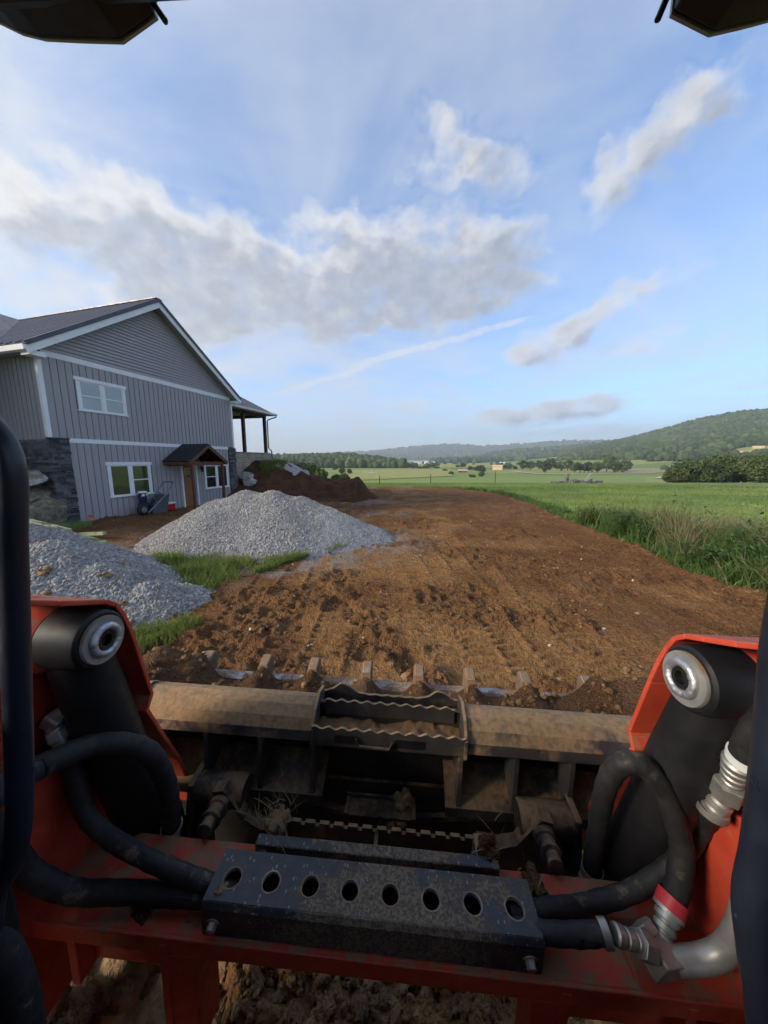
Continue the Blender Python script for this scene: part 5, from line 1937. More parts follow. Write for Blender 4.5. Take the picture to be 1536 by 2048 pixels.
B2 = 'boulders below the porch wall'
boulder('boulder', hw(8.15, -0.25, 1.15), (0.42, 0.35, 0.35), 11, 'boulder', 'pale boulder tucked against the porch wall by the stone pier', B2)
boulder('boulder', hw(8.25, -0.6, 0.62), (0.48, 0.4, 0.42), 12, 'boulder', 'pale rounded boulder just right of the far stone pier', B2, (0, .2, .5))
boulder('boulder', hw(9.1, -0.75, 0.30), (0.35, 0.3, 0.28), 13, 'boulder_mossy', 'brownish boulder at the foot of the dirt bank', B2)

# treated timbers lying over the left pile's crest
def timber(name, a, b_, w, h, label, mat='treated_wood'):
    a, b_ = Vector(a), Vector(b_)
    o = MB().box((0, 0, 0), ((b_ - a).length, w, h)).build(name, MATS[mat], bevel=0.006)
    o.location = (a + b_) / 2
    o.rotation_euler = (b_ - a).to_track_quat('X', 'Z').to_euler()
    tag(o, label, 'timber', 'green treated timbers')
    return o


timber('timber', (-6.25, 5.28, 1.20), (-5.22, 5.36, 0.90), 0.10, 0.055, 'long pale green timber lying along the left pile crest')
timber('timber', (-5.30, 5.40, 0.85), (-4.74, 5.46, 0.67), 0.10, 0.055, 'green timber with dirt on it below the long one')
timber('timber', (-8.15, 8.62, 0.10), (-7.35, 8.5, 0.16), 0.09, 0.09, 'short round ended timber lying on the soil by the pile')
# survey flag
e = empty('survey_flag', hw(0.05, -0.35, 0.0))
tag(e, 'orange survey flag at the foot of the stone corner', 'flag')
MB().rod((0, 0, -0.1), (0, 0, 0.26), 0.004, 6).build('wire', MATS['handle_grey'], e)
MB().add([(0, 0, 0.26), (0.10, 0.03, 0.25), (0.10, 0.04, 0.15), (0, 0, 0.16), (0, .004, 0.26), (0.10, 0.034, 0.25), (0.10, 0.044, 0.15), (0, .004, 0.16)], [(0, 1, 2, 3), (7, 6, 5, 4), (0, 4, 5, 1), (1, 5, 6, 2), (2, 6, 7, 3), (3, 7, 4, 0)]).build('flag', MATS['orange_flag'], e)

# ------------------------------------------------------------------ wheelbarrow, drinks cooler, box
WB = empty('wheelbarrow', hw(2.36, -0.46, -0.03), (0, 0, R(74.8)))
WB.scale = (1.18, 1.18, 1.12)
tag(WB, 'dark wheelbarrow tipped up on its nose against the house wall', 'wheelbarrow')
# tub stands on its front lip, its open side to the wall
tub_o = [(-0.30, -0.20, 0.02), (0.26, -0.22, 0.0), (0.50, -0.10, 0.62), (0.02, -0.08, 0.70)]
tub_i = [(-0.20, 0.14, 0.10), (0.16, 0.12, 0.08), (0.40, 0.16, 0.55), (0.08, 0.17, 0.60)]
MB().add(tub_o + tub_i, [(0, 1, 2, 3), (0, 4, 5, 1), (1, 5, 6, 2), (2, 6, 7, 3), (3, 7, 4, 0), (7, 6, 5, 4)]).build('tub', MATS['poly_black'], WB, bevel=0.02, seg=3)
for yy in (-0.26, 0.20):
    MB().tube([(-0.44, yy + 0.03, 0.10), (-0.1, yy, 0.38), (0.30, yy, 0.72), (0.52, yy, 1.02), (0.56, yy, 1.05)], [0.022, 0.022, 0.02, 0.017, 0.017], 8).build('handle', MATS['handle_grey'], WB, smooth=40)
MB().tube([(0.53, -0.26, 1.03), (0.60, -0.2, 1.08), (0.60, 0.14, 1.08), (0.53, 0.20, 1.03)], 0.014, 8).build('handle_bar', MATS['poly_black'], WB, smooth=40)
MB().tube([(0.30, -0.26, 0.72), (0.48, -0.12, 0.60), (0.48, 0.1, 0.6), (0.30, 0.2, 0.72)], 0.012, 8).build('brace', MATS['poly_black'], WB, smooth=40)
wh = MB().lathe([(0.10, -0.05), (0.17, -0.05), (0.20, -0.03), (0.205, 0.0), (0.20, 0.03), (0.17, 0.05), (0.10, 0.05), (0.10, -0.05)], (-0.44, -0.03, 0.20), (0, 1, 0), 24).build('wheel', MATS['rubber'], WB, smooth=40)
MB().lathe([(0.0, -0.03), (0.10, -0.04), (0.10, 0.04), (0.0, 0.03)], (-0.44, -0.03, 0.20), (0, 1, 0), 16).build('rim', MATS['handle_grey'], wh)
for yy in (-0.2, 0.14):
    MB().tube([(-0.05, yy, 0.42), (-0.22, yy, 0.62), (-0.36, yy, 0.62)], 0.014, 8).build('leg', MATS['handle_grey'], WB, smooth=40)
BK = empty('drink_cooler', hw(2.10, -0.20, 0.40), (0, 0, R(74.8)))
tag(BK, 'blue drink cooler with white lid propped behind the wheelbarrow', 'cooler')
MB().lathe([(0.0, 0.0), (0.12, 0.0), (0.145, 0.40), (0.0, 0.40)], (0, 0, 0), (0, 0, 1), 24).build('body', MATS['cooler_blue'], BK, smooth=40)
MB().lathe([(0.0, 0.40), (0.155, 0.40), (0.155, 0.45), (0.12, 0.47), (0.0, 0.47)], (0, 0, 0), (0, 0, 1), 24).build('lid', MATS['plastic_white'], BK, smooth=40)
MB().span((-0.13, -0.145, 0.28), (-0.03, -0.128, 0.36)).build('name_plate', MATS['plastic_white'], BK)
MB().lathe([(0.0, -0.02), (0.03, -0.02), (0.03, 0.01), (0, 0.01)], (0.05, -0.135, 0.33), (0, 1, 0), 12).build('spigot', MATS['plastic_white'], BK)
MB().span((-0.12, -0.10, -0.42), (0.16, 0.15, -0.005)).build('crate_base', MATS['poly_black'], BK, bevel=0.02)
CL = empty('cooler_box', hw(3.0, -0.30, -0.02), (0, 0, R(80)))
tag(CL, 'red cooler box with white lid by the gravel pile', 'cooler')
MB().add([(-0.27, -0.16, 0), (0.27, -0.16, 0), (0.27, 0.16, 0), (-0.27, 0.16, 0), (-0.30, -0.185, 0.27), (0.30, -0.185, 0.27), (0.30, 0.185, 0.27), (-0.30, 0.185, 0.27)],
         [(0, 3, 2, 1), (4, 5, 6, 7), (0, 1, 5, 4), (1, 2, 6, 5), (2, 3, 7, 6), (3, 0, 4, 7)]).build('body', MATS['cooler_red'], CL, bevel=0.02, seg=3)
MB().span((-0.31, -0.195, 0.272), (0.31, 0.195, 0.34)).build('lid', MATS['plastic_white'], CL, bevel=0.025, seg=3)
for sx in (-1, 1):
    MB().tube([(sx * 0.30, -0.1, 0.18), (sx * 0.34, -0.09, 0.16), (sx * 0.34, 0.09, 0.16), (sx * 0.30, 0.1, 0.18)], 0.012, 6).build('handle', MATS['plastic_white'], CL)


# ------------------------------------------------------------------ grass and weeds
def blades(name, x, y, z, h, mat, wid=0.006, lean=0.5, seg=2, kind=None, parent=None, tint=None, droop=0.6):
    n = len(x)
    a = rng.uniform(0, 6.283, n)
    ln = rng.uniform(0.1, 1.0, n) * lean
    b_ = rng.uniform(0, 6.283, n)
    dx, dy = np.cos(b_), np.sin(b_)
    V, F = [], []
    base = np.stack([x, y, z], -1)
    side = np.stack([np.cos(a), np.sin(a), 0 * a], -1)
    w = wid * rng.uniform(0.7, 1.4, n)
    lev = []
    for k in range(seg):
        t = k / seg
        off = np.stack([dx * ln * h * t ** 1.6, dy * ln * h * t ** 1.6, h * (t - droop * ln * 0.35 * t * t)], -1)
        lev.append(base + off - side * (w * (1 - 0.5 * t))[:, None])
        lev.append(base + off + side * (w * (1 - 0.5 * t))[:, None])
    off = np.stack([dx * ln * h, dy * ln * h, h * (1 - droop * ln * 0.35)], -1)
    lev.append(base + off)
    m = len(lev)
    V = np.stack(lev, 1).reshape(-1, 3)
    s = np.arange(n) * m
    T = []
    for k in range(seg - 1):
        T += [np.stack([s + 2 * k, s + 2 * k + 1, s + 2 * k + 3], -1), np.stack([s + 2 * k, s + 2 * k + 3, s + 2 * k + 2], -1)]
    T.append(np.stack([s + 2 * seg - 2, s + 2 * seg - 1, s + 2 * seg], -1))
    F = np.concatenate(T)
    if tint is None:
        tint = np.clip(rng.normal(0.5, 0.25, n), 0, 1)
    return np_mesh(name, V, F, MATS[mat], parent, attrs={'tint': np.repeat(tint, m)}, kind=kind)


def patch_points(poly, n, clump=0.0, seed=1):
    xs, ys = [p[0] for p in poly], [p[1] for p in poly]
    x, y = rng.uniform(min(xs), max(xs), n), rng.uniform(min(ys), max(ys), n)
    ok = in_poly(x + .3 * (fbm(x / .4, y / .4, 2, 3) - .5), y + .3 * (fbm(x / .4 + 5, y / .4, 2, 3) - .5), poly)
    if clump:
        ok &= fbm(x / 0.35, y / 0.35, 3, seed) + rng.uniform(-.15, .15, n) > clump
    return x[ok], y[ok]


GP1 = [(-5.1, 7.3), (-5.0, 6.2), (-3.5, 5.05), (-2.8, 4.95), (-2.25, 5.8), (-1.6, 6.75), (-0.75, 7.6), (-0.9, 7.9), (-2.6, 7.5), (-3.8, 7.1)]
x, y = patch_points(GP1, 90000, 0.40)
o = blades('grass_strip', x, y, yard_height(x, y) - 0.01, 0.06 + 0.13 * rng.random(len(x)) + 0.14 * sstep(.5, .7, fbm(x / .35, y / .35, 2, 8)) * rng.random(len(x)), 'grass_blade', 0.0058, 1.0, kind='stuff')
tag(o, 'strip of tall green grass along the front of the big gravel pile', 'grass')
GP2 = [(-3.1, 3.3), (-2.9, 3.75), (-2.45, 4.0), (-2.25, 3.85), (-2.4, 3.4), (-2.7, 3.0)]
x, y = patch_points(GP2, 9000, 0.40)
o = blades('grass_tuft', x, y, yard_height(x, y) - 0.01, 0.06 + 0.10 * rng.random(len(x)), 'grass_blade', 0.004, 0.9, kind='stuff')
tag(o, 'low trampled grass at the foot of the left gravel pile', 'grass')
GP3 = [(-10.4, 9.0), (-9.6, 9.3), (-9.3, 10.3), (-9.7, 10.8), (-10.4, 10.3)]
x, y = patch_points(GP3, 5000, 0.3)
o = blades('grass_tuft', x, y, terrain(x, y) - 0.05, 0.12 + 0.2 * rng.random(len(x)), 'grass_blade', 0.006, 0.8, kind='stuff')
tag(o, 'dark grass between the boulders and the stone corner', 'grass')
x = rng.uniform(-7.6, -6.1, 2500)
y = rng.normal(20.55, 0.3, 2500)
o = blades('grass_tuft', x, y, bank_z(x, y) - 0.03, 0.10 + 0.22 * rng.random(len(x)), 'grass_blade', 0.012, 0.9, kind='stuff')
tag(o, 'tuft of grass on the bank edge below the porch', 'grass')

# meadow right of the yard
def meadow():
    n = 170000
    r = 5.2 + 46 * rng.random(n) ** 1.7
    a = np.radians(rng.uniform(-14, 56, n))
    x, y = r * np.sin(a), r * np.cos(a)
    ok = ~in_poly(x, y, YARD) & ((x > 1) | (y > 31))
    x, y, r = x[ok], y[ok], r[ok]
    f = fbm(x / 2.5, y / 2.5, 3, 17)
    h = (0.07 + 0.10 * rng.random(len(x))) * (0.5 + 0.9 * f) + 0.10 * sstep(0.62, 0.75, fbm(x / 0.9, y / 0.9, 2, 19)) * rng.random(len(x))
    tint = np.clip(0.30 + 0.9 * (f - 0.4) + 1.1 * (fbm(x / 11, y / 4, 3, 29) - 0.5) + rng.normal(0, .18, len(x)), 0, 1)
    o = blades('meadow_grass', x, y, terrain(x, y) - 0.02, h, 'field_blade', 0.0045 + 0.00042 * r, 0.9, kind='stuff', tint=tint)
    tag(o, 'short green meadow grass right of the dirt yard', 'grass')


meadow()

# tall weeds along the edge of the yard: each stand is a plant of its own
def weed(loc, h, spread, n, seed, label, dry=0.25, leafy=0.6):
    e = empty('weed_clump', loc)
    tag(e, label, 'weeds', 'tall weeds along the yard edge')
    g = np.random.default_rng(seed)
    global rng
    keep, rng = rng, g
    m = int(n * (1 - dry))
    x, y = g.normal(0, spread, m), g.normal(0, spread, m)
    blades('leaves', x, y, 0 * x - 0.05, 1.6 * h * g.uniform(0.45, 1.0, m), 'weed_leaf', 0.009, 0.75, 3, parent=e)
    k = n - m
    if k:
        x, y = g.normal(0, spread, k), g.normal(0, spread, k)
        blades('dry_stalks', x, y, 0 * x - 0.05, 1.55 * h * g.uniform(0.6, 1.2, k), 'weed_dry', 0.006, 0.95, 3, parent=e)
    if leafy:
        # broad-leaved stems
        ns = int(26 * leafy)
        P, T = [], []
        for i in range(ns):
            bx, by = g.normal(0, spread * .8), g.normal(0, spread * .8)
            hh = 1.6 * h * g.uniform(0.6, 1.1)
            lx, ly = g.normal(0, .18), g.normal(0, .18)
            for q in range(22):
                t = 0.15 + 0.85 * q / 22
                P.append((bx + lx * t * t, by + ly * t * t, hh * t, g.uniform(0, 6.28)))
        P = np.array(P)
        mm = len(P)
        L = 0.07 + 0.07 * g.random(mm)
        dx, dy = np.cos(P[:, 3]), np.sin(P[:, 3])
        c = P[:, :3]
        tip = c + np.stack([dx * L, dy * L, L * g.uniform(-.3, .6, mm)], -1)
        sd = np.stack([-dy, dx, 0 * dx], -1) * (L * 0.22)[:, None]
        mid = (c + tip) / 2
        V = np.stack([c, mid - sd, tip, mid + sd], 1).reshape(-1, 3)
        np_mesh('broad_leaves', V, np.arange(4 * mm).reshape(mm, 4), MATS['weed_leaf'], e, attrs={'tint': np.repeat(np.clip(g.normal(.55, .25, mm), 0, 1), 4)})
    rng = keep


WEEDS = [(7.15, 10.7, 0.50, 0.20, 420, 'slim leafy weed farthest along the yard edge', .15, .9), (7.5, 9.7, 0.62, 0.24, 620, 'dark upright grass clump beyond the leafy weeds', .2, .2),
         (7.0, 9.0, 0.50, 0.20, 420, 'bright leafy weed stand at the middle of the yard edge', .05, 1.8), (7.55, 8.4, 0.72, 0.26, 700, 'tall grassy weed just behind the bright leafy stand', .35, .3),
         (6.9, 8.0, 0.42, 0.18, 380, 'broad leaved weed leaning onto the dirt edge', .05, 1.8), (7.3, 7.35, 0.66, 0.26, 760, 'feathery tan seed grass at the middle of the weeds', .65, .1),
         (8.1, 7.3, 0.60, 0.30, 620, 'dry tan grass behind the feathery one', .75, .0), (6.85, 6.85, 0.50, 0.24, 620, 'arching dark grass over the dirt edge', .4, .1),
         (7.45, 6.35, 0.66, 0.26, 720, 'dense green weed clump near the right edge', .15, 1.2), (6.5, 6.0, 0.30, 0.17, 380, 'low leafy weed creeping onto the dirt', .05, 1.5),
         (7.0, 5.6, 0.50, 0.24, 620, 'leafy weed clump close to the right loader arm', .2, 1.4), (7.8, 5.65, 0.72, 0.30, 640, 'tall dry weed at the right edge of the picture', .6, .4),
         (8.6, 8.9, 0.45, 0.34, 500, 'loose tall grass behind the weed row', .6, .0), (8.5, 12.2, 0.36, 0.34, 420, 'grass clump in the meadow beyond the weeds', .45, .0), (6.5, 5.05, .38, .22, 460, 'dark drooping grass nearest the loader at the right', .35, .4)]
for i, (x, y, h, sp, n, lb, dry, lf) in enumerate(WEEDS):
    weed((x - 0.32, y, tz(x - 0.32, y)), h, sp, n, 300 + i, lb, dry, lf)

# ragged fringe of mixed grass where meadow and dirt meet
def fringe():
    edge = [p for p in YARD[6:]]
    P = []
    for (xa, ya), (xb, yb) in zip(edge[:-1], edge[1:]):
        if ya < 3.2:
            continue
        L = math.hypot(xb - xa, yb - ya)
        n = int(L * 1500 / (1 + 0.05 * ya))
        t_ = rng.random(n)
        P.append(np.stack([xa + (xb - xa) * t_ + rng.normal(0.10, 0.20, n), ya + (yb - ya) * t_ + rng.normal(0, 0.12, n)], -1))
    P = np.concatenate(P)
    x, y = P[:, 0], P[:, 1]
    k = fbm(x / 0.45, y / 0.45, 3, 23)
    ok = k + rng.uniform(-.12, .12, len(x)) > 0.44
    x, y, k = x[ok], y[ok], k[ok]
    h = 0.05 + 0.16 * rng.random(len(x)) + 0.30 * sstep(0.55, 0.72, k) * rng.random(len(x))
    r = np.hypot(x, y)
    o = blades('edge_grass', x, y, np.maximum(terrain(x, y), yard_height(x, y)) - 0.02, h, 'weed_leaf', 0.004 + 0.0005 * r, 1.2, 3, kind='stuff', tint=np.clip(rng.normal(.65, .3, len(x)), 0, 1))
    tag(o, 'ragged green grass fringe along the right edge of the dirt yard', 'grass')


fringe()


# ------------------------------------------------------------------ the track loader
# local axes: x right, y forward, z up; heights below are given from the operator's eye
YAW, ROLL, XC = 3.693, 1.765, -0.032
RM = Euler((0, R(ROLL), -R(YAW))).to_matrix()


def machine_point(x, y, z):
    return Vector((0, 0, EYE)) + RM @ Vector((x + XC, y, z))


def frame(name, origin):
    return empty(name, machine_point(*origin), (0, R(ROLL), -R(YAW)))


LO = (0.0, -0.3, -2.02)
LOADER = frame('track_loader', LO)
tag(LOADER, 'red compact track loader seen from its cab, black hoses and cylinders in front', 'track loader')


def lp(mb, name, mat, parent=LOADER, **kw):
    return mb.build(name, MATS[mat], parent, off=LO, **kw)


def spline(P, n=10):
    """smooth path through the points"""
    P = [Vector(p) for p in P]
    Q = [P[0] * 2 - P[1]] + P + [P[-1] * 2 - P[-2]]
    out = []
    for i in range(1, len(Q) - 2):
        p0, p1, p2, p3 = Q[i - 1:i + 3]
        for k in range(n):
            t = k / n
            out.append(0.5 * ((2 * p1) + (p2 - p0) * t + (2 * p0 - 5 * p1 + 4 * p2 - p3) * t * t + (3 * p1 - p0 - 3 * p2 + p3) * t ** 3))
    out.append(P[-1])
    return out


def hose(path, r, name='hose', mat='rubber', n=10):
    r = r * 0.73
    pts = spline(path, n)
    rs = [r * (1 + 0.035 * math.sin(i * 1.7) + 0.02 * math.sin(i * 0.6)) for i in range(len(pts))]
    return lp(MB().tube(pts, rs, 18), name, mat, smooth=50)


def hexnut(a, b, r, name='hex_nut', parent=LOADER, mat='zinc'):
    return MB().tube([a, b], r, 6).build(name, MATS[mat], parent, off=LO, bevel=0.0012)


def fitting(a, b, r, parent=LOADER, mat='zinc', name='hose_fitting', rings=3):
    """crimped ferrule with turned rings from a to b"""
    r = r * 0.72
    a, b = Vector(a), Vector(b)
    L = (b - a).length
    prof = [(0.0, 0.0), (r * 0.8, 0.0)]
    for i in range(rings):
        t0 = L * (i + 0.08) / rings
        t1 = L * (i + 0.72) / rings
        k = r * (1.0 - 0.10 * i)
        prof += [(k * 0.86, t0), (k, t0 + L * 0.03), (k, t1), (k * 0.86, t1 + L * 0.02)]
    prof += [(r * 0.6, L), (0.0, L)]
    return MB().lathe(prof, a, b - a, 20).build(name, MATS[mat], parent, off=LO, smooth=35)


def band(p, d, r, w, mat, name='hose_clamp'):
    r = r * 0.77
    d = Vector(d).normalized()
    p = Vector(p)
    return MB().lathe([(r * 0.9, -w / 2), (r, -w / 2), (r, w / 2), (r * 0.9, w / 2)], p, d, 24).build(name, MATS[mat], LOADER, off=LO, smooth=35)


GUARD = [(y * 1.155, z * 1.155) for y, z in ((0.36, -0.186), (0.404, -0.207), (0.445, -0.224), (0.475, -0.236), (0.493, -0.250), (0.506, -0.275), (0.516, -0.305), (0.526, -0.345), (0.551, -0.463), (0.537, -0.484), (0.545, -0.505), (0.562, -0.548), (0.610, -0.665), (0.655, -0.825))]

for sx in (-1, 1):
    # front guard: a bent plate wrapped round the cylinder
    lp(MB().strip(GUARD[::-1], 0, sx * 0.511, sx * 0.64, 0.009), 'arm_guard', 'red_paint', bevel=0.002)
    lp(MB().strip([(0.36, -0.215), (0.42, -0.216), (0.50, -0.243)][::-1], 0, sx * 0.60, sx * 0.66, 0.007), 'guard_flange', 'red_paint', bevel=0.002)
    # arm: outer plate with a round head, and the body running back
    head = [(0.52 + 0.070 * math.cos(a), -0.336 + 0.070 * math.sin(a)) for a in [R(10 + 16 * k) for k in range(12)]]
    arm = head + [(0.40, -0.42), (0.28, -0.52), (0.20, -0.80), (0.25, -1.10), (0.55, -1.12), (0.66, -0.98), (0.64, -0.70), (0.62, -0.45)]
    lp(MB().prism(arm, 0, sx * 0.632, sx * 0.665), 'arm_plate', 'red_paint', bevel=0.003)
    lp(MB().prism([(0.44, -0.52), (0.25, -0.58), (0.22, -0.83), (0.50, -0.86), (0.56, -0.80), (0.58, -0.62)], 0, sx * 0.600, sx * 0.630), 'arm_web', 'red_paint', bevel=0.004)
    lp(MB().tube([(sx * 0.64, 0.30, -0.50), (sx * 0.66, -0.2, -0.20), (sx * 0.68, -0.9, -0.05), (sx * 0.68, -1.6, -0.1)], [0.13, 0.13, 0.12, 0.11], 4), 'lift_arm', 'red_paint', bevel=0.01)
    # pivot boss in red
    lp(MB().lathe([(0.0, 0.0), (0.055, 0.0), (0.060, 0.012), (0.066, 0.045), (0.066, 0.10), (0.0, 0.10)], (sx * 0.577, 0.52, -0.336), (sx, 0, 0), 36), 'pivot_boss', 'red_paint', smooth=35)
    # tilt cylinder
    cyl = lp(MB().tube([(sx * 0.562, 0.525, -0.345), (sx * 0.556, 0.555, -0.52), (sx * 0.545, 0.63, -0.90)], [0.046, 0.052, 0.052], 32), 'tilt_cylinder', 'black_paint', smooth=40)
    MB().lathe([(0.0, 0.0), (0.047, 0.0), (0.0515, 0.004), (0.053, 0.012), (0.055, 0.072), (0.0, 0.072)], (sx * 0.503, 0.52, -0.336), (sx, 0, 0), 40).build('cylinder_eye', MATS['black_paint'], cyl, off=LO, smooth=35)
    MB().lathe([(0.017, 0.003), (0.017, -0.003), (0.0415, -0.003), (0.0425, -0.001), (0.0425, 0.004), (0.0, 0.004)], (sx * 0.4995, 0.52, -0.336), (sx, 0, 0), 40).build('washer', MATS['worn_steel'], cyl, off=LO, smooth=35)
    # weld bead round the pin, lumpy
    mbw = MB()
    ring = []
    g = random.Random(5 + sx)
    for k in range(48):
        a = 2 * math.pi * k / 48
        rr = 0.0245 + 0.0004 * math.sin(7 * a) + g.uniform(-.0004, .0004)
        ring.append(Vector((sx * (0.4945 + g.uniform(-.0006, .0006)), 0.52 + rr * math.cos(a), -0.336 + rr * math.sin(a))))
    mbw.tube(ring + [ring[0]], [0.0068 + g.uniform(-.0005, .0005) for _ in range(49)], 8, cap=False)
    mbw.build('weld_bead', MATS['weld'], cyl, off=LO, smooth=60)
    MB().lathe([(0.0, 0.022), (0.0105, 0.022), (0.0105, -0.004), (0.016, -0.005), (0.019, 0.003)], (sx * 0.4965, 0.52, -0.336), (sx, 0, 0), 24).build('pin', MATS['lamp_black'], cyl, off=LO, smooth=35)  # coloured black so the bore shows the darkness of a hole
    lp(MB().tube([(sx * 0.531, 0.62, -0.86), (sx * 0.53, 0.635, -0.94)], 0.062, 24), 'cylinder_gland', 'black_paint', smooth=40)
    lp(MB().tube([(sx * 0.53, 0.635, -0.94), (sx * 0.525, 0.665, -1.12)], 0.028, 20), 'cylinder_rod', 'zinc', smooth=40)
    # coupler side: tube, stud, bent strap
    lp(MB().lathe([(0.0, 0.0), (0.036, 0.0), (0.038, 0.003), (0.038, 0.125), (0.036, 0.128), (0.0, 0.128)], (sx * 0.332, 0.69, -0.835), (sx, 0, 0), 28), 'coupler_tube', 'bucket_dark', smooth=35)
    lp(MB().prism([(0.66, -0.80), (0.72, -0.79), (0.74, -1.15), (0.65, -1.15), (0.63, -0.95)], 0, sx * 0.452, sx * 0.468), 'coupler_plate', 'bucket_dark', bevel=0.003)
    st = lp(MB().lathe([(0.0, 0.0), (0.024, 0.0), (0.024, 0.02), (0.019, 0.022), (0.019, 0.045), (0.022, 0.046), (0.022, 0.052), (0.015, 0.054), (0.015, 0.078), (0.0, 0.08)], (sx * 0.375, 0.645, -0.822), (-sx * 0.08, -1, 0.25), 20), 'coupler_stud', 'bucket_dark', smooth=35)
    hexnut((sx * 0.3705, 0.585, -0.807), (sx * 0.370, 0.572, -0.804), 0.012, 'nut', st, 'worn_steel')
    lp(MB().strip([(-0.395, -0.80), (-0.372, -0.795), (-0.352, -0.825), (-0.325, -0.868), (-0.285, -0.892), (-0.235, -0.898)] if sx < 0 else [(0.395, -0.80), (0.372, -0.795), (0.352, -0.825), (0.325, -0.868), (0.285, -0.880), (0.235, -0.875)][::-1], 1, 0.645, 0.675, 0.007), 'coupler_strap', 'bucket_dark', bevel=0.001)

# cross beam between the arms
lp(MB().span((-0.632, 0.43, -0.842), (0.632, 0.575, -0.828)), 'cross_beam', 'red_paint', bevel=0.002)
lp(MB().span((-0.632, 0.425, -0.866), (0.632, 0.437, -0.829)), 'beam_lip', 'red_paint', bevel=0.002)
lp(MB().prism([(0.43, -0.829), (0.52, -0.829), (0.47, -0.805)], 0, 0.44, 0.63), 'beam_gusset', 'red_paint', bevel=0.002)
lp(MB().prism([(0.43, -0.829), (0.52, -0.829), (0.47, -0.805)], 0, -0.63, -0.52), 'beam_gusset', 'red_paint', bevel=0.002)
for x0, x1 in ((-0.522, -0.36), (0.335, 0.515)):
    lp(MB().span((x0, 0.455, -0.955), (x1, 0.470, -0.8425)), 'web_plate', 'red_paint', bevel=0.002)
for x, zb in ((-0.527, -0.962), (-0.355, -1.25), (0.327, -1.25), (0.522, -1.1)):
    lp(MB().span((x - 0.008, 0.424, zb), (x + 0.008, 0.56, -0.8425)), 'upright_plate', 'red_paint', bevel=0.002)
lp(MB().span((-0.346, 0.425, -1.25), (-0.300, 0.437, -0.867)), 'upright_flange', 'red_paint', bevel=0.002)
lp(MB().span((0.272, 0.425, -1.25), (0.318, 0.437, -0.867)), 'upright_flange', 'red_paint', bevel=0.002)

# perforated hose guard box: a top sheet with eight real holes
def perforated(x0, x1, y0, y1, z0, z1, n, r):
    mb = MB()
    w = (x1 - x0) / n
    N = 32
    for i in range(n):
        cx, cy = x0 + w * (i + 0.5), (y0 + y1) / 2 - 0.003
        hw_, h0, h1 = w / 2, cy - y0, y1 - cy
        inner, outer, low = [], [], []
        for k in range(N):
            a = 2 * math.pi * (k + 0.5) / N
            c, s_ = math.cos(a), math.sin(a)
            t = min(hw_ / abs(c), (h1 if s_ > 0 else h0) / abs(s_))
            ox, oy = cx + c * t, cy + s_ * t

            def zz(yv):
                return z0 + (z1 - z0) * (yv - y0) / (y1 - y0)
            outer.append((ox, oy, zz(oy)))
            ix, iy = cx + c * r, cy + s_ * r
            inner.append((ix, iy, zz(iy)))
            low.append((ix, iy, zz(iy) - 0.008))
        b = len(mb.v)
        mb.add(outer + inner + low, [(k, (k + 1) % N, N + (k + 1) % N, N + k) for k in range(N)] + [(N + k, N + (k + 1) % N, 2 * N + (k + 1) % N, 2 * N + k) for k in range(N)])
        # corners of each cell
        for (qx, qy, k) in ((x0 + w * (i + 1), y1, N // 8), (x0 + w * i, y1, 3 * N // 8), (x0 + w * i, y0, 5 * N // 8), (x0 + w * (i + 1), y0, 7 * N // 8)):
            mb.add([outer[k - 1], outer[k], (qx, qy, z0 + (z1 - z0) * (qy - y0) / (y1 - y0))], [(0, 1, 2)])
    return mb


boxp = lp(perforated(-0.288, 0.288, 0.4405, 0.512, -0.762, -0.760, 8, 0.0152), 'hose_guard', 'navy_paint')
boxp['label'] = 'dark navy hose guard with eight round holes'
sk = MB()
sk.strip([(0.437, -0.826), (0.4355, -0.770), (0.4405, -0.763)], 0, -0.288, 0.288, 0.003)
sk.prism([(0.437, -0.826), (0.436, -0.766), (0.512, -0.763), (0.520, -0.826)], 0, -0.2885, -0.2845)
sk.prism([(0.437, -0.826), (0.436, -0.766), (0.512, -0.763), (0.520, -0.826)], 0, 0.2845, 0.2885)
sk.span((-0.288, 0.512, -0.826), (0.288, 0.516, -0.7605))
MB().add(sk.v, sk.f).build('guard_skirt', MATS['navy_paint'], boxp, off=LO)
for k in range(8):
    cx = -0.288 + 0.072 * (k + 0.5)
    MB().lathe([(0.0150, -0.006), (0.0150, 0.0006), (0.0172, 0.0006), (0.0176, -0.001)], (cx, 0.47325, -0.7612), (0, 0, 1), 32).build('hole_rim', MATS['worn_steel'], boxp, off=LO, smooth=35)
for sx in (-1, 1):
    bx = sx * 0.268
    hexnut((bx, 0.4355, -0.800), (bx, 0.424, -0.803), 0.0085, 'bolt', boxp)
    MB().tube([(bx, 0.436, -0.800), (bx, 0.4335, -0.8005)], 0.0125, 18).build('bolt_washer', MATS['zinc'], boxp, off=LO)
lp(MB().span((-0.245, 0.545, -0.822), (0.250, 0.567, -0.786)), 'rear_rail', 'navy_paint', bevel=0.003)

# serrated step plate on the coupler
def serrated(x0, x1, y0, y1, z, depth, pitch, amp, thick=0.006):
    """upright strip whose top edge is notched"""
    pts = []
    x = x0
    i = 0
    while x < x1 - 1e-6:
        xe = min(x + pitch, x1)
        m0, m1 = x + (xe - x) * 0.62, x + (xe - x) * 0.72
        pts += [(x, z), (m0, z), (m1, z - amp), (xe - 0.002, z - amp)]
        x = xe
        i += 1
    pts += [(x1, z)]
    return pts


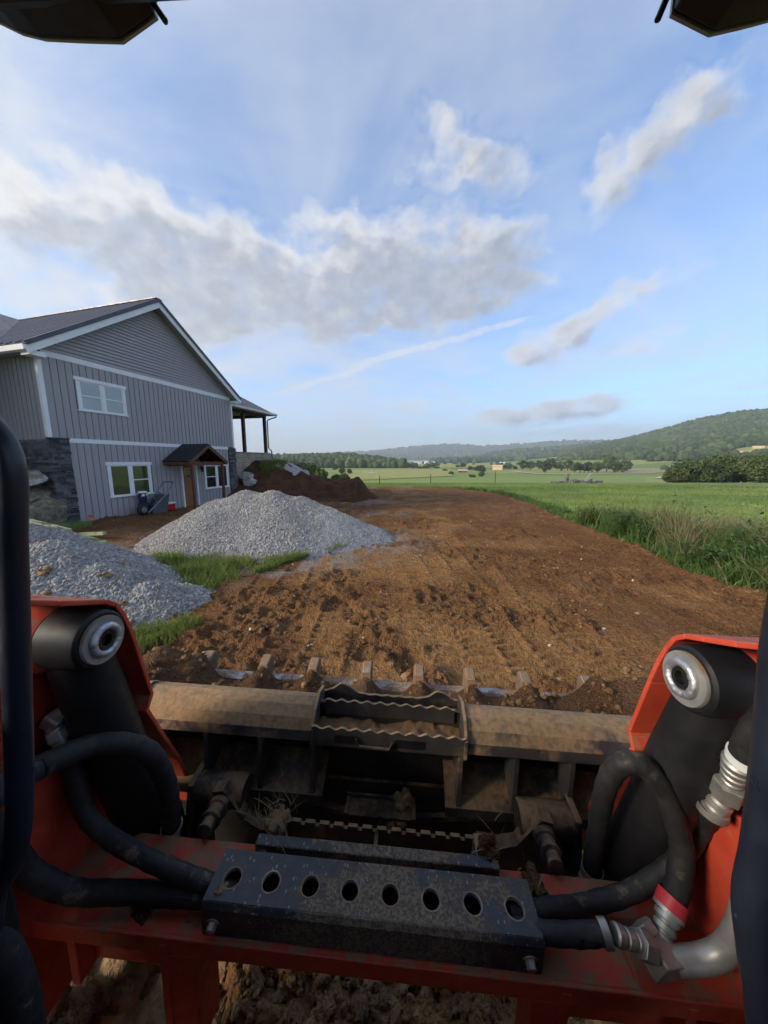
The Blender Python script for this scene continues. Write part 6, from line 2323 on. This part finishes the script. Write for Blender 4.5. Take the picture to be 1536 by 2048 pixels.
se = serrated(-0.20, 0.235, 0, 0, -0.838, 0.05, 0.0335, 0.008)
def slab_from_edge(pts, zb, y0, y1):
    mb = MB()
    for (xa, za), (xb, zc) in zip(pts[:-1], pts[1:]):
        if xb - xa > 1e-5:
            mb.prism([(xa, zb), (xb, zb), (xb, zc), (xa, za)], 1, y0, y1)
    return mb


lp(slab_from_edge(se, -0.90, 0.634, 0.642), 'step_plate', 'bucket_steel')
lp(MB().span((-0.004, 0.565, -0.90), (0.004, 0.633, -0.842)), 'step_divider', 'bucket_dark')
lp(MB().span((0.215, 0.56, -0.92), (0.235, 0.63, -0.815)), 'step_bracket', 'bucket_steel', bevel=0.003)
lp(MB().span((-0.235, 0.56, -0.92), (-0.205, 0.63, -0.825)), 'step_bracket', 'bucket_dark', bevel=0.003)
lp(MB().tube([(-0.338, 0.74, -0.906), (-0.20, 0.74, -0.912), (-0.092, 0.74, -0.930), (0.095, 0.74, -0.925), (0.34, 0.74, -0.903)], [0.011, 0.012, 0.013, 0.013, 0.008], 8), 'latch_rod', 'bucket_dark', smooth=40)
lt = MB()
for xa in (-0.088, -0.002, 0.082):
    lt.span((xa, 0.70, -0.945), (xa + 0.012, 0.75, -0.885))
lt.span((-0.088, 0.745, -0.945), (0.094, 0.752, -0.880)).span((-0.088, 0.70, -0.895), (0.094, 0.745, -0.889))
lp(lt, 'latch_box', 'bucket_dark', bevel=0.002)
lp(MB().span((-0.50, 0.765, -1.30), (0.50, 0.775, -0.86)), 'coupler_face', 'bucket_dark')

# hoses
hose([(-0.50, 0.30, -0.44), (-0.515, 0.36, -0.476), (-0.547, 0.42, -0.511), (-0.539, 0.45, -0.518), (-0.519, 0.50, -0.536), (-0.459, 0.53, -0.565), (-0.443, 0.56, -0.652), (-0.449, 0.58, -0.756), (-0.467, 0.60, -0.849)], 0.026)
hose([(-0.580, 0.50, -0.542), (-0.568, 0.50, -0.616), (-0.556, 0.50, -0.688), (-0.50, 0.49, -0.725), (-0.424, 0.48, -0.748), (-0.34, 0.475, -0.770), (-0.25, 0.47, -0.79)], 0.021)
hose([(-0.521, 0.34, -0.497), (-0.576, 0.40, -0.637), (-0.570, 0.42, -0.715), (-0.529, 0.44, -0.776), (-0.43, 0.46, -0.797), (-0.345, 0.465, -0.800), (-0.25, 0.47, -0.80)], 0.024)
hose([(0.474, 0.62, -0.878), (0.459, 0.60, -0.742), (0.441, 0.57, -0.602), (0.448, 0.55, -0.534), (0.48, 0.54, -0.527), (0.519, 0.53, -0.579), (0.547, 0.52, -0.658), (0.535, 0.50, -0.716), (0.512, 0.483, -0.748)], 0.025)
hose([(0.25, 0.48, -0.79), (0.31, 0.49, -0.785), (0.397, 0.516, -0.804), (0.48, 0.521, -0.769), (0.549, 0.527, -0.705), (0.593, 0.537, -0.633), (0.568, 0.508, -0.565)], 0.022)
hose([(0.25, 0.46, -0.785), (0.33, 0.45, -0.765), (0.39, 0.445, -0.745)], 0.021)
hose([(0.552, 0.462, -0.425), (0.546, 0.452, -0.375), (0.535, 0.42, -0.300), (0.50, 0.36, -0.20)], 0.025)
# left fittings
fitting((-0.468, 0.60, -0.850), (-0.474, 0.607, -0.905), 0.027)
band((-0.465, 0.599, -0.838), (-0.1, 0.15, -1), 0.0285, 0.010, 'zinc')
lp(MB().tube([(-0.545, 0.545, -0.470), (-0.575, 0.520, -0.478)], 0.022, 20), 'port', 'black_paint', smooth=40)
hexnut((-0.570, 0.523, -0.476), (-0.583, 0.515, -0.484), 0.019)
lp(MB().tube(spline([(-0.580, 0.517, -0.482), (-0.597, 0.510, -0.492), (-0.601, 0.506, -0.507), (-0.593, 0.503, -0.523)], 4), [0.013] * 13, 16), 'elbow', 'zinc', smooth=40)
lp(MB().box((-0.602, 0.508, -0.500), (0.030, 0.028, 0.030), (0, R(35), 0)), 'elbow_body', 'zinc', bevel=0.004)
hexnut((-0.597, 0.504, -0.514), (-0.590, 0.502, -0.532), 0.018)
fitting((-0.578, 0.50, -0.560), (-0.591, 0.502, -0.530), 0.0225)
# right fittings
fitting((0.473, 0.62, -0.876), (0.464, 0.625, -0.925), 0.026)
band((0.4735, 0.618, -0.866), (0.1, 0.1, -1), 0.0275, 0.010, 'zinc')
lp(MB().tube([(0.552, 0.560, -0.500), (0.575, 0.525, -0.490)], 0.024, 20), 'port', 'black_paint', smooth=40)
hexnut((0.572, 0.527, -0.490), (0.5735, 0.512, -0.484), 0.0195)
lp(MB().tube([(0.5735, 0.512, -0.484), (0.571, 0.490, -0.474)], 0.013, 16), 'adapter', 'zinc', smooth=40)
fitting((0.553, 0.468, -0.432), (0.568, 0.486, -0.492), 0.027, rings=4)
hexnut((0.567, 0.485, -0.488), (0.572, 0.492, -0.520), 0.021)
fitting((0.566, 0.50, -0.563), (0.572, 0.493, -0.516), 0.0245)
band((0.5655, 0.50, -0.560), (0.1, 0.0, 1), 0.0265, 0.011, 'zinc')
band((0.551, 0.459, -0.418), (0.2, 0.2, -1), 0.0285, 0.013, 'tape_white')
band((0.520, 0.489, -0.738), (-0.55, -0.4, -0.75), 0.0285, 0.020, 'red_band', 'red_marker_band')
band((0.513, 0.484, -0.747), (-0.55, -0.4, -0.75), 0.0280, 0.007, 'zinc')
fitting((0.511, 0.482, -0.749), (0.487, 0.460, -0.778), 0.024)
lp(MB().box((0.480, 0.448, -0.785), (0.045, 0.040, 0.042), (R(10), R(12), R(15))), 'manifold_block', 'galv_pipe', bevel=0.003)
hexnut((0.470, 0.462, -0.772), (0.462, 0.475, -0.764), 0.019)
band((0.385, 0.4455, -0.7465), (1, -.05, 0.25), 0.0235, 0.012, 'zinc')
fitting((0.398, 0.445, -0.744), (0.448, 0.443, -0.757), 0.020)
hexnut((0.436, 0.443, -0.754), (0.458, 0.444, -0.765), 0.0195)
lp(MB().tube(spline([(0.495, 0.444, -0.784), (0.535, 0.442, -0.770), (0.562, 0.440, -0.745), (0.574, 0.438, -0.70), (0.574, 0.435, -0.63), (0.565, 0.42, -0.54), (0.55, 0.38, -0.45)], 8), 0.0175, 20), 'steel_pipe', 'galv_pipe', smooth=40)

# cab: grab rails, roof, lamps, rear panel
lp(MB().tube(spline([(-0.47, 0.305, 0.040), (-0.405, 0.303, 0.039), (-0.368, 0.30, 0.022), (-0.352, 0.30, -0.018), (-0.362, 0.30, -0.10), (-0.3755, 0.30, -0.212), (-0.400, 0.30, -0.403), (-0.422, 0.30, -0.491), (-0.455, 0.30, -0.548), (-0.475, 0.30, -0.62)], 8), 0.0118, 18), 'grab_rail', 'navy_clean', smooth=50)
lp(MB().tube(spline([(0.385, 0.30, 0.10), (0.3795, 0.30, -0.05), (0.381, 0.30, -0.151), (0.388, 0.30, -0.211), (0.397, 0.30, -0.291), (0.405, 0.30, -0.378), (0.408, 0.30, -0.440), (0.424, 0.30, -0.504), (0.452, 0.30, -0.60), (0.47, 0.29, -0.72)], 8), 0.0150, 18), 'grab_rail', 'navy_clean', smooth=50)
lp(MB().tube(spline([(-0.53, 0.29, -0.50), (-0.496, 0.30, -0.60), (-0.48, 0.31, -0.68), (-0.467, 0.31, -0.78), (-0.45, 0.29, -0.95)], 8), 0.022, 16), 'hose', 'rubber', smooth=50)
lp(MB().tube(spline([(-0.56, 0.29, -0.48), (-0.527, 0.30, -0.60), (-0.515, 0.31, -0.70), (-0.505, 0.30, -0.85)], 8), 0.022, 16), 'hose', 'rubber', smooth=50)
ROOF_Z = 0.475
lp(MB().prism([(0.42, ROOF_Z), (0.43, ROOF_Z + 0.05), (0.36, ROOF_Z + 0.09), (-1.05, ROOF_Z + 0.09), (-1.05, ROOF_Z)], 0, -0.50, 0.50), 'cab_roof', 'lamp_black', bevel=0.01)
for sx in (-1, 1):
    lp(MB().span((sx * 0.47, 0.27, -0.95), (sx * 0.51, 0.33, ROOF_Z)), 'cab_pillar', 'lamp_black', bevel=0.006)
    lp(MB().span((sx * 0.48, -1.0, -0.95), (sx * 0.505, 0.28, -0.25)), 'cab_side', 'lamp_black')
    for k in range(8):
        lp(MB().span((sx * 0.488, -1.0 + 0.16 * k, -0.25), (sx * 0.496, -0.99 + 0.16 * k, ROOF_Z)), 'side_bar', 'lamp_black')
lp(MB().span((-0.50, -1.05, -0.95), (0.50, -1.0, ROOF_Z)), 'cab_rear', 'lamp_black')
lp(MB().span((-0.50, -1.0, -1.0), (0.50, 0.20, -0.95)), 'cab_floor', 'lamp_black')
# work lamps under the roof edge
LL = [(-0.56, 0.528), (-0.52, 0.517), (-0.474, 0.500), (-0.444, 0.487), (-0.416, 0.4805), (-0.37, 0.477), (-0.319, 0.474), (-0.275, 0.496), (-0.276, 0.545), (-0.56, 0.56)]
RL = [(0.293, 0.530), (0.294, 0.476), (0.337, 0.457), (0.369, 0.4625), (0.396, 0.468), (0.47, 0.485), (0.56, 0.52), (0.56, 0.56)]
for L, xe in ((LL, -0.276), (RL, 0.294)):
    lm = lp(MB().prism(L, 1, 0.36, 0.445), 'work_lamp', 'lamp_black', bevel=0.004)
    MB().prism([(x, z) for x, z in L], 1, 0.446, 0.449).build('lens', MATS['lens'], lm, off=LO)
    sgn = -1 if xe < 0 else 1
    MB().tube([(xe + sgn * -0.012, 0.43, 0.52), (xe - sgn * 0.006 + (-sgn) * 0.004, 0.43, 0.49), (xe - sgn * 0.022, 0.43, 0.474 if sgn < 0 else 0.455)], 0.0032, 8).build('lamp_bracket', MATS['lamp_black'], lm, off=LO)
    MB().prism([(xe - sgn * 0.001, 0.52), (xe - sgn * 0.005, 0.49), (xe + sgn * 0.016, 0.515)], 1, 0.438, 0.444).build('lamp_edge', MATS['lens'], lm, off=LO)

# undercarriage: rubber tracks caked in tan mud
for sx in (-1, 1):
    loop = []
    for k in range(25):
        a = R(90 - 180 * k / 24)
        loop.append((0.32 + 0.40 * math.cos(a), -1.60 + 0.40 * math.sin(a)))
    for k in range(17):
        a = R(-90 - 180 * k / 16)
        loop.append((-1.30 + 0.40 * math.cos(a), -1.60 + 0.40 * math.sin(a)))
    tr = lp(MB().prism(loop, 0, sx * 0.60, sx * 1.02), 'track', 'tan_mud', bevel=0.03, smooth=50)
    # lugs round the belt
    n = len(loop)
    per = [0.0]
    for i in range(n):
        a, b = Vector(loop[i]), Vector(loop[(i + 1) % n])
        per.append(per[-1] + (b - a).length)
    lm = MB().prism([(-0.035, -0.02), (0.035, -0.02), (0.018, 0.004), (-0.018, 0.004)], 0, -0.195, 0.195)
    lme = bpy.data.meshes.new('track_lug')
    lme.from_pydata(lm.v, [], lm.f)
    lme.materials.append(MATS['tan_mud'])
    q = int(per[-1] / 0.13)
    for k in range(q):
        s_ = per[-1] * k / q
        i = max(j for j in range(n) if per[j] <= s_)
        a, b = Vector(loop[i]), Vector(loop[(i + 1) % n])
        d = (b - a).normalized()
        p = a + d * (s_ - per[i])
        nrm = Vector((-d.y, d.x))
        put(lme, 'track_lug', tr, (sx * 0.81, p.x + nrm.x * 0.012 - LO[1], p.y + nrm.y * 0.012 - LO[2]), (math.atan2(d.y, d.x), 0, 0))
    lp(MB().lathe([(0.0, 0.0), (0.30, 0.0), (0.30, 0.03), (0.12, 0.05), (0.0, 0.05)], (sx * 0.60, 0.32, -1.60), (-sx, 0, 0), 32), 'idler_wheel', 'tan_mud', smooth=35)
    lp(MB().prism([(-1.2, -1.45), (0.25, -1.45), (0.30, -1.60), (0.2, -1.75), (-1.2, -1.75)], 0, sx * 0.46, sx * 0.60), 'track_frame', 'red_paint', bevel=0.01)
for k, (x, y, z, sz) in enumerate(((-0.66, 0.56, -1.25, .11), (-0.74, 0.62, -1.28, .12), (-0.84, 0.58, -1.24, .12), (-0.70, 0.44, -1.20, .12), (-0.92, 0.62, -1.30, .11), (-0.80, 0.68, -1.36, .10), (-0.66, 0.68, -1.38, .10), (-0.62, 0.46, -1.24, .08))):
    v, f = crumb(60 + k)
    v = v * np.array([1.2, 1.1, 0.6]) * sz + np.array([x, y, z]) - np.array(LO)
    np_mesh('caked_mud', v, f, MATS['tan_mud'], LOADER, smooth=True)
lp(MB().span((-0.46, -1.5, -1.80), (0.46, 0.02, -1.0)), 'chassis', 'red_paint', bevel=0.02)

# ------------------------------------------------------------------ bucket
BO = (0.0, 1.0, -1.25)
BUCKET = frame('bucket', BO)
tag(BUCKET, 'muddy toothed steel bucket held by the loader arms', 'bucket')


def bp(mb, name, mat, parent=BUCKET, **kw):
    return mb.build(name, MATS[mat], parent, off=BO, **kw)


BW = 1.08
SHELL = [(0.775, -0.64), (0.785, -0.80), (0.800, -1.00), (0.845, -1.12), (0.92, -1.19), (1.00, -1.185), (1.25, -0.985)]
bp(MB().strip(SHELL, 0, -BW, BW, 0.012), 'shell', 'bucket_dark')
for sx in (-1, 1):
    bp(MB().prism([(0.775, -0.64), (0.80, -1.0), (0.845, -1.12), (0.92, -1.19), (1.0, -1.17), (1.25, -0.955), (1.22, -0.86), (1.0, -0.80), (0.82, -0.66)], 0, sx * BW, sx * (BW + 0.016)), 'side_plate', 'bucket_dark', bevel=0.002)


def roll_bar(x0, x1):
    """rounded top rail: a plate rolled over the back edge"""
    line = [(0.815 - 0.0, -0.652), (0.800, -0.633), (0.775, -0.624), (0.750, -0.630), (0.728, -0.648), (0.714, -0.672), (0.710, -0.697)]
    return MB().strip(line, 0, x0, x1, 0.008)


bp(roll_bar(-BW, -0.176), 'top_rail', 'bucket_steel', smooth=50)
bp(roll_bar(0.208, BW), 'top_rail', 'bucket_steel', smooth=50)
bp(MB().span((-BW, 0.775, -0.70), (BW, 0.79, -0.645)), 'rail_backing', 'bucket_dark')
for x in (-0.63,):
    bp(MB().prism([(0.705, -0.70), (0.708, -0.668), (0.724, -0.642), (0.748, -0.623), (0.778, -0.616), (0.80, -0.63), (0.80, -0.70)], 0, x - 0.012, x), 'end_plate', 'bucket_steel', bevel=0.003)
# gussets and ledge on the back
for x in (-0.75, -0.60, -0.45, -0.308, -0.171, 0.197, 0.331, 0.462, 0.60, 0.75):
    bp(MB().prism([(0.715, -0.695), (0.785, -0.69), (0.79, -0.83), (0.706, -0.845)], 0, x - 0.006, x + 0.006), 'gusset', 'bucket_steel', bevel=0.0015)
for x0, x1 in ((-BW, -0.145), (0.165, BW)):
    bp(MB().strip([(0.700, -0.868), (0.704, -0.846), (0.787, -0.790)][::-1], 0, x0, x1, 0.008), 'back_ledge', 'bucket_dark')
# step let into the middle of the top rail, with wavy anti-slip treads
def wavy(x0, x1, z, amp, pitch, n=72, trend=0.0, seed=0):
    return [(x0 + (x1 - x0) * i / n, z + amp * math.sin(2 * math.pi * (x1 - x0) * i / n / pitch) + trend * i / n) for i in range(n + 1)]


SX0, SX1 = -0.172, 0.204
bp(slab_from_edge(wavy(SX0, SX1, -0.6525, 0.0035, 0.034), -0.700, 0.705, 0.711), 'step_front', 'bucket_steel')
bp(slab_from_edge(wavy(SX0 + 0.02, SX1 - 0.02, -0.6285, 0.0032, 0.034), -0.668, 0.770, 0.776), 'step_tread', 'bucket_steel')
hump = []
for i in range(81):
    u = i / 80
    x = SX0 + (SX1 - SX0) * u
    b1 = math.exp(-((u - 0.15) / 0.085) ** 2)
    b2 = math.exp(-((u - 0.86) / 0.075) ** 2)
    hump.append((x, -0.648 + 0.028 * b1 + 0.024 * b2 + 0.0012 * math.sin(x * 190)))
bp(slab_from_edge(hump, -0.70, 0.825, 0.833), 'step_back', 'bucket_steel')
for x in (SX0, SX1):
    bp(MB().prism([(0.700, -0.705), (0.704, -0.66), (0.735, -0.628), (0.780, -0.612), (0.825, -0.628), (0.836, -0.70)], 0, x - 0.004, x + 0.004), 'step_side', 'bucket_steel', bevel=0.001)
bp(MB().span((SX0, 0.706, -0.702), (SX1, 0.83, -0.694)), 'step_floor', 'bucket_dark')
for a, b in ((-0.115, -0.055), (0.035, 0.105)):
    bp(MB().span((a, 0.7035, -0.690), (b, 0.7048, -0.668)), 'slot_dark_plate', 'lamp_black', bevel=0.0)  # thin black plate painted in for the shade of an open slot
bp(MB().tube([(-0.06, 0.701, -0.672), (-0.055, 0.698, -0.689), (0.02, 0.698, -0.691), (0.028, 0.701, -0.674)], 0.004, 8), 'hook', 'bucket_dark', smooth=40)
# mud packed into the step
def step_mud():
    nx, ny = 90, 26
    X, Y = np.meshgrid(np.linspace(SX0 + .006, SX1 - .006, nx), np.linspace(0.714, 0.822, ny), indexing='xy')
    Z = -0.694 + 0.034 * fbm(X / .09, Y / .09, 4, 411) * (0.4 + 0.9 * fbm(X / .12 + 4, Y / .2, 2, 412)) + 0.012 * (fbm(X / .018, Y / .018, 3, 413) - .5)
    idx = np.arange(nx * ny).reshape(ny, nx)
    F = np.stack([idx[:-1, :-1], idx[:-1, 1:], idx[1:, 1:], idx[1:, :-1]], -1).reshape(-1, 4)
    np_mesh('packed_mud', np.stack([X, Y, Z], -1).reshape(-1, 3) - np.array(BO), F, MATS['muddy_steel'], BUCKET, smooth=True)


step_mud()
# cutting edge and teeth
ED = Vector((0.25, 0.212)).normalized()
EN = Vector((-ED.y, ED.x))


def ep(u, w, x):
    return (x, 1.25 + ED.x * u + EN.x * w, -0.985 + ED.y * u + EN.y * w)


def wedge(mb, x0, x1, prof):
    n = len(prof)
    mb.add([ep(u, w, x0) for u, w in prof] + [ep(u, w, x1) for u, w in prof], [tuple(range(n))[::-1], tuple(range(n, 2 * n))] + [(i, (i + 1) % n, (i + 1) % n + n, i + n) for i in range(n)])
    return mb


bp(wedge(MB(), -BW - 0.01, BW + 0.01, [(-0.16, 0.013), (-0.16, 0.028), (0.035, 0.030), (0.06, 0.013)]), 'cutting_edge', 'edge_steel', bevel=0.002)
for k, x in enumerate((-1.03, -0.785, -0.53, -0.32, -0.094, 0.123, 0.332, 0.553, 0.80, 1.0)):
    tooth = bp(wedge(MB(), x - 0.018, x + 0.018, [(-0.10, 0.031), (-0.07, 0.075), (0.02, 0.092), (0.06, 0.080), (0.065, 0.012), (0.035, 0.0305)]), 'tooth', 'muddy_steel', bevel=0.006)
    wedge(MB(), x - 0.0215, x + 0.0215, [(0.03, 0.095), (0.055, 0.099), (0.115, 0.078), (0.118, 0.062), (0.066, 0.010), (0.045, 0.030)]).build('tooth_cap', MATS['muddy_steel'], tooth, off=BO, bevel=0.005)
    g = random.Random(k)
    wedge(MB(), x - 0.016, x + 0.018, [(0.062, 0.0985), (0.070, 0.1015), (0.113, 0.0835), (0.119, 0.072), (0.112, 0.070)]).build('tooth_tip', MATS['worn_steel'], tooth, off=BO, bevel=0.003)
    if k in (1, 4, 5, 6):
        MB().add([ep(0.031, 0.050, x - 0.013), ep(0.031, 0.050, x + 0.013), ep(0.0275, 0.088, x + 0.014), ep(0.0275, 0.088, x - 0.012), ep(0.036, 0.050, x - 0.013), ep(0.036, 0.050, x + 0.013), ep(0.036, 0.088, x + 0.014), ep(0.036, 0.088, x - 0.012)],
                 [(0, 1, 2, 3), (7, 6, 5, 4), (0, 4, 5, 1), (1, 5, 6, 2), (2, 6, 7, 3), (3, 7, 4, 0)]).build('worn_patch', MATS['worn_steel'], tooth, off=BO)

# soil left in the bucket
def soil_in_bucket():
    nx, ny = 260, 70
    X, T = np.meshgrid(np.linspace(-BW + 0.004, BW - 0.004, nx), np.linspace(0, 1, ny), indexing='xy')
    y = 0.80 + 0.43 * T
    top = -0.70 - 0.235 * T - 0.040 * np.sin(np.pi * T)
    h = 0.045 * (fbm(X / .25, y / .25, 4, 301) - .5) + 0.018 * (fbm(X / .05, y / .05, 3, 302) - .5)
    side = 0.13 * np.exp(-((X + 0.93) / 0.13) ** 2) * sstep(0.2, 0.9, T) + 0.10 * np.exp(-((X - 0.97) / 0.16) ** 2) * sstep(0.1, 0.9, T)
    pil = 0
    for x in (-0.785, -0.53, -0.32, -0.094, 0.123, 0.332, 0.553, 0.80):
        pil = pil + 0.062 * np.exp(-((X - x) / 0.045) ** 2) * sstep(0.55, 1.0, T)
    rise = 0.03 * sstep(0.2, 0.8, X) * sstep(.4, 1, T)
    z = top + h + side + pil + rise
    idx = np.arange(nx * ny).reshape(ny, nx)
    F = np.stack([idx[:-1, :-1], idx[:-1, 1:], idx[1:, 1:], idx[1:, :-1]], -1).reshape(-1, 4)
    V = np.stack([X, y, z], -1).reshape(-1, 3)
    # skirt closes the heap
    V2 = V.copy()
    V2[:, 2] -= 0.10
    edge = np.concatenate([idx[0, :], idx[1:, -1], idx[-1, -2::-1], idx[-2:0:-1, 0]])
    n0 = len(V)
    Vs = np.concatenate([V, V2[edge]])
    m = len(edge)
    Q = np.stack([edge, n0 + np.arange(m), n0 + (np.arange(m) + 1) % m, np.roll(edge, -1)], -1)
    Vs = Vs - np.array([BO[0], BO[1], BO[2]])
    o = np_mesh('soil', Vs, np.concatenate([F, Q]), dirt_material('bucket_soil', False, ((0.140, 0.070, 0.033), (0.250, 0.135, 0.064)), scale=3.0), smooth=True, kind='stuff')
    o.location = BUCKET.location
    o.rotation_euler = BUCKET.rotation_euler
    tag(o, 'brown soil left in the loader bucket behind its teeth', 'soil')
    n = 900
    ii = rng.integers(0, nx * ny, n)
    P = V[ii] + rng.normal(0, .004, (n, 3)) - np.array(BO)
    s = 0.003 + 0.012 * rng.random(n) ** 3
    c = scatter('soil_crumbs', CLODS, P, np.stack([s, s, s * .8], -1), np.clip(rng.normal(.5, .2, n), 0, 1))
    c.location, c.rotation_euler = BUCKET.location, BUCKET.rotation_euler
    tag(c, 'small soil crumbs on the heap in the loader bucket', 'soil crumbs')


soil_in_bucket()


def clod(p, s, seed, label, mat='clod_soil', stretch=(1.2, 1, .85), grass=0):
    v, f = crumb(seed)
    v = v * np.array(stretch) * s
    e = empty('dirt_clod', machine_point(*p), (0, R(ROLL), seed * 0.7))
    tag(e, label, 'dirt clod')
    np_mesh('lump', v, f, MATS[mat] if isinstance(mat, str) else mat, e, smooth=False)
    if grass:
        g = np.random.default_rng(seed)
        x, y = g.normal(0, s * .8, grass), g.normal(0, s * .6, grass)
        blades('roots', x, y, 0 * x + s * 0.2, s * g.uniform(0.5, 1.6, grass), 'straw', 0.0008, 1.4, 3, parent=e)


SOILM = MATS['bucket_soil']
clod((-0.222, 0.60, -0.800), 0.036, 3, 'clod bristling with dry roots on the left end of the coupler', 'clod_soil', (1.3, .9, .9), 70)
clod((0.062, 0.725, -0.862), 0.028, 4, 'small ochre clod on top of the latch box')
clod((0.040, 0.715, -0.912), 0.032, 5, 'ochre clod wedged inside the latch box')
clod((0.238, 0.585, -0.795), 0.028, 6, 'crumbly clod on the right end of the coupler step', SOILM, (1, .8, 1.3), 20)
clod((0.318, 0.545, -0.815), 0.030, 7, 'dark clod with a root loop behind the right end of the hose guard', SOILM, (1.2, 1, .8), 16)
clod((-0.415, 0.452, -0.828), 0.026, 8, 'dirt crumbled on the red beam left of the hose guard', SOILM, (1.3, .7, .35), 8)
clod((0.965, 1.215, -0.835), 0.050, 9, 'large clod stuck on the right corner of the bucket', SOILM, (1.1, 1, 1.1))
clod((-0.265, 0.455, -0.762), 0.011, 10, 'little crumb at the first hole of the hose guard')
clod((0.435, 0.69, -0.93), 0.05, 12, 'mud packed behind the right tilt cylinder', 'clod_soil', (.6, .8, 1.4))
clod((-0.45, 0.685, -0.93), 0.055, 13, 'mud packed behind the left tilt cylinder', 'clod_soil', (.6, .8, 1.4))
